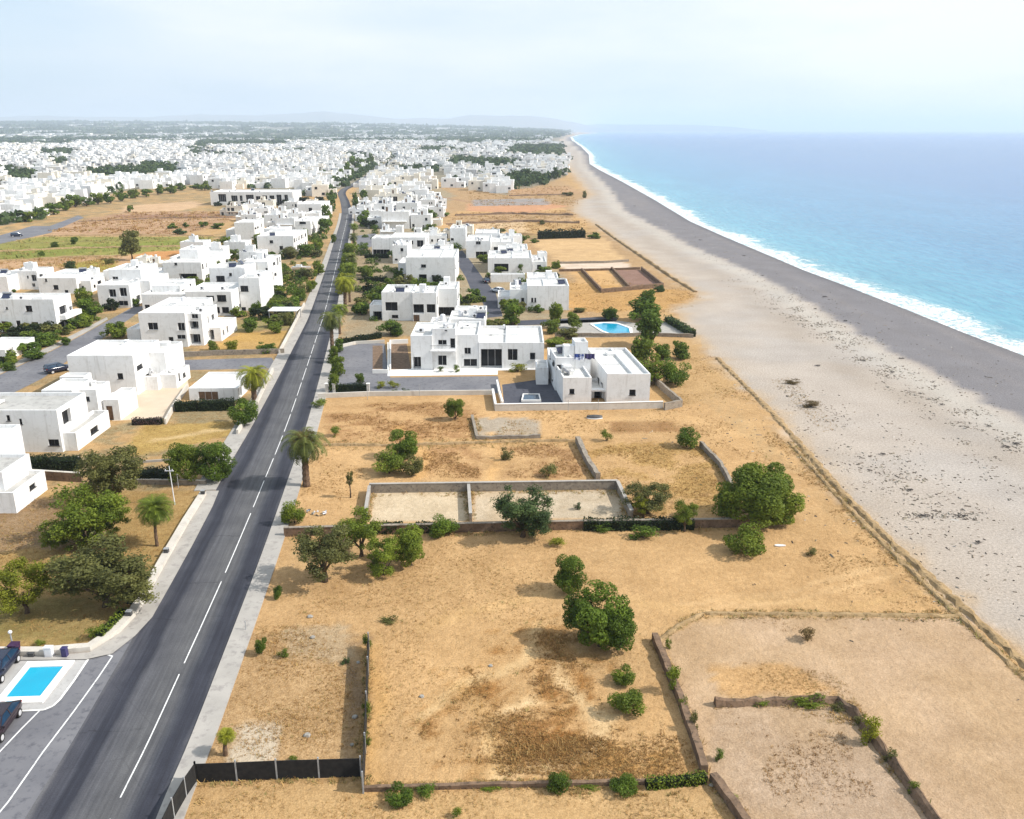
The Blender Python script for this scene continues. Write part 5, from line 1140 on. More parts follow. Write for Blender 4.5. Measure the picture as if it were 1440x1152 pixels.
def kit(k):
    if k in KIT: return KIT[k]
    mb = MB()
    if k == 'air_conditioner':
        mb.box(0, .95, 0, .4, .12, .82); mb.box(.05, .15, .02, .38, 0, .12, 1); mb.box(.8, .9, .02, .38, 0, .12, 1)
        for q in range(12):
            a = q * math.pi / 6; b = a + math.pi / 6
            mb.poly([(.38, -.01, .47), (.38 + .27 * math.cos(a), -.01, .47 + .27 * math.sin(a)), (.38 + .27 * math.cos(b), -.01, .47 + .27 * math.sin(b))], 1)
        ms = [M['whiteplastic'], M['darkframe']]
    elif k == 'water_tank':
        mb.tube([(.5, .5, 0), (.5, .5, 1.15), (.5, .5, 1.3)], [.5, .5, .25], 14); ms = [M['whiteplastic']]
    elif k == 'solar_heater':
        mb.quad((0, 0, .15), (1.9, 0, .15), (1.9, 1.0, .95), (0, 1.0, .95), 1); mb.quad((0, 1.04, .93), (1.9, 1.04, .93), (1.9, .04, .13), (0, .04, .13), 0)
        mb.tube([(-.05, 1.15, 1.15), (1.95, 1.15, 1.15)], [.26, .26], 12, 0)
        for x in (.1, 1.75): mb.box(x, x + .06, .95, 1.2, 0, 1.0, 0)
        ms = [M['metal'], M['solar']]
    elif k == 'roof_vent':
        mb.box(0, .6, 0, .6, 0, .7); mb.box(-.08, .68, -.08, .68, .7, .8); ms = [M['plaster']]
    else:
        mb.tube([(0, 0, 0), (0, 0, .8)], [.03, .03], 6)
        c = Vector((0, -.1, .95)); ax = Vector((.2, -.8, .55)).normalized(); e1 = ax.cross(Vector((0, 0, 1))).normalized(); e2 = ax.cross(e1)
        ring = [[tuple(c + (e1 * math.cos(a * .5236) + e2 * math.sin(a * .5236)) * q + ax * (q * q * .35)) for a in range(12)] for q in (.02, .25, .42)]
        for u in range(2):
            for a in range(12): mb.quad(ring[u][a], ring[u][(a + 1) % 12], ring[u + 1][(a + 1) % 12], ring[u + 1][a])
        ms = [M['metal']]
    KIT[k] = mb.mesh(k, ms); return KIT[k]
HN = [0]
def house_px(label, vols, shear=0, kitn=2, extra=None, group=None, name='villa', cat='villa', **kw):
    HN[0] += 1; h = House(None, None, shear, HN[0])
    h.yk = 0; h.plain = kitn == 0
    for v in vols: h.pv(**v) if isinstance(v, dict) else h.pv(*v[:5], *(v[5:] if len(v) > 5 else ()))
    if extra: extra(h)
    h.roof_kit(kitn)
    return h.finish(name, label, group, cat, **kw)
def V(xl, xr, yb, yt, yr, S=None, E=None, **k): return dict(xl=xl, xr=xr, yb=yb, yt=yt, yr=yr, S=S, E=E, **k)
def slab_px(h, xl, xr, py, Yb_px, depth, th=.2, rail=None):
    "balcony slab sticking out of the front plane of ground pixel row Yb_px"
    Y = G((xl + xr) / 2, Yb_px)[1]; x0, z = onS(xl, py, Y); x1, _ = onS(xr, py, Y); ox, oy = h.o
    h.slab(x0 - ox, x1 - ox, Y - oy - depth, Y - oy - .004, z, th)
    if rail: h.rail = (x0, x1, Y - depth, z)
def add_rail(root, h, hgt=.95):
    x0, x1, Y, z = h.rail; ox, oy = h.o; mb = MB(); n = int((x1 - x0) / .25)
    for i in range(n + 1):
        x = x0 + (x1 - x0 - .04) * i / n; mb.box(x - ox, x - ox + .03, Y - oy + .05, Y - oy + .08, z, z + hgt)
    mb.box(x0 - ox, x1 - ox, Y - oy + .04, Y - oy + .09, z + hgt, z + hgt + .05); mb.build('railing', M['darkframe'], root)

# ---- left of the road, near to far
house_px('nearest white villa, with a tall window beside its low roof terrace', [V(-60, 84, 636, 577, 552, [(68, 83, 618, 627, 'w'), (9, 14, 584, 592, 'w'), (27, 31, 589, 597, 'w')], [(90, 600, 98, 573, 's')]),
    V(84.4, 108, 634, 609, 577, [], [(128, 612, 137, 597, 'w')])], kitn=0, roof='roofgrey', extra=lambda h: h.slab(-3.2, -2.8, .4, 5, 6.05, .3))
house_px('white house with twin windows over a walled balcony, behind the nearest villa', [V(62, 105, 600, 549, 532), V(105.2, 138, 594, 548, 536, [(106, 113, 560, 566, 'w'), (120, 126, 558, 564, 'w')], []), V(138.3, 148, 590, 566, 552, [], []), V(147, 168, 591, 562, 545, [(150, 159, 571, 591, 'd')], []),
    V(87, 121, 572, 530, 524, [(92, 103, 532, 537, 'w')], [])], kitn=2)
house_px('large white villa with a stepped terrace next to the beige courtyard', [V(98, 190, 556, 500, 478, [(165, 173, 525, 533, 'w')], []), V(190.3, 234, 541, 496, 480, [(197, 206, 515, 534, 'o')], []), V(195, 222, 549, 530, 519, [], []), V(222.3, 248, 546, 527, 513, [], [])], kitn=3)
house_px('low white garage with a wide brown door and a flat roof', [V(266, 334, 563, 546, 523, [(279, 307, 551, 563, 'd')], [])], kitn=0, name='garage', cat='garage')
house_px('white villa with stacked balconies, left of the dry lawn', [V(197, 262, 488, 440, 418, [(208, 222, 454, 464, 'w'), (250, 260, 454, 465, 'w'), (237, 244, 474, 482, 'w'), (249, 261, 471, 477, 'w')], []), V(179, 197, 480, 463, 452, [(186, 191, 454, 459, 'w')]), V(262.4, 285, 486, 441, 428, [(267, 279, 452, 463, 'o'), (268, 282, 470, 484, 'o'), (269, 278, 436, 448, 'w')], []), V(285.3, 311, 480, 461, 446, [(292, 301, 464, 478, 'o')], [])], kitn=3)
house_px('white house with two square windows above the balcony villa', [V(262, 326, 444, 410, 397, [(290, 301, 416, 423, 'w'), (305, 318, 415, 424, 'w'), (303, 309, 432, 440, 'w'), (312, 322, 432, 440, 'w')]), V(200, 262, 442, 414, 402), V(215, 255, 436, 402, 392)], kitn=3)
house_px('tall white house with barred upper windows and side terraces', [V(296, 346, 424, 377, 369, [(304, 316, 388, 396, 'w'), (304, 316, 398, 403, 'w'), (322, 326, 384, 388, 'w')], []), V(337, 366, 437, 391, 380, [(338, 349, 402, 410, 'w'), (328 + 11, 346, 432, 438, 'w')], []), V(346.4, 378, 414, 368, 358, [(374, 378, 377, 395, 'w')])], kitn=3)
house_px('white villa at the left edge with openings round its balcony corner', [V(-40, 78, 467, 421, 412, [(36, 45, 430, 438, 'w'), (3, 11, 452, 467, 'd'), (23, 29, 451, 460, 'w'), (45, 54, 453, 462, 'w'), (8, 11, 432, 435, 'w')], [(84, 466, 92, 450, 's'), (94, 463, 102, 447, 's'), (85, 444, 93, 428, 's'), (98, 437, 108, 427, 's')])], kitn=2, extra=lambda h: h.slab(h.tops[0][1] + .22, h.tops[0][1] + 1.6, 1.5, 9, 3.4, 1.0))
house_px('white villa with two tall dark windows at the head of the side road', [V(138, 183, 433, 401, 390, [(153, 163, 407, 418, 's'), (168, 178, 405, 417, 's'), (151, 157, 427, 433, 'w'), (167, 180, 423, 430, 'w')], []), V(183.3, 212, 426, 395, 384), V(155, 200, 424, 379, 370, [(158, 166, 389, 393, 'w')])], kitn=2)
house_px('wide white house with small windows behind the left edge villa', [V(54, 108, 413, 391, 383, [(75, 82, 401, 407, 'w'), (91, 96, 408, 412, 'w'), (63, 66, 392, 396, 'w')]), V(108.3, 128, 411, 395, 388), V(75, 115, 405, 384, 378)], kitn=1)
house_px('white house with a bluish shaded front below the orange field', [V(230, 284, 398, 369, 360, [(252, 277, 385, 394, 'o'), (245, 249, 369, 373, 'w')]), V(254, 280, 390, 351, 345), V(240, 300, 384, 362, 352)], kitn=2)
house_px('small white house squeezed between the field and the villa with tall windows', [V(180, 205, 388, 375, 366), V(196, 232, 398, 384, 376)], kitn=1, name='house', cat='house')
house_px('bright white corner of a villa at the far left below the field', [V(-40, 11, 412, 389, 380)], kitn=1)
house_px('white two part house at the left edge, lower part with a grey flat roof', [V(-70, 7, 714, 664, 638, [], []), V(-12, 21, 722, 693, 661, [], [(42, 690, 49, 678, 'w')])], kitn=0, roof='roofgrey')
house_px('cropped white house at the left edge beside the nearest villa', [V(-90, 1, 680, 617, 597, [], [(22, 652, 24, 640, 'w')])], kitn=0)
house_px('low white sloping wall house at the left edge by the garden', [V(-40, 8, 508, 492, 474, [], [])], kitn=0, name='house', cat='house')
house_px('white house with pale purple shade next to the field row of bushes', [V(330, 358, 337, 313, 308, []), V(318, 330, 335, 323, 318)], kitn=1, name='house', cat='house')
house_px('white house with a dark carport strip beside the roadside scrub', [V(362, 413, 357, 332, 322, [(379, 384, 338, 342, 'w'), (393, 398, 346, 351, 'w'), (405, 412, 348, 354, 'w'), (385, 410, 353, 357, 'o')]), V(372, 402, 348, 322, 318)], kitn=2, name='house', cat='house')
house_px('white house with a framed upper window near the road bend', [V(415, 437, 331, 311, 304, [(421, 430, 312, 315, 'w'), (419, 430, 325, 328, 'w')]), V(437.3, 449, 326, 310, 303)], kitn=1, name='house', cat='house')
house_px('long white colonnaded building with dark bays facing the fields', [V(296, 412, 289, 270, 263, [(307, 318, 273, 284, 's'), (325, 334, 275, 283, 's'), (337, 341, 275, 283, 's'), (346, 357, 274, 288, 's'), (360, 367, 276, 288, 's'), (369, 376, 275, 288, 's'), (379, 386, 275, 288, 's'), (389, 396, 274, 288, 's'), (400, 405, 274, 288, 's')])], kitn=3, name='building', cat='building')
house_px('white house behind the dark bush near the long colonnade', [V(418, 452, 308, 287, 281), V(430, 449, 314, 300, 296)], kitn=1, name='house', cat='house')
# ---- right of the road
def rail_house(h): slab_px(h, 606, 641, 491, 519, 1.5, rail=True)
HN[0] += 1; hh = House(None, None, 0, 77)
for v in [V(578, 608, 520, 472, 453, [(581, 592, 502, 519, 'o')], []), V(608.3, 641, 519, 462, 454, [(616, 628, 500, 514, 'w'), (616, 628, 478, 485, 'w'), (633, 640, 476, 490, 's'), (625, 629, 464, 466, 'w')], []),
          V(641.3, 673, 518, 471, 452, [(653, 662, 489, 498, 'w'), (652, 671, 505, 515, 'w')], []), V(673.3, 765, 518.5, 482, 458, [(676, 706, 491, 518, 'o'), (714, 728, 491, 507, 'w'), (745, 753, 496, 506, 'w')], []), V(632, 682, 490, 449, 437, []), V(606, 632, 496, 453, 446, [])]: hh.pv(**v)
rail_house(hh); hh.roof_kit(7); rt = hh.finish('villa', 'long white villa with a dark wide opening and a railed balcony', None, 'villa'); add_rail(rt, hh)
def rb(h): h.slab(-2.6, -.2, -.9, 3, 2.75, .25)
HN[0] += 1; hh = House(None, None, -.10, 78); hh.yk = 0
for v in [V(853.5, 914, 567, 526, 489, [(885, 894, 548, 556, 'w')], []), V(792, 832, 566.5, 531, 511, [(801, 808, 547, 554, 'w')], []), V(832.3, 853, 560, 546, 532, [(838, 849, 550, 560, 'o')], []), V(787, 836, 549, 503, 489, [(789, 795, 513, 519, 'w')], []), V(816, 834, 544, 481, 475, [], [])]: hh.pv(**v)
slab_px(hh, 824, 855, 546, 561, 1.1, .25); hh.roof_kit(4); hh.finish('villa', 'white seaside villa with a walled roof terrace next to the beach', None, 'villa')
house_px('small white outbuilding with an angled stair, between the two big villas', [V(754, 771, 541, 517, 506, [(762, 767, 507, 514, 'w')], []), V(771.3, 788, 533, 500, 489, [(774, 779, 502, 508, 'w')], [])], kitn=1, name='outbuilding', cat='outbuilding')
house_px('white villa with a pale recessed panel window, left end by the verge palms', [V(537, 580, 451, 411, 400, [(542, 559, 425, 437, 'w'), (551, 560, 443, 447, 'w')]), V(520, 537, 449, 429, 422, [(525, 537, 438, 449, 'o')]), V(580.3, 614, 452, 412, 402, [(581, 596, 428, 441, 'o'), (581, 590, 443, 452, 'd'), (600, 612, 428, 440, 's'), (614, 623, 405, 413, 'w')]), V(614.3, 643, 446, 406, 396, [(615, 639, 432, 445, 'o')])], kitn=5)
house_px('low white flat roofed annex between the street end and the long villa', [V(640, 684, 461, 436, 430, [])], kitn=1, name='outbuilding', cat='outbuilding')
house_px('big white gabled block house behind the panel window villa', [V(571, 640, 398, 362, 350, [(592, 599, 372, 376, 'w'), (589, 600, 386, 396, 's'), (607, 611, 387, 389, 'w')]), V(560, 571, 385, 370, 362), V(590, 632, 376, 352, 344)], kitn=4)
house_px('white house with a long black carport facing the strip gardens', [V(552, 573, 371, 345, 338), V(523, 548, 360, 349-14, 330, [(524, 548, 351, 359, 'o')]), V(548.3, 598, 360, 334, 327)], kitn=3, name='house', cat='house')
house_px('white house at the street end near the pool lane, two tiny windows', [V(717, 741, 435, 407, 397, [(733, 737, 419, 424, 'w')]), V(741.3, 800, 436, 402, 392, [(747, 750, 419, 425, 'w'), (751.5, 754, 419, 425, 'w')], []), V(742, 785, 424, 391, 383, []), V(700, 717, 433, 417, 408)], kitn=4)
house_px('white house with a wide sliding window in the row by the sandy plots', [V(686, 748, 384, 363, 352, [(695, 715, 371, 382, 's')]), V(748.3, 768, 383, 368, 360), V(700, 735, 374, 353, 345)], kitn=4, name='house', cat='house')
house_px('long low white garden wall house in front of the sliding window house', [V(690, 738, 397, 386, 384, [], [])], kitn=0, name='garden_wall', cat='wall')
house_px('tall white block with small windows at the top of the residential street', [V(633, 655, 350, 321, 317, [(634, 638, 335, 338, 'w')], [(659, 338, 664, 330, 'w')])], kitn=1, name='house', cat='house')
house_px('white house with a dark garage opening beside the street', [V(655.5, 690, 363, 339, 330, [(669, 676, 338, 344, 'w'), (669, 685, 354, 362, 'o')]), V(668, 702, 349, 328, 322)], kitn=2, name='house', cat='house')
house_px('stepped white house at the end of the row by the tall hedge', [V(690, 722, 357, 340, 333), V(712, 742, 366, 350, 343)], kitn=3, name='house', cat='house')
# ------------------------------------------------------------------ prototype houses for the town, copied with all their parts
def proto(seed):
    h = House(0, 0, 0, 1000 + seed); r = h.r
    w, d = r.uniform(8, 12), r.uniform(8, 11); st = r.choice([1, 2, 2, 2]); z = 3.1 * st + .6
    h.vol(-w / 2, w / 2, -d / 2, d / 2, 0, z, h.autoholes(w, 0, z), h.autoholes(d, 0, z), h.autoholes(d, 0, z), h.autoholes(w, 0, z))
    w2 = r.uniform(3.5, 6); z2 = z - 2.6 if st == 2 else z + 2.2
    if seed % 3 != 2:
        sgn = r.choice([-1, 1]); x0 = w / 2 + .003 if sgn > 0 else -w / 2 - w2 - .003; y0 = -d / 2 + r.uniform(-1.5, 2)
        h.vol(x0, x0 + w2, y0, y0 + d * .7, 0, z2, h.autoholes(w2, 0, z2), h.autoholes(d * .7, 0, z2), h.autoholes(d * .7, 0, z2), ())
    a = r.uniform(-w / 2 + .6, 0); b = r.uniform(-d / 2 + 1, 0)
    h.vol(a, a + r.uniform(2.6, 4), b, b + r.uniform(2.6, 4), z - .46, z + 2.3, [(.5, 1.4, z - .4, z + 1.6, 'd')], (), (), ())
    if seed % 2: h.slab(-w / 2 + .5, w / 2 - 1, -d / 2 - 1.4, -d / 2 - .003, 3.05, .22)
    h.roof_kit(3)
    return h.finish('house', 'x', None, 'house', 'plaster' if seed % 7 else 'cream')
PROTO = [proto(k) for k in range(10)]
# far copies: walls, roof and four larger openings only
def proto_far(seed):
    r = random.Random(500 + seed); h = House(0, 0, 0, 2000 + seed)
    w, d = r.uniform(9, 13), r.uniform(8, 12); z = r.choice([3.7, 6.6, 6.8, 7.2])
    hole = lambda L: [(L * .18, L * .18 + 1.6, z - 2.4, z - 1.0, 'w'), (L * .6, L * .6 + 1.8, 1.0, 2.4, 'w')]
    h.vol(-w / 2, w / 2, -d / 2, d / 2, 0, z, hole(w), hole(d), (), ())
    w2 = r.uniform(4, 7); z2 = r.choice([z - 2.5, z - 2.5, z + 2])
    h.vol(w / 2 + .003, w / 2 + w2, -d / 2 + r.uniform(-2, 2), d / 2 - 2, 0, max(3, z2), hole(w2)[1:], (), (), ())
    h.vol(-w / 4, -w / 4 + 3.2, 0, 3.4, z - .46, z + 2.2, (), (), (), ())
    return h.finish('house', 'x', None, 'house', 'plaster' if seed % 5 else 'cream')
PROTO_FAR = [proto_far(k) for k in range(9)]
USED = set(); FOOT = []
for o in list(COL.objects):
    if o.parent is None and o.get('category') in ('villa', 'house', 'garage', 'building', 'outbuilding') and o.get('label') != 'x':
        for ch in o.children:
            if ch.name.startswith('roof') and ch.type == 'MESH':
                for p in ch.data.polygons:
                    xs = [ch.data.vertices[i].co for i in p.vertices]
                    FOOT.append((o.location.x + min(v.x for v in xs), o.location.x + max(v.x for v in xs), o.location.y + min(v.y for v in xs), o.location.y + max(v.y for v in xs)))
FA = np.array(FOOT)
def put(p, x, y, rz, s, label, group):
    if id(p) in USED: o = copy_tree(p)
    else: o = p; USED.add(id(p))
    o.location = (x, y, 0); o.rotation_euler = (0, 0, rz); o.scale = (s, s, s if s < 1.25 else 1.25)
    o['label'] = label; o['group'] = group
    return o
# rows seen one by one: (px, py, width in photo pixels) of the front foot
ORD = ['first', 'second', 'third', 'fourth', 'fifth', 'sixth', 'seventh', 'eighth', 'ninth', 'tenth', 'eleventh', 'twelfth', 'thirteenth', 'fourteenth', 'fifteenth', 'sixteenth', 'seventeenth', 'eighteenth', 'nineteenth', 'twentieth', 'twenty first', 'twenty second', 'twenty third', 'twenty fourth', 'twenty fifth']
ROWS = [
    ('white house in the row just right of the road, {} from its near end', 'white houses in the row right of the road', [(556, 322, 42), (592, 322, 34), (540, 306, 34), (574, 306, 36), (602, 296, 26), (530, 294, 30), (560, 292, 34), (588, 284, 28), (522, 283, 26), (548, 281, 28), (574, 276, 26), (514, 273, 22), (536, 270, 24), (560, 268, 24), (586, 268, 20), (524, 263, 20), (546, 260, 20), (572, 260, 20), (596, 258, 18)]),
    ('white house filling gaps right of the road, {} from the near end', 'white houses filling the row right of the road', [(608, 318, 24), (524, 312, 22), (614, 306, 16), (512, 302, 20), (548, 300, 26), (590, 304, 24), (606, 286, 18), (536, 288, 22), (576, 292 - 4, 22), (510, 290, 16), (562, 284, 20), (600, 276, 16), (526, 276, 18), (560, 274, 18), (590, 273, 16), (536, 262, 14), (600, 266, 14), (512, 264, 14), (618, 370, 26), (545, 334, 22), (610, 340, 20), (508, 310, 18), (580, 314, 26), (618, 294, 14)]),
    ('white house on the inland side of the road bend, {} from the scrub plot', 'white houses inland of the road bend', [(385, 320, 30), (352, 302, 26), (392, 306, 30), (372, 296, 24), (410, 298, 22), (340, 324 - 12, 20), (440, 292, 20), (400, 324, 22), (428, 306, 22), (366, 308, 22), (350, 318, 18), (414, 316, 20), (446, 303, 16), (330, 304, 16)]),
    ('white house between the villas and the green meadow, {} from the left', 'white houses below the green meadow', [(36, 408, 22), (128, 404, 26), (222, 384, 30), (300, 372, 36), (330, 362, 30), (352, 378, 30), (270, 362, 28)]),
    ('white house in the stepped row by the sandy plots, {} from the street', 'white houses in the stepped row by the sandy plots', [(612, 352, 28), (604, 338, 24), (650, 336, 22), (718, 352, 26), (742, 376, 24)]),
    ('white house in the cluster above the orange field, {} from the left', 'white houses in the cluster above the orange field', [(632, 264, 24), (652, 262, 20), (670, 268, 22), (690, 270, 22), (706, 272, 18), (640, 252, 18), (664, 254, 18), (688, 258, 18), (704, 262, 16), (634, 276 - 16, 16)]),
]
k = 0; NR = 0
for lab, grp, spots in ROWS:
    for i, (px, py, wp) in enumerate(spots):
        X, Y = G(px, py); Y += 5
        s = max(.75, min(1.5, wp / ppm(py) / 12)); k += 1
        put(PROTO[k % 10] if py > 285 else PROTO_FAR[k % 9], X, Y, random.Random(k).choice([0, 0, 0, math.pi / 2, math.pi]) + random.Random(k + 9).uniform(-.08, .08), s, lab.format(ORD[i]), grp)
        FOOT.append((X - 7 * s, X + 7 * s, Y - 6 * s, Y + 6 * s))
FA = np.array(FOOT)

# ------------------------------------------------------------------ the dense town: where it stands (photo pixel outlines on the ground)
DENSE = [[(-900, 322), (0, 317), (40, 310), (105, 286), (180, 267), (296, 259), (296, 268), (412, 264), (455, 280), (470, 266), (490, 256), (528, 233), (556, 214), (556, 200), (-900, 203)],
         [(548, 236), (620, 236), (622, 246), (716, 276), (717, 250), (765, 248), (790, 246), (800, 226), (786, 208), (780, 198), (556, 198), (553, 216)],
         [(500, 264), (535, 242), (606, 250), (604, 258), (520, 262)]]
HOLES = [[(182, 250), (250, 254), (250, 236), (205, 232)], [(0, 258), (60, 262), (55, 246), (0, 242)], [(60, 222), (105, 222), (105, 212), (60, 212)], [(70, 238), (95, 238), (95, 226), (70, 226)],
         [(548, 246), (618, 246), (618, 236), (548, 238)], [(630, 238), (722, 240), (730, 228), (636, 222)], [(715, 262), (770, 262), (770, 250), (715, 250)], [(700, 222), (780, 222), (795, 206), (720, 205)],
         [(468, 282), (505, 262), (540, 238), (530, 232), (490, 250), (456, 268)], [(-900, 207), (105, 205), (105, 198), (-900, 198)], [(280, 207), (400, 206), (400, 199), (280, 199)], [(120, 243), (180, 245), (180, 256), (100, 256)]]
DW = [PX(p) for p in DENSE]; HW = [PX(p) for p in HOLES]
RX = np.array([(p.x, p.y) for p in RC[::6]])
GAPS = []
def town_spots():
    r = np.random.default_rng(11); out = []
    y = 380.0
    while y < 3300:
        sp = max(14.5, y * .0125)
        xs = np.arange(-.75 * y - 40, .16 * y + 60, sp)
        xs = xs + r.uniform(-.22, .22, len(xs)) * sp; yy = y + r.uniform(-.22, .22, len(xs)) * sp
        ok = np.zeros(len(xs), bool)
        for p in DW: ok |= inside(xs, yy, p)
        for p in HW: ok &= ~inside(xs, yy, p)
        fz = fbm(xs / (40 + y * .03), yy / (40 + y * .05), 3, 4); ok &= fz > .36
        for a, b in zip(xs[(~ok) & (fz < .36) & (fz > .2)], yy[(~ok) & (fz < .36) & (fz > .2)]): GAPS.append((a, b, sp))
        ok &= r.random(len(xs)) > .08
        for a, b in zip(xs[ok], yy[ok]):
            if np.min(np.hypot(RX[:, 0] - a, RX[:, 1] - b)) < 11: continue
            if len(FA) and np.any((FA[:, 0] - 5 < a) & (FA[:, 1] + 5 > a) & (FA[:, 2] - 5 < b) & (FA[:, 3] + 5 > b)): continue
            out.append((a, b, sp))
        y += sp
    return out
TS = town_spots()
n_hand = sum(1 for o in COL.objects if o.parent is None and o.get('category') in ('villa', 'house', 'garage', 'building', 'outbuilding') and o.get('label') != 'x')
# those that show largest are houses of their own
vis = [q for q in TS if abs(q[0] / (q[1] * CP)) < .60]
vis.sort(key=lambda q: q[1]); NIND = 292 - n_hand
ind = vis[:NIND]; rest = [q for q in TS if q not in set(ind)]
for i, (x, y, sp) in enumerate(ind):
    r = random.Random(i + 5)
    px = 720 + F * x / (y * CP + HC * SP)
    side = 'left of the road' if px < 470 else 'right of the road'
    lab = 'white flat roofed house in the dense town ' + ('beyond the fields, left of the road bend' if px < 480 else 'beyond the road bend towards the sea')
    put(PROTO_FAR[r.randrange(9)], x, y, r.choice([0, 0, math.pi / 2, math.pi, -math.pi / 2]) + r.uniform(-.15, .15), r.uniform(.85, 1.1), lab, 'white houses of the dense town' + (' left of the bend' if px < 480 else ' right of the bend'))
print('town spots', len(TS), 'individual', len(ind), 'hand', n_hand)
for p in PROTO + PROTO_FAR:
    if id(p) not in USED:
        for c in list(p.children_recursive) + [p]: bpy.data.objects.remove(c)

def far_town():
    r = random.Random(3); mb = MB(); tr = []
    def bx(cx, cy, w, d, z0, z1, a, m, zo=0):
        ca, sa = math.cos(a), math.sin(a); i = len(mb.v)
        for z in (z0, z1):
            for sx, sy in ((-1, -1), (1, -1), (1, 1), (-1, 1)):
                ux, uy = sx * w / 2, sy * d / 2; mb.v.append((cx + ux * ca - uy * sa, cy + ux * sa + uy * ca, z + zo))
        rf = r.choice([3, 3, 4, 5])
        for f, mm in (((0, 1, 5, 4), m), ((1, 2, 6, 5), m), ((2, 3, 7, 6), m), ((3, 0, 4, 7), m), ((4, 5, 6, 7), rf)):
            mb.f.append(tuple(i + q for q in f)); mb.m.append(mm)
    def win(cx, cy, w, d, a, side, u, z, ww, hh):
        ca, sa = math.cos(a), math.sin(a)
        P = []
        for du, dz in ((-1, -1), (1, -1), (1, 1), (-1, 1)):
            if side == 0: ux, uy = u * w / 2 + du * ww / 2, -d / 2 - .04
            else: ux, uy = w / 2 + .04, u * d / 2 + du * ww / 2
            P.append((cx + ux * ca - uy * sa, cy + ux * sa + uy * ca, z + dz * hh / 2))
        mb.quad(*P, 6)
    for (x, y, sp) in rest:
        m = r.choice([0, 0, 0, 0, 0, 2, 2, 1]); k = sp / 14.5; a = r.choice([0, 0, .1, -.15, 1.57]) + r.uniform(-.1, .1)
        w, d = sp * r.uniform(.55, .85), sp * r.uniform(.5, .8); z = r.choice([3.5, 3.6, 4.2, 6.5, 6.9, 7.4]) * (1 + .15 * (k - 1))
        bx(x, y, w, d, -.1, z, a, m)
        if r.random() < .8: bx(x + r.uniform(-.3, .3) * w, y + r.uniform(-.3, .1) * d, w * .35, d * .35, z, z + 2.4, a, m)
        if r.random() < .7: bx(x + w * .62, y - d * .1, w * .42, d * .7, -.1, z * r.uniform(.45, .7), a, m)
        for q in range(5): win(x, y, w, d, a, r.choice([0, 0, 1]), r.uniform(-.75, .75), r.choice([1.6, z - 1.8]), 1.7 * k, 1.3 * k)
    # scattered pale buildings of the plain beyond, thinning out towards the hills
    rr = np.random.default_rng(8)
    for i in range(5200):
        y = 3300 + 9000 * rr.random() ** 1.3; x = rr.uniform(-.72, .07) * y
        if (x, y) and not inside(np.array([x + 60]), np.array([y]), P_LAND)[0]: continue
        if fbm(np.array([x / 500]), np.array([y / 700]), 5, 3)[0] < .50: continue
        sp = y * .006; bx(x, y, sp * rr.uniform(.7, 2.0), sp * .8, 0, rr.uniform(5, 11), rr.uniform(-.2, .2), 0 if rr.random() < .6 else 2, float(rise(np.array([x]), np.array([y]))[0]))
    o = mb.build('distant_houses', [M['plaster'], M['cream'], M['hazed_or_grey'], M['roof'], M['hazed_or_grey'], M['roofgrey'], M['darkframe']])
    tag(o, 'hundreds of tiny white houses of the town fading into haze', 'houses', None, 'stuff')
far_town()

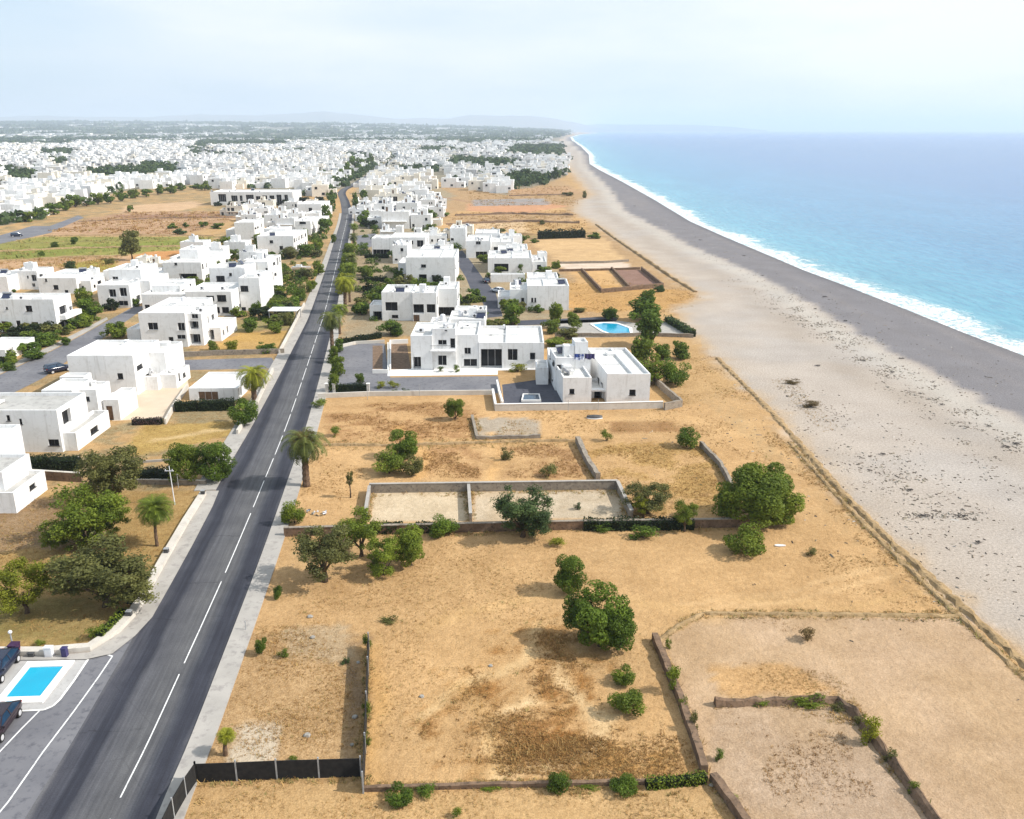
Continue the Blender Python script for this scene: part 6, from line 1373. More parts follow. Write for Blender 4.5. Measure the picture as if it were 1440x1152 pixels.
# ------------------------------------------------------------------ town trees
def town_trees():
    r = np.random.default_rng(21); V = []; T = []
    def blob(x, y, rad, h, n):
        zo = float(rise(np.array([x]), np.array([y]))[0]) if y > 4600 else 0
        d = sph(n, r); d[:, 2] = np.abs(d[:, 2]) * .9 + .05
        p = np.stack([x + d[:, 0] * rad, y + d[:, 1] * rad, d[:, 2] * h + zo], 1)
        v, f = leaf_quads(p, d + r.normal(0, .5, d.shape), np.full(n, rad * .42), r, .8); V.append(v); T.append(r.uniform(0, .8, n))
    pts = []
    # gaps between houses
    for (x, y, sp) in TS:
        if y < 520: continue
        for q in range(2):
            if r.random() < .40: pts.append((x + sp * (.5 if q else r.uniform(-.4, .4)), y - sp * (.1 if q else .5) + r.uniform(-.2, .2) * sp, sp * r.uniform(.10, .26), r.uniform(2.5, 6.5)))
    for (x, y, sp) in GAPS:
        if y < 420 or not any(inside(np.array([x]), np.array([y]), p)[0] for p in DW): continue
        if np.min(np.hypot(RX[:, 0] - x, RX[:, 1] - y)) < 9 or (len(FA) and np.any((FA[:, 0] - 3 < x) & (FA[:, 1] + 3 > x) & (FA[:, 2] - 3 < y) & (FA[:, 3] + 3 > y))): continue
        for q in range(3):
            if r.random() < .6: pts.append((x + r.uniform(-.5, .5) * sp, y + r.uniform(-.5, .5) * sp, sp * r.uniform(.12, .3), r.uniform(2.5, 7)))
    for hp, den in zip(HW, [.9, .6, .6, .7, .3, .5, .9, .6, .5, .8, .7, .5]):
        xs = [p[0] for p in hp]; ys = [p[1] for p in hp]; yc = sum(ys) / len(ys); rad = max(2.2, yc * .0042)
        n = int((max(xs) - min(xs)) * (max(ys) - min(ys)) / (rad * rad * 5) * den); n = min(n, 900)
        x = r.uniform(min(xs), max(xs), n); y = r.uniform(min(ys), max(ys), n); ok = inside(x, y, hp)
        for a, b in zip(x[ok], y[ok]):
            if np.min(np.hypot(RX[:, 0] - a, RX[:, 1] - b)) < 6.5: continue
            pts.append((a, b, rad * r.uniform(.7, 1.3), r.uniform(3.5, 7.5)))
    for i in range(6500):     # groves of the plain
        y = 2600 + 9500 * r.random() ** 1.3; x = r.uniform(-.75, .06) * y
        if fbm(np.array([x / 600]), np.array([y / 380]), 12, 3)[0] < .47: continue
        if not inside(np.array([x + 60]), np.array([y]), P_LAND)[0]: continue
        pts.append((x, y, y * .0042 * r.uniform(.6, 1.6), r.uniform(5, 10)))
    for (x, y, rad, h) in pts: blob(x, y, rad, h, 16 if y > 1200 else 34)
    v = np.concatenate(V); me = np_mesh('distant_trees', v, np.arange(len(v)).reshape(-1, 4), [M['L_blue']]); add_tone(me, np.concatenate(T), 4)
    tag(link('distant_trees', me), 'dark green trees and groves scattered through the far town', 'trees', None, 'stuff')
town_trees()
# tree line along the edge of the far fields, each tree on its own
for i, (px, py, wd, h) in enumerate([(40, 312, 26, 16), (58, 306, 24, 18), (76, 302, 26, 18), (92, 296, 24, 22), (106, 292, 22, 20), (122, 290, 20, 14), (138, 288, 20, 18), (156, 286, 22, 18), (172, 283, 20, 20), (190, 279, 20, 14), (206, 277, 18, 12), (222, 274, 18, 16), (240, 272, 20, 16), (256, 268, 18, 12), (275, 266, 18, 10), (288, 268, 18, 16)]):
    tree(px, py, wd, h, M['L_dark'] if i % 3 else M['L_mid'], '{} tree from the left in the dark tree line at the field edge'.format(ORD[i]), 'far', .08, group='trees of the field edge line')
for i, (px, py, wd, h) in enumerate([(305, 290, 14, 8), (325, 291, 16, 9), (345, 292, 16, 9), (365, 291, 16, 10), (385, 291, 16, 10), (405, 290, 18, 10), (425, 286, 22, 10), (446, 286, 20, 10)]):
    shrub(px, py, wd, h, M['L_black'], '{} dark bush from the left along the long colonnade'.format(ORD[i]), 'far', group='bushes along the long colonnade')
for i, (px, py, wd, h) in enumerate([(462, 330 - 4, 14, 20), (465, 300, 16, 26), (466, 284, 14, 20), (455, 272, 16, 14), (468, 262, 16, 18), (478, 256, 18, 20), (490, 250, 18, 24), (500, 244, 18, 26), (512, 238, 14, 16), (522, 232, 12, 18), (470, 348 - 6, 10, 14)]):
    tree(px, py, wd, h, M['L_dark'], '{} roadside tree left of the road bend, counted from the scrub plot'.format(ORD[i]), 'far', .08, group='trees left of the road bend')
for i, (px, py, wd, h) in enumerate([(724, 252, 16, 14), (738, 252, 20, 16), (752, 252, 16, 12), (782, 252, 18, 20), (792, 248, 12, 12), (770, 251, 10, 8)]):
    tree(px, py, wd, h, M['L_blue'], '{} dark tree from the left in front of the beach end of town'.format(ORD[i]), 'far', .08, group='dark trees at the beach end of town')
# garden shrubs and low plants between the white houses: individually too alike to tell apart
def gardens():
    r = random.Random(31); out = []
    zones = [([(0, 470), (130, 450), (190, 400), (420, 330), (455, 300), (470, 320), (430, 430), (390, 470), (320, 440), (200, 430), (60, 500), (0, 520)], 210, 'dark garden shrub among the white villas left of the road', 'garden shrubs left of the road'),
             ([(490, 345), (510, 330), (640, 330), (790, 390), (800, 440), (700, 470), (620, 440), (540, 455), (480, 440)], 150, 'dark garden shrub among the white houses right of the road', 'garden shrubs right of the road'),
             ([(330, 320), (350, 295), (450, 295), (455, 340), (400, 350)], 50, 'dark shrub between the white houses inland of the road bend', 'shrubs inland of the road bend'),
             ([(500, 330), (505, 265), (600, 256), (615, 300), (610, 335)], 80, 'dark shrub between the houses of the row right of the road', 'shrubs in the row right of the road')]
    for poly, cnt, lab, grp in zones:
        pw = PX(poly); k = 0; tries = 0
        while k < cnt and tries < 9000:
            tries += 1
            px, py = r.uniform(min(p[0] for p in poly), max(p[0] for p in poly)), r.uniform(min(p[1] for p in poly), max(p[1] for p in poly))
            X, Y = G(px, py); a, b = np.array([X]), np.array([Y])
            if not inside(a, b, pw)[0]: continue
            if np.any((FA[:, 0] - .9 < X) & (FA[:, 1] + .9 > X) & (FA[:, 2] - 1 < Y) & (FA[:, 3] + 1 > Y)): continue
            if np.min(np.hypot(RX[:, 0] - X, RX[:, 1] - Y)) < 7.5 or any(inside(a, b, q)[0] for q in SIDE): continue
            m_ = r.uniform(1.6, 5.2); out.append((m_ * ppm(py), px, py, m_, r.uniform(.5, .8), r.choice(['L_dark', 'L_dark', 'L_mid', 'L_olive', 'L_black', 'L_mid']), lab, grp)); k += 1
    out.sort(key=lambda q: -q[0])
    n_have = sum(1 for o in COL.objects if o.get('category') == 'shrub'); keep = max(0, 280 - n_have)
    for (w_, px, py, m_, q, mt, lab, grp) in out[:keep]: shrub(px, py, w_, w_ * q, M[mt], lab, 'far', group=grp)
    rr = np.random.default_rng(4); V = []; T = []
    for (w_, px, py, m_, q, mt, lab, grp) in out[keep:]:
        X, Y = G(px, py); n = 150; d = sph(n, rr); d[:, 2] = np.abs(d[:, 2]); k = rr.uniform(.6, 1, n)[:, None]
        v, f = leaf_quads(np.array([X, Y, 0]) + d * k * np.array([m_ / 2, m_ / 2, m_ * q * .8]), d + rr.normal(0, .5, d.shape), np.full(n, m_ * .085), rr); V.append(v); T.append(rr.uniform(0, .9, n))
    v = np.concatenate(V); me = np_mesh('garden_undergrowth', v, np.arange(len(v)).reshape(-1, 4), [M['L_dark']]); add_tone(me, np.concatenate(T), 4)
    tag(link('garden_undergrowth', me), 'smaller dark green plants filling the gardens between the white houses', 'plants', None, 'stuff')
SIDE = [PX(p) for p in ([(-60, 562), (0, 519), (125, 455), (190, 425), (210, 431), (150, 476), (60, 540), (-60, 610)], [(630, 357), (654, 350), (690, 395), (712, 446), (680, 450), (650, 395)], [(474, 489), (541, 480), (549, 529), (706, 527), (708, 556), (450, 558)])]
gardens()
# ------------------------------------------------------------------ walls, banks and fences round the plots
WEEDLINES = []
def wall(pts, th, h, mat, label, name='plot_wall', cat='wall', rough=0, cap=None, step=1.0, group=None, post=None):
    if pts[0][1] > 560 and name in ('plot_wall', 'earth_bank', 'fence'):
        for a, b in zip(pts[:-1], pts[1:]):
            nx, ny = (0, 7) if abs(a[1] - b[1]) < abs(a[0] - b[0]) * .6 else (7, 0)
            L = math.dist(G(*a), G(*b)); WEEDLINES.append(([(a[0] - nx, a[1] - ny), (b[0] - nx, b[1] - ny), (b[0] + nx, b[1] + ny), (a[0] + nx, a[1] + ny)], int(min(490, L * 14))))
    P = [Vector(G3(*p)) for p in pts]; o0 = P[0].copy(); r = random.Random(len(label) * 7 + int(P[0].x))
    root = empty(name, o0); tag(root, label, cat, group); mb = MB(); cp = MB(); ps = MB(); first = True
    seg = []
    for a, b in zip(P[:-1], P[1:]):
        n = max(1, int((b - a).length / step))
        for i in range(n): seg.append(a + (b - a) * (i / n))
    seg.append(P[-1])
    def nrm(i):
        d = (seg[min(i + 1, len(seg) - 1)] - seg[max(i - 1, 0)]).normalized(); return Vector((d.y, -d.x, 0))
    rows = []
    for i, p in enumerate(seg):
        n = nrm(i); q = p - o0; hh = h * (1 + (r.uniform(-rough, rough)) * .8); jx = r.uniform(-rough, rough) * th * .4
        t2 = th / 2 * (1 + r.uniform(-rough, rough) * .5)
        if rough > .3:  # an earth bank: slopes, not a square wall
            rows.append([q - n * t2 * 1.5, q - n * t2 * .8 + Vector((0, 0, hh * .75)), q + n * jx + Vector((0, 0, hh)), q + n * t2 * .7 + Vector((0, 0, hh * .8)), q + n * t2 * 1.4])
        else:
            rows.append([q - n * t2, q - n * t2 + Vector((0, 0, hh)), q + n * t2 + Vector((0, 0, hh)), q + n * t2])
    m = len(rows[0]); mb.v = [tuple(v) for row in rows for v in row]
    for i in range(len(rows) - 1):
        for j in range(m - 1): mb.f.append((i * m + j, (i + 1) * m + j, (i + 1) * m + j + 1, i * m + j + 1)); mb.m.append(0)
    for i in (0, len(rows) - 1): mb.f.append(tuple(i * m + j for j in range(m))); mb.m.append(0)
    mb.build('wall_body' if rough <= .3 else 'bank', mat, root, smooth=False)
    if cap:
        v = []; 
        for i, p in enumerate(seg):
            n = nrm(i); q = p - o0; w2 = th / 2 + .04; v += [tuple(q - n * w2 + Vector((0, 0, h + .003))), tuple(q - n * w2 + Vector((0, 0, h + .07))), tuple(q + n * w2 + Vector((0, 0, h + .07))), tuple(q + n * w2 + Vector((0, 0, h + .003)))]
        cp.v = v
        for i in range(len(seg) - 1):
            for j in range(4): cp.f.append((i * 4 + j, (i + 1) * 4 + j, (i + 1) * 4 + (j + 1) % 4, i * 4 + (j + 1) % 4)); cp.m.append(0)
        cp.build('coping', cap, root)
    if post:
        L = 0; k = 0
        for i in range(0, len(seg), max(1, int(post / step))):
            q = seg[i] - o0; pb = MB(); pb.box(-.05, .05, -.05, .05, 0, h + .18); pb.build('post', M['metal'], root, tuple(q))
    return root
wall([(520, 693), (868, 688)], .3, 1.15, M['stonewall'], 'grey block wall along the back of the sandy yards', cap=M['pave'], rough=.05, post=None)
wall([(520, 694), (514, 733)], .3, 1.0, M['stonewall'], 'short grey block wall on the left of the sandy yards', rough=.05, cap=M['pave'])
wall([(659, 690), (662, 734)], .3, 1.0, M['stonewall'], 'dividing wall between the two sandy yards', rough=.05, cap=M['pave'])
wall([(868, 688), (888, 731)], .35, 1.1, M['stonewall'], 'grey wall on the right of the sandy yards', rough=.05, cap=M['pave'])
wall([(400, 754), (640, 748), (820, 744), (1052, 741)], .35, 1.0, M['brownwall'], 'long brown block wall below the sandy yards', rough=.06, cap=M['stonewall'])
wall([(812, 622), (824, 648), (841, 676)], .6, .9, M['stonewall'], 'crumbling grey wall between tilled plot and golden grass', rough=.25)
wall([(985, 628), (1012, 655), (1030, 690)], .4, .8, M['stonewall'], 'low grey wall behind the big coastal tree', rough=.2)
wall([(664, 588), (671, 618), (760, 616)], .4, .5, M['stonewall'], 'low stone edging round the grey gravel plot', rough=.25)
wall([(455, 626), (560, 627), (700, 622), (812, 620)], .5, .3, M['earth'], 'faint earth ridge across the ploughed plots', name='earth_bank', cat='bank', rough=.5, step=.8)
wall([(920, 900), (955, 985), (975, 1040), (990, 1088)], .5, .75, M['brownwall'], 'brown earth wall along the bare field edge', rough=.22, step=.7)
wall([(1002, 1097), (1022, 1125), (1060, 1180), (1100, 1240)], .5, .7, M['brownwall'], 'brown earth wall at the bottom of the enclosed plot', rough=.22, step=.7)
wall([(924, 903), (955, 880), (990, 863), (1080, 864), (1200, 865), (1350, 867)], .42, .2, M['earth'], 'low earth ridge across the top of the pale sand plot', name='earth_bank', cat='bank', rough=.55, step=.7)
wall([(1005, 992), (1090, 989), (1178, 987), (1202, 1006), (1240, 1055), (1300, 1135), (1340, 1190)], .5, .6, M['brownwall'], 'weedy bank enclosing the darker pale plot', name='earth_bank', cat='bank', rough=.5, step=.7)
wall([(1010, 505), (1050, 545), (1085, 580), (1140, 642), (1183, 692), (1255, 764), (1340, 842), (1400, 897), (1470, 960), (1600, 1085)], .75, .24, M['earth'], 'long coastal earth bank between the fields and the beach', name='earth_bank', cat='bank', rough=.8, step=.7)
wall([(1110, 622), (1172, 692), (1245, 768), (1330, 850), (1372, 888), (1450, 962), (1560, 1075)], .5, .16, M['earth'], 'inner lower earth bank running along the coastal bank', name='earth_bank', cat='bank', rough=.8, step=.7)
wall([(512, 1112), (640, 1108), (780, 1105), (900, 1102), (995, 1096)], .3, .32, M['brownwall'], 'low wall along the bottom of the rough field', rough=.2)
# fences with posts
def fence(pts, h, mat, label, th=.06, post=2.6, name='fence'):
    return wall(pts, th, h, mat, label, name=name, cat='fence', rough=.02, step=post, post=post)
fence([(277, 1100), (390, 1096), (508, 1092)], 1.5, M['black'], 'black mesh fence across the bottom of the left plot')
fence([(277, 1100), (262, 1122), (245, 1152), (215, 1215)], 1.5, M['black'], 'black mesh fence beside the pavement')
fence([(511, 1116), (514, 1060), (516, 1000), (518, 950), (519, 915)], 1.6, M['black'], 'dark mesh fence overgrown with weeds along the dusty slope')
# left boundary wall and its boxes
wall([(-300, 921), (0, 920), (60, 920), (126, 914), (164, 890), (186, 867), (210, 826), (236, 780), (262, 735), (286, 697)], .75, .5, M['boundary'], 'pale curved boundary wall of the left garden', name='boundary_wall', step=.7)
sheet('pavement', [(-300, 929), (60, 928), (122, 927), (158, 919), (190, 894), (214, 868), (240, 822), (272, 764), (299, 712), (308, 690), (290, 690), (262, 738), (236, 783), (186, 870), (164, 893), (126, 917), (60, 923), (-300, 924)], .10, M['pave'], 'pale pavement curving round the garden corner')
wall([(20, 672), (116, 678)], .3, 1.2, M['brownwall'], 'red brown garden wall behind the left garden', cap=M['boundary'], name='garden_wall')
wall([(170, 680), (290, 682)], .3, .6, M['stonewall'], 'low grey garden wall below the black hedge', cap=M['boundary'], name='garden_wall')
wall([(235, 503), (300, 500), (400, 497)], .3, 1.0, M['stonewall'], 'brownish retaining wall along the cross road', name='garden_wall', rough=.05)
wall([(233, 597), (246, 573), (264, 547)], .25, .9, M['boundary'], 'low white wall on the right of the beige courtyard', name='garden_wall')
wall([(334, 612), (360, 572), (384, 523)], .3, .8, M['boundary'], 'pale wall along the pavement by the garage', name='garden_wall')
wall([(393, 498), (412, 462), (428, 430)], .3, .8, M['boundary'], 'pale wall along the pavement by the dry lawn', name='garden_wall')
wall([(24, 652), (112, 648)], .25, .6, M['boundary'], 'low white wall in front of the nearest villa', name='garden_wall')
wall([(184, 652), (242, 648), (244, 668), (186, 672)], .2, .3, M['pave'], 'low pale planter edging behind the roadside trees', name='planter', cat='planter')
# compound walls on the sea side
wall([(447, 560), (520, 557), (600, 556), (693, 555)], .3, .8, M['boundary'], 'pale compound wall above the ploughed plot', name='compound_wall')
wall([(693, 556), (697, 578), (760, 577), (850, 576), (932, 574)], .3, 1.1, M['boundary'], 'white compound wall in front of the seaside villa', name='compound_wall', cap=M['poolstone'])
wall([(699, 541), (702, 556), (707, 572)], .3, .9, M['poolstone'], 'white side wall of the dark asphalt yard', name='compound_wall')
wall([(915, 531), (930, 548), (958, 572), (934, 577)], .4, 1.2, M['stonewall'], 'dark stone wall wrapping the corner of the seaside villa', rough=.08)
wall([(780, 473), (850, 474), (920, 473), (975, 475)], .35, .8, M['stonewall'], 'grey stone wall below the garden pool', rough=.1)
wall([(524, 525), (546, 525), (546, 486)], .25, .7, M['poolstone'], 'white kerb wall round the narrow gravel bed', name='garden_wall')
wall([(549, 522), (549, 484), (574, 483)], .3, .9, M['poolstone'], 'white wall of the small gravel court', name='garden_wall')
wall([(478, 489), (500, 484), (541, 482)], .3, .6, M['boundary'], 'pale wall at the back of the forecourt', name='garden_wall')
wall([(818, 382), (846, 412), (932, 404), (902, 380)], .5, 1.1, M['brownwall'], 'brown walls round the two sandy plots', rough=.1, step=2)
wall([(860, 379), (884, 405)], .5, .9, M['brownwall'], 'brown wall dividing the two sandy plots', rough=.1, step=2)
wall([(786, 371), (850, 370), (884, 368)], .4, .7, M['stonewall'], 'grey wall at the lower edge of the big sand plot', rough=.1, step=2)
wall([(786, 382), (832, 381), (900, 379)], .4, .7, M['brownwall'], 'brown wall between concrete strip and walled plots', rough=.1, step=2)
wall([(838, 316), (862, 334), (900, 360), (945, 391), (978, 411)], .8, .6, M['earth'], 'earth bank between the upper sand plots and the beach', name='earth_bank', cat='bank', rough=.5, step=2)
wall([(0, 368), (90, 363), (180, 360)], .8, .6, M['earth'], 'dark earth bank below the green meadow', name='earth_bank', cat='bank', rough=.5, step=2.5)

wall([(628, 316), (735, 312), (815, 314)], 1.0, .9, M['brownwall'], 'brown earth bank across the far sandy plots, middle one', name='earth_bank', cat='bank', rough=.5, step=3)
wall([(640, 303.5), (720, 301), (806, 303)], 1.0, .9, M['brownwall'], 'brown earth bank across the far sandy plots, upper one', name='earth_bank', cat='bank', rough=.5, step=3)
wall([(716, 276), (800, 274)], 1.2, .9, M['brownwall'], 'far earth bank below the beach end trees', name='earth_bank', cat='bank', rough=.5, step=4)
wall([(655, 332), (742, 331), (838, 329)], 1.0, .9, M['earth'], 'earth bank along the foot of the far sandy plots', name='earth_bank', cat='bank', rough=.5, step=3)
wall([(-40, 356), (110, 349), (300, 346)], 1.0, .5, M['earth'], 'earth bank through the middle of the green meadow', name='earth_bank', cat='bank', rough=.5, step=3)
wall([(62, 332), (180, 331), (300, 332)], 1.0, .5, M['earth'], 'earth bank between the green meadow and the ploughed field', name='earth_bank', cat='bank', rough=.5, step=3)
wall([(110, 312), (230, 307), (335, 306)], 1.0, .5, M['brownwall'], 'brown bank across the ploughed field', name='earth_bank', cat='bank', rough=.5, step=3)
# ------------------------------------------------------------------ pools
def pool(pts, cop, label, z=.16, mat='pool'):
    P = [Vector(G3(*p)) for p in pts]; c = sum(P, Vector()) / len(P); root = empty('swimming_pool', c); tag(root, label, 'swimming pool')
    inn = [p - c for p in P]; out = [(p - c) * 1 + (p - c).normalized() * cop for p in P]; n = len(P); mb = MB()
    for i in range(n):
        j = (i + 1) % n; a, b, d, e = inn[i], inn[j], out[i], out[j]; q = lambda v, zz: (v.x, v.y, zz)
        mb.quad(q(d, z), q(e, z), q(b, z), q(a, z)); mb.quad(q(d, 0), q(e, 0), q(e, z), q(d, z)); mb.quad(q(a, z), q(b, z), q(b, .02), q(a, .02))
    mb.build('coping', M['poolstone'], root); wb = MB(); wb.poly([(v.x, v.y, z - .09) for v in inn]); o = wb.build('water', M[mat], root)
    if o.data.polygons[0].normal.z < 0: o.data.flip_normals()
    return root
sheet('pool_deck', [(-60, 1001), (66, 997), (78, 990), (100, 960), (124, 926), (-60, 930)], .02, M['pooledge'], 'grey paved margin round the near swimming pool')
tag(line_px([(124, 927), (104, 957), (84, 984), (74, 993), (62, 998), (20, 1000), (-30, 1003)], .09, .03).build('kerb', M['poolstone']), 'rounded white kerb line round the pool paving', None, None, 'structure')
pool([(42, 940), (90, 938.5), (57, 981), (8, 982.5)], .95, 'small rectangular turquoise swimming pool between parked cars')
pool([(833, 457), (848, 455), (868, 456), (884, 462), (886, 469), (862, 471), (848, 466)], .8, 'curved blue garden pool behind the seaside villa')

pool([(737, 557), (757, 557), (759, 565), (735, 565)], .35, 'small dark plunge pool with a white rim in the asphalt yard', .35, 'darkpool')
# ------------------------------------------------------------------ vehicles
def car(x, y, rz, paint, label, suv=False, cat='car', glass='carglass', group=None):
    root = empty('parked_car', (x, y, .012), rz); tag(root, label, cat, group)
    L, Wd = 4.6, 1.84; rise = .18 if suv else 0
    # sections along the length: x, half width, low z, shoulder z
    sec = [(-2.3, .70, .42, .72), (-2.22, .82, .30, .86), (-1.7, .90, .24, .95), (-.9, .92, .22, .96), (.3, .92, .22, .95), (1.2, .91, .22, .90), (1.9, .86, .26, .80), (2.24, .74, .34, .68), (2.3, .62, .42, .58)]
    mb = MB(); ring = []
    for (sx, hw, lo, sh) in sec:
        sh += rise; ring.append([(sx, -hw * .93, lo), (sx, -hw, lo + .18), (sx, -hw, sh - .12), (sx, -hw * .90, sh), (sx, 0, sh + .03), (sx, hw * .90, sh), (sx, hw, sh - .12), (sx, hw, lo + .18), (sx, hw * .93, lo)])
    mb.v = [v for q in ring for v in q]
    for i in range(len(ring) - 1):
        for j in range(9): mb.f.append((i * 9 + j, i * 9 + (j + 1) % 9, (i + 1) * 9 + (j + 1) % 9, (i + 1) * 9 + j)); mb.m.append(0)
    mb.f.append(tuple(range(8, -1, -1))); mb.m.append(0); mb.f.append(tuple((len(ring) - 1) * 9 + j for j in range(9))); mb.m.append(0)
    b = mb.build('body', M[paint], root, smooth=True)
    md = b.modifiers.new('soft', 'SUBSURF'); md.levels = 1; md.render_levels = 1
    # cabin: roof with pillars, glass as its own parts
    zr = 1.43 + rise * 1.4; zb = .93 + rise; tp = [(-1.55 if not suv else -2.0, .56), (-.9, .60), (.15, .60)]; x0, x1 = (-2.1 if not suv else -2.2), 1.25
    rf = MB(); xa, xb = (-1.25 if not suv else -1.9), .25
    rf.v = [(xa - .12, -.58, zr - .06), (xb + .12, -.58, zr - .05), (xb + .12, .58, zr - .05), (xa - .12, .58, zr - .06), (xa + .15, -.48, zr), (xb - .1, -.48, zr), (xb - .1, .48, zr), (xa + .15, .48, zr)]
    rf.f = [(0, 1, 5, 4), (1, 2, 6, 5), (2, 3, 7, 6), (3, 0, 4, 7), (4, 5, 6, 7)]; rf.m = [0] * 5
    for sgn in (-1, 1):
        for (a, bx_) in (((xa - .1, .58, zr - .06), (x0, .78, zb)), ((xb + .1, .58, zr - .06), (x1, .78, zb)), ((-.45, .6, zr - .05), (-.42, .81, zb))):
            rf.tube([(a[0], a[1] * sgn, a[2]), (bx_[0], bx_[1] * sgn, bx_[2])], [.05, .06], 6)
    rf.build('cabin_roof', M[paint], root)
    def gl(name, q): g = MB(); g.poly(q); g.build(name, M[glass], root)
    gl('windscreen', [(x1, -.76, zb), (x1, .76, zb), (xb + .13, .57, zr - .07), (xb + .13, -.57, zr - .07)])
    gl('rear_window', [(x0, .76, zb), (x0, -.76, zb), (xa - .13, -.57, zr - .08), (xa - .13, .57, zr - .08)])
    for sgn in (-1, 1): gl('side_window', [(x0 + .05, .785 * sgn, zb), (x1 - .05, .785 * sgn, zb), (xb + .08, .585 * sgn, zr - .075), (xa - .08, .585 * sgn, zr - .085)][::sgn])
    for sx in (-1.4, 1.42):
        for sgn in (-1, 1):
            tb = MB(); tb.tube([(0, -.11, 0), (0, .11, 0)], [.33, .33], 20); wheel = tb.build('wheel', M['rubber'], root, (sx, sgn * .83, .33))
            rb_ = MB(); rb_.tube([(0, .112 * sgn - .004, 0), (0, .112 * sgn + .012, 0)], [.22, .2], 10); rb_.build('rim', M['chrome'], wheel)
    for sgn in (-1, 1):
        h = MB(); h.box(2.16, 2.29, sgn * .58 - .14, sgn * .58 + .14, .60 + rise, .70 + rise); h.build('headlight', M['whiteplastic'], root)
        h = MB(); h.box(-2.31, -2.2, sgn * .62 - .13, sgn * .62 + .13, .70 + rise, .82 + rise); h.build('tail_light', M['redlamp'], root)
        h = MB(); h.box(.95, 1.13, sgn * .98 - .09, sgn * .98 + .09, .93 + rise, 1.06 + rise); h.build('wing_mirror', M[paint], root)
    pl = MB(); pl.box(-2.325, -2.305, -.26, .26, .50 + rise, .61 + rise); pl.build('number_plate', M['whiteplastic'], root)
    return root
rd = math.atan2(G(291, 863)[1] - G(155, 1152)[1], G(291, 863)[0] - G(155, 1152)[0])
X, Y = G(14, 1004); car(X + .05 + math.cos(rd) * -1.6, Y + math.sin(rd) * -1.6 - .2, rd + math.pi, 'maroon', 'dark car cropped by the picture edge, parked below the swimming pool')
X, Y = G(4, 934); car(X + .25 + math.cos(rd) * -1.7, Y + math.sin(rd) * -1.7 + .5, rd + math.pi, 'navy', 'dark car cropped by the picture edge, parked above the swimming pool')
X, Y = G(80, 524); car(X, Y + .6, R(52), 'navy', 'dark blue car with a pale windscreen on the side road', True)
X, Y = G(668, 404); car(X + 3, Y + 8, R(100), 'navy', 'dark car at the kerb of the residential street')
X, Y = G(640, 350); car(X, Y, R(5), 'navy', 'dark car in the shade at the top of the residential street')
X, Y = G(24, 333); car(X, Y, R(25), 'navy', 'dark blue car on the far road by the meadow', True)
X, Y = G(700, 412); car(X, Y + 1, R(130), 'whitepaint', 'white car parked at the street junction')

# ------------------------------------------------------------------ street and garden furniture
def gp(px, py): a = G(px, py); return (a[0], a[1], 0)
root = empty('wheelie_bin', gp(22, 921)); tag(root, 'plum coloured wheelie bin on the pavement by the garden', 'bin')
mb = MB(); i = 0; mb.v = [(-.29, -.3, .08), (.29, -.3, .08), (.29, .3, .08), (-.29, .3, .08), (-.35, -.36, 1.0), (.35, -.36, 1.0), (.35, .36, 1.0), (-.35, .36, 1.0)]; mb.f = [(0, 1, 5, 4), (1, 2, 6, 5), (2, 3, 7, 6), (3, 0, 4, 7), (3, 2, 1, 0)]; mb.m = [0] * 5; mb.build('body', M['plum'], root)
mb = MB(); mb.box(-.38, .38, -.4, .38, 1.003, 1.08); mb.build('lid', M['plum'], root)
for sx in (-.28, .28):
    mb = MB(); mb.tube([(sx - .03, .3, .1), (sx + .03, .3, .1)], [.1, .1], 12); mb.build('wheel', M['rubber'], root)
root = empty('garden_lamp', gp(19, 914)); tag(root, 'white globe lamp on a short grey post behind the plum bin', 'lamp')
mb = MB(); mb.tube([(0, 0, 0), (0, 0, .1), (0, 0, 1.55)], [.12, .07, .06], 10); mb.build('post', M['metal'], root)
mb = MB(); mb.tube([(0, 0, 1.55 + .17 - .17 * math.cos(k * math.pi / 8)) for k in range(9)], [max(.01, .17 * math.sin(k * math.pi / 8)) for k in range(9)], 14, cap=False); mb.build('globe', M['whiteplastic'], root, smooth=True)
def cabinet(px, py, w, d, h, mat, label, name, cat):
    root = empty(name, gp(px, py)); tag(root, label, cat); mb = MB(); mb.box(-w / 2, w / 2, -d / 2, d / 2, .1, h); mb.build('body', mat, root)
    mb = MB(); mb.box(-w / 2 - .04, w / 2 + .04, -d / 2 - .04, d / 2 + .04, h + .002, h + .05); mb.build('lid', mat, root)
    for sx in (-1, 1):
        mb = MB(); mb.box(sx * w / 2 - .06, sx * w / 2 + .06, -d / 2, d / 2, 0, .098); mb.build('foot', M['metal'], root)
    mb = MB(); mb.box(-w * .35, w * .35, -d / 2 - .015, -d / 2 - .003, .2, h - .1); mb.build('door', mat, root); return root
cabinet(70, 924, .62, .4, .95, M['whiteplastic'], 'white utility cabinet on the pavement', 'utility_cabinet', 'cabinet')
cabinet(45, 924, .5, .35, .42, M['darkframe'], 'low dark box on the pavement beside the white cabinet', 'meter_box', 'box')
cabinet(92, 924, .42, .4, .85, M['binnavy'], 'narrow navy bin nearest the pavement curve', 'litter_bin', 'bin')
for px, py, lab in [(235, 783, 'small dark box on the boundary wall below the fan palm'), (183, 872, 'small dark box where the boundary wall starts to curve'), (286, 700, 'small dark box at the upper end of the boundary wall')]:
    root = empty('meter_box', (G(px, py)[0], G(px, py)[1], .5)); tag(root, lab, 'box'); mb = MB(); mb.box(-.22, .22, -.2, .2, 0, .42); mb.build('body', M['darkframe'], root)
    mb = MB(); mb.box(-.25, .25, -.23, .23, .422, .47); mb.build('lid', M['metal'], root)
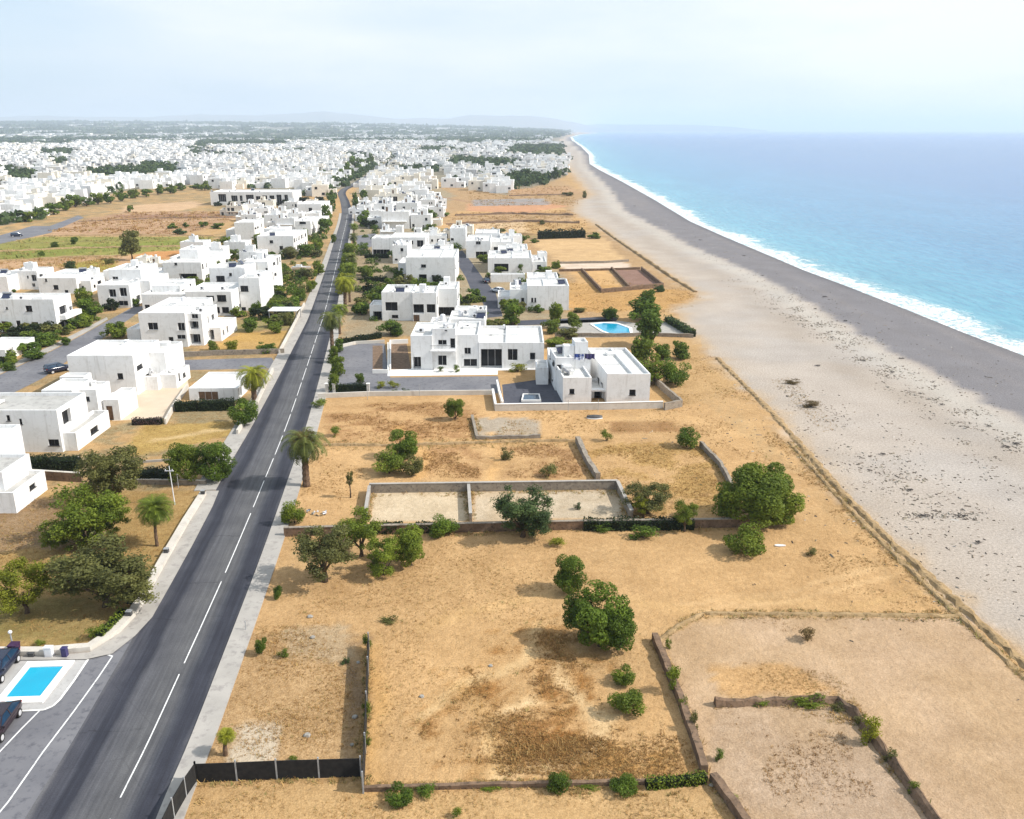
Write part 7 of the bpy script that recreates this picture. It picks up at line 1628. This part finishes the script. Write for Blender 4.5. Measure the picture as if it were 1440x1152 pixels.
root = empty('utility_pole', gp(246, 710)); tag(root, 'thin utility pole with a crossarm in the left garden', 'pole'); mb = MB(); mb.tube([(0, 0, 0), (-.12, 0, 4.9)], [.07, .045], 8); mb.build('post', M['whiteplastic'], root)
mb = MB(); mb.box(-.7, .35, -.04, .04, 4.25, 4.33); mb.build('crossarm', M['whiteplastic'], root)
for k in (-.6, .2):
    mb = MB(); mb.tube([(k, 0, 4.332), (k, 0, 4.5)], [.04, .05], 8); mb.build('insulator', M['whiteplastic'], root)
root = empty('utility_pole', gp(251, 686)); tag(root, 'shorter pole behind the crossarm pole', 'pole'); mb = MB(); mb.tube([(0, 0, 0), (0, 0, 1.9)], [.05, .04], 8); mb.build('post', M['metal'], root); mb = MB(); mb.box(-.15, .15, -.05, .05, 1.7, 1.9); mb.build('sign_plate', M['whiteplastic'], root)
for px, py, lab in [(517, 562, 'thin pole on the pale compound wall, left one'), (590, 557, 'thin pole on the pale compound wall, right one'), (799, 580, 'thin pole at the white compound wall, left one'), (841, 580, 'thin pole at the white compound wall, right one'), (346, 887, 'short marker post at the pavement edge')]:
    root = empty('post', gp(px, py)); root.name = 'marker_pole'; tag(root, lab, 'pole'); mb = MB(); mb.tube([(0, 0, 0), (0, 0, 2.0 if py < 800 else .9)], [.04, .035], 7); mb.build('post', M['metal'], root); mb = MB(); mb.tube([(0, 0, 2.0 if py < 800 else .9), (0, 0, 2.08 if py < 800 else .98)], [.06, .03], 7); mb.build('cap', M['metal'], root)
# gate pillars, rubbish, laundry, boat
for px, lab in [(460, 'white gate pillar by the road'), (470, 'white gate pillar left of the clipped hedge'), (518, 'white gate pillar right of the clipped hedge')]:
    root = empty('gate_pillar', gp(px, 552)); tag(root, lab, 'pillar'); mb = MB(); mb.box(-.22, .22, -.22, .22, 0, 1.5); mb.build('shaft', M['boundary'], root); mb = MB(); mb.box(-.3, .3, -.3, .3, 1.502, 1.62); mb.build('coping', M['poolstone'], root)
root = empty('rubbish_heap', gp(437, 722)); tag(root, 'heap of grey and white rubbish behind the roadside bush', 'rubbish'); r = random.Random(4)
for k in range(14):
    mb = MB(); a = r.uniform(0, 6.28); s_ = r.uniform(.12, .4); mb.v = [(r.uniform(-1, 1) * s_, r.uniform(-1, 1) * s_, abs(r.uniform(-.3, 1)) * s_) for _ in range(8)]
    mb.f = [(0, 1, 2, 3), (4, 5, 6, 7), (0, 1, 5, 4), (2, 3, 7, 6), (1, 2, 6, 5)]; mb.m = [0] * 5; mb.build('bag', M[['whiteplastic', 'darkframe', 'metal', 'stone'][k % 4]], root, (r.uniform(-1.7, 1.7), r.uniform(-.9, .9), .02))
def cloth(px, py, w, h, zb, mat, label):
    X, Y = G(px, py, zb); root = empty('hanging_laundry', (X, Y, zb)); tag(root, label, 'laundry'); mb = MB(); n = 10
    for i in range(n):
        x0, x1 = w * i / n - w / 2, w * (i + 1) / n - w / 2; o0, o1 = .12 * math.sin(i * 1.9), .12 * math.sin((i + 1) * 1.9)
        mb.quad((x0, o0 - .1, .02 + .1 * math.sin(i)), (x1, o1 - .1, .02 + .1 * math.sin(i + 1)), (x1, o1 * .3, h), (x0, o0 * .3, h))
    mb.build('cloth', mat, root); mb = MB()
    for x in (-w / 2 - .1, w / 2 + .1): mb.tube([(x, 0, -.3), (x, 0, h + .1)], [.03, .03], 6)
    mb.tube([(-w / 2 - .1, 0, h + .02), (w / 2 + .1, 0, h + .02)], [.012, .012], 5); mb.build('line_frame', M['metal'], root); return root
cloth(814, 506, 1.7, 1.0, 5.6, M['bluecloth'], 'blue and white laundry hanging on the villa roof terrace'); cloth(829, 505, 1.7, .9, 5.6, M['binnavy'], 'dark navy laundry beside the blue laundry on the roof terrace')
# old tyre shaped boat hull below the white compound wall
root = empty('boat', gp(836, 588)); tag(root, 'small upturned dark boat with a white rim below the compound wall', 'boat'); mb = MB(); rows = []
for k in range(9):
    q = k / 8; hw = .62 * math.sin(math.pi * (q * .92 + .04)) ** .6; x = -1.2 + 2.4 * q
    rows.append([(x, -hw, .08), (x, -hw * .8, .38), (x, 0, .55 * (.6 + .4 * math.sin(math.pi * q))), (x, hw * .8, .38), (x, hw, .08)])
mb.v = [v for q in rows for v in q]; mb.f = [(i * 5 + j, i * 5 + j + 1, (i + 1) * 5 + j + 1, (i + 1) * 5 + j) for i in range(8) for j in range(4)]; mb.m = [0] * len(mb.f); mb.build('hull', M['darkframe'], root, smooth=True)
mb = MB(); mb.tube([(q[0][0], q[0][1] * 1.06, .06) for q in rows] , [.07] * 9, 6); mb.tube([(q[4][0], q[4][1] * 1.06, .06) for q in rows], [.07] * 9, 6); mb.build('rim', M['whiteplastic'], root)
root = empty('car_shelter', gp(398, 452)); tag(root, 'white flat car shelter beside the road', 'shelter'); mb = MB(); mb.box(-3.3, 3.3, 0, 4.5, 2.3, 2.5); mb.build('roof', M['plaster'], root)
for x in (-3.1, 3.1):
    for y in (.15, 4.3):
        mb = MB(); mb.box(x - .07, x + .07, y - .07, y + .07, 0, 2.298); mb.build('post', M['metal'], root)
root = empty('boat', gp(424, 381)); tag(root, 'long white boat hull stored in a roadside garden', 'boat'); mb = MB(); rows = []
for k in range(9):
    q = k / 8; hw = .9 * min(1, (1 - q) * 2.2 + .05) * (.85 + .15 * min(1, q * 4)); x = -3 + 6 * q
    rows.append([(x, -hw, 1.25 + .25 * q), (x, -hw * .8, .6), (x, 0, .25 + .3 * q * q), (x, hw * .8, .6), (x, hw, 1.25 + .25 * q)])
mb.v = [v for q in rows for v in q]; mb.f = [(i * 5 + j, i * 5 + j + 1, (i + 1) * 5 + j + 1, (i + 1) * 5 + j) for i in range(8) for j in range(4)]; mb.f.append((0, 1, 2, 3, 4)); mb.m = [0] * len(mb.f); mb.build('hull', M['whitepaint'], root, smooth=True)
mb = MB(); mb.box(-2.6, 1.6, -.65, .65, 1.15, 1.3); mb.build('deck', M['whiteplastic'], root); mb = MB(); mb.box(-1.6, .2, -.5, .5, 1.303, 1.9); mb.build('cabin', M['plaster'], root)
root = empty('surfboard', gp(1097, 768)); tag(root, 'small white and pink board lying on the sand right of the dome shrub', 'board'); mb = MB(); pts = [(math.cos(a) * .6, math.sin(a) * .2 * (1 - .3 * math.cos(a)), 0) for a in [k * .393 for k in range(16)]]
mb.poly([(x, y, .12) for x, y, z in pts]); 
for k in range(16): mb.quad((pts[k][0], pts[k][1], .04), (pts[(k + 1) % 16][0], pts[(k + 1) % 16][1], .04), (pts[(k + 1) % 16][0], pts[(k + 1) % 16][1], .12), (pts[k][0], pts[k][1], .12))
mb.build('deck', M['whiteplastic'], root); mb = MB(); mb.quad((-.3, -.22, 0), (-.1, -.1, 0), (-.1, -.1, .05), (-.3, -.22, .05)); mb.build('fin', M['redlamp'], root)
# driftwood on the beach: heaps of crossed sticks
def driftwood(px, py, L, label, seed):
    L *= .42
    r = random.Random(seed); root = empty('driftwood', gp(px, py)); tag(root, label, 'driftwood', 'driftwood heaps on the beach'); mb = MB()
    for k in range(9):
        a = r.uniform(-.5, .5) + (0 if k % 3 else 1.4); l = L * r.uniform(.3, 1) ; x, y = r.uniform(-.4, .4) * L, r.uniform(-.25, .25) * L
        p = [(x + math.cos(a) * l * (q - .5), y + math.sin(a) * l * (q - .5) + r.uniform(-.06, .06), .06 + r.uniform(0, .22)) for q in (0, .35, .7, 1)]
        mb.tube(p, [.03, .035, .03, .01], 5)
    mb.build('branch', M['drift'], root, smooth=True)
for k, (px, py, L, lab) in enumerate([(1374, 764, 2.0, 'dark driftwood tangle alone on the lower beach'), (1150, 515, 2.6, 'driftwood on the pale beach above the grass clump'), (1160, 418, 3.2, 'dark driftwood on the grey shingle, upper middle'), (1146, 435, 2.2, 'driftwood at the shingle edge'), (1268, 505, 2.4, 'driftwood at the shingle edge below the surf'), (1190, 452, 2.0, 'small driftwood on the shingle'), (892, 290, 4, 'driftwood on the far shingle'), (862, 272, 4, 'driftwood where the beach narrows'), (985, 338, 3, 'driftwood on the middle shingle'), (1047, 360, 3.4, 'driftwood near the wet shingle'), (1072, 388, 3, 'driftwood below the wet shingle'),
    (1414, 563 + 66, 2.2, 'driftwood at the right edge of the weed line'), (1430, 625, 2.6, 'driftwood by the right picture edge'), (1300, 727, 3.2, 'long grey branch on the beach, left one'), (1350, 726, 3.0, 'long grey branch on the beach, right one'), (1280, 690, 1.8, 'stick pile between coastal bank and beach'), (1255, 524, 1.8, 'stick pile in the weed line'), (1325, 570, 1.8, 'dark sticks lower in the weed line'), (1390, 600, 1.8, 'dark sticks near the right edge of the weed line'), (1215, 508, 1.4, 'single dark stick heap in the weed line'), (1170, 475, 1.6, 'stick heap at the upper weed line'), (1240, 640, 2.2, 'brush wood on the middle of the beach')]):
    driftwood(px, py, L, lab, k)
# stones lying about the near fields
r = random.Random(9)
for k, (px, py) in enumerate([(499, 1009), (495, 1048), (504, 932), (440, 897), (436, 868), (690, 937), (593, 980), (1000, 1120 - 15), (432, 1035)]):
    mb = MB(); bm = bpy.data.meshes.new('field_stone'); s_ = r.uniform(.16, .32); vs = []; n = 8
    for j, (zz, rr_) in enumerate([(0, .9), (.35, 1), (.7, .65)]):
        for q in range(n): a = q * 6.283 / n; vs.append((math.cos(a) * s_ * rr_ * r.uniform(.8, 1.2), math.sin(a) * s_ * rr_ * r.uniform(.7, 1.1), zz * s_))
    mb.v = vs; mb.f = [(j * n + q, j * n + (q + 1) % n, (j + 1) * n + (q + 1) % n, (j + 1) * n + q) for j in range(2) for q in range(n)] + [tuple(2 * n + q for q in range(n))]; mb.m = [0] * len(mb.f)
    o = mb.build('field_stone', M['stone'], None, gp(px, py)); tag(o, 'small pale stone lying on the dry ground of the near fields', 'stone', 'loose stones on the near fields')

tufts()
def beach_debris():
    r = np.random.default_rng(41); V = []; T = []
    line = PX([(1100, 430), (1170, 470), (1240, 515), (1320, 570), (1400, 630), (1480, 690), (1560, 750)])
    bands = [(line, 4200, 3.2), (PX([(1040, 395), (1110, 425), (1230, 497), (1300, 540), (1380, 590), (1460, 640)]), 1400, 5.0), (PX([(1110, 540), (1150, 580), (1180, 610)]), 420, 2.4), (PX([(1230, 640), (1260, 665), (1280, 690)]), 260, 2.2), (PX([(1240, 728), (1330, 724), (1420, 730)]), 260, .9), (PX([(900, 300), (985, 345), (1070, 390), (1200, 440), (1440, 560)]), 1500, 7.0), (PX([(1150, 600), (1300, 700), (1440, 800)]), 1800, 14.0)]
    for pts, n, wd in bands:
        L = np.array([math.dist(a, b) for a, b in zip(pts[:-1], pts[1:])]); k = r.choice(len(L), n, p=L / L.sum()); q = r.random(n)
        A = np.array(pts)[k]; B = np.array(pts)[k + 1]; x = A[:, 0] + (B - A)[:, 0] * q + r.normal(0, wd, n) * .8; y = A[:, 1] + (B - A)[:, 1] * q + r.normal(0, wd, n) * .8
        ok = fbm(x * .3, y * .3, 15, 4) + r.normal(0, .06, n) > .50; x, y = x[ok], y[ok]; m = len(x)
        a = r.uniform(0, 6.28, m); l = r.uniform(.06, .22, m) * np.where(r.random(m) < .05, 2.2, 1); w0 = l * r.uniform(.12, .4, m); h = r.uniform(.03, .12, m)
        ca, sa = np.cos(a), np.sin(a)
        c = np.stack([x, y, 0 * x], 1); e = np.stack([ca * l, sa * l, 0 * l], 1); f = np.stack([-sa * w0, ca * w0, 0 * l], 1); z = np.stack([0 * h, 0 * h, h], 1)
        for p in ([c - e - f, c + e - f, c + e * .8 + z, c - e * .8 + z], [c - e * .8 + z, c + e * .8 + z, c + e + f, c - e + f]): V.append(np.stack(p, 1).reshape(-1, 3)); T.append(r.random(m) if len(T) % 2 == 0 else T[-1])
    v = np.concatenate(V); m, t, b = nt('beach_wrack'); at = node(t, 'ShaderNodeAttribute', attribute_name='tone')
    t.links.new(ramp(t, at.outputs['Fac'], [(0, (.13, .105, .085)), (.5, (.21, .17, .13)), (.8, (.20, .18, .13)), (1, (.5, .47, .43))]), b.inputs['Base Color']); b.inputs['Roughness'].default_value = .95
    me = np_mesh('beach_debris', v, np.arange(len(v)).reshape(-1, 4), [m]); add_tone(me, np.concatenate(T), 4)
    tag(link('beach_debris', me), 'dry weed, twigs and pebbles scattered in lines along the beach', 'debris', None, 'stuff')
beach_debris()
for i, (px, py, wd, h) in enumerate([(478, 470, 30, 44), (492, 425, 26, 38), (494, 404, 24, 34), (495, 386, 22, 30), (496, 370, 20, 28), (497, 354, 18, 26), (498, 338, 16, 24)]):
    palm(px, py, wd, h, '{} verge palm on the sea side of the road, counted up from the forecourt palm'.format(ORD[i]), i % 2, 'L_palm' if i % 2 else 'L_mid', group='verge palms on the sea side of the road', far=True)
for px, py, wd, h, lab in [(1070, 994, 34, 12, 'low green growth on the enclosing bank, left of the grassy one'), (1180, 1002, 24, 14, 'leafy weeds at the upper corner of the enclosing bank'), (1212, 1022, 22, 18, 'green weeds just above the bend growth'), (1285, 1118, 24, 20, 'weed clump lowest on the enclosing bank'), (962, 1002, 16, 24, 'green weeds midway along the brown wall'), (1030, 1132, 20, 16, 'weeds on the brown wall at the bottom edge'), (690, 1112, 40, 10, 'low weeds on the bottom wall, left of its middle'), (830, 1110, 40, 11, 'low weeds on the bottom wall, right of its middle')]:
    shrub(px, py, wd, h, M['L_mid' if px % 4 else 'L_olive'], lab, 'tuft', deep=.7)
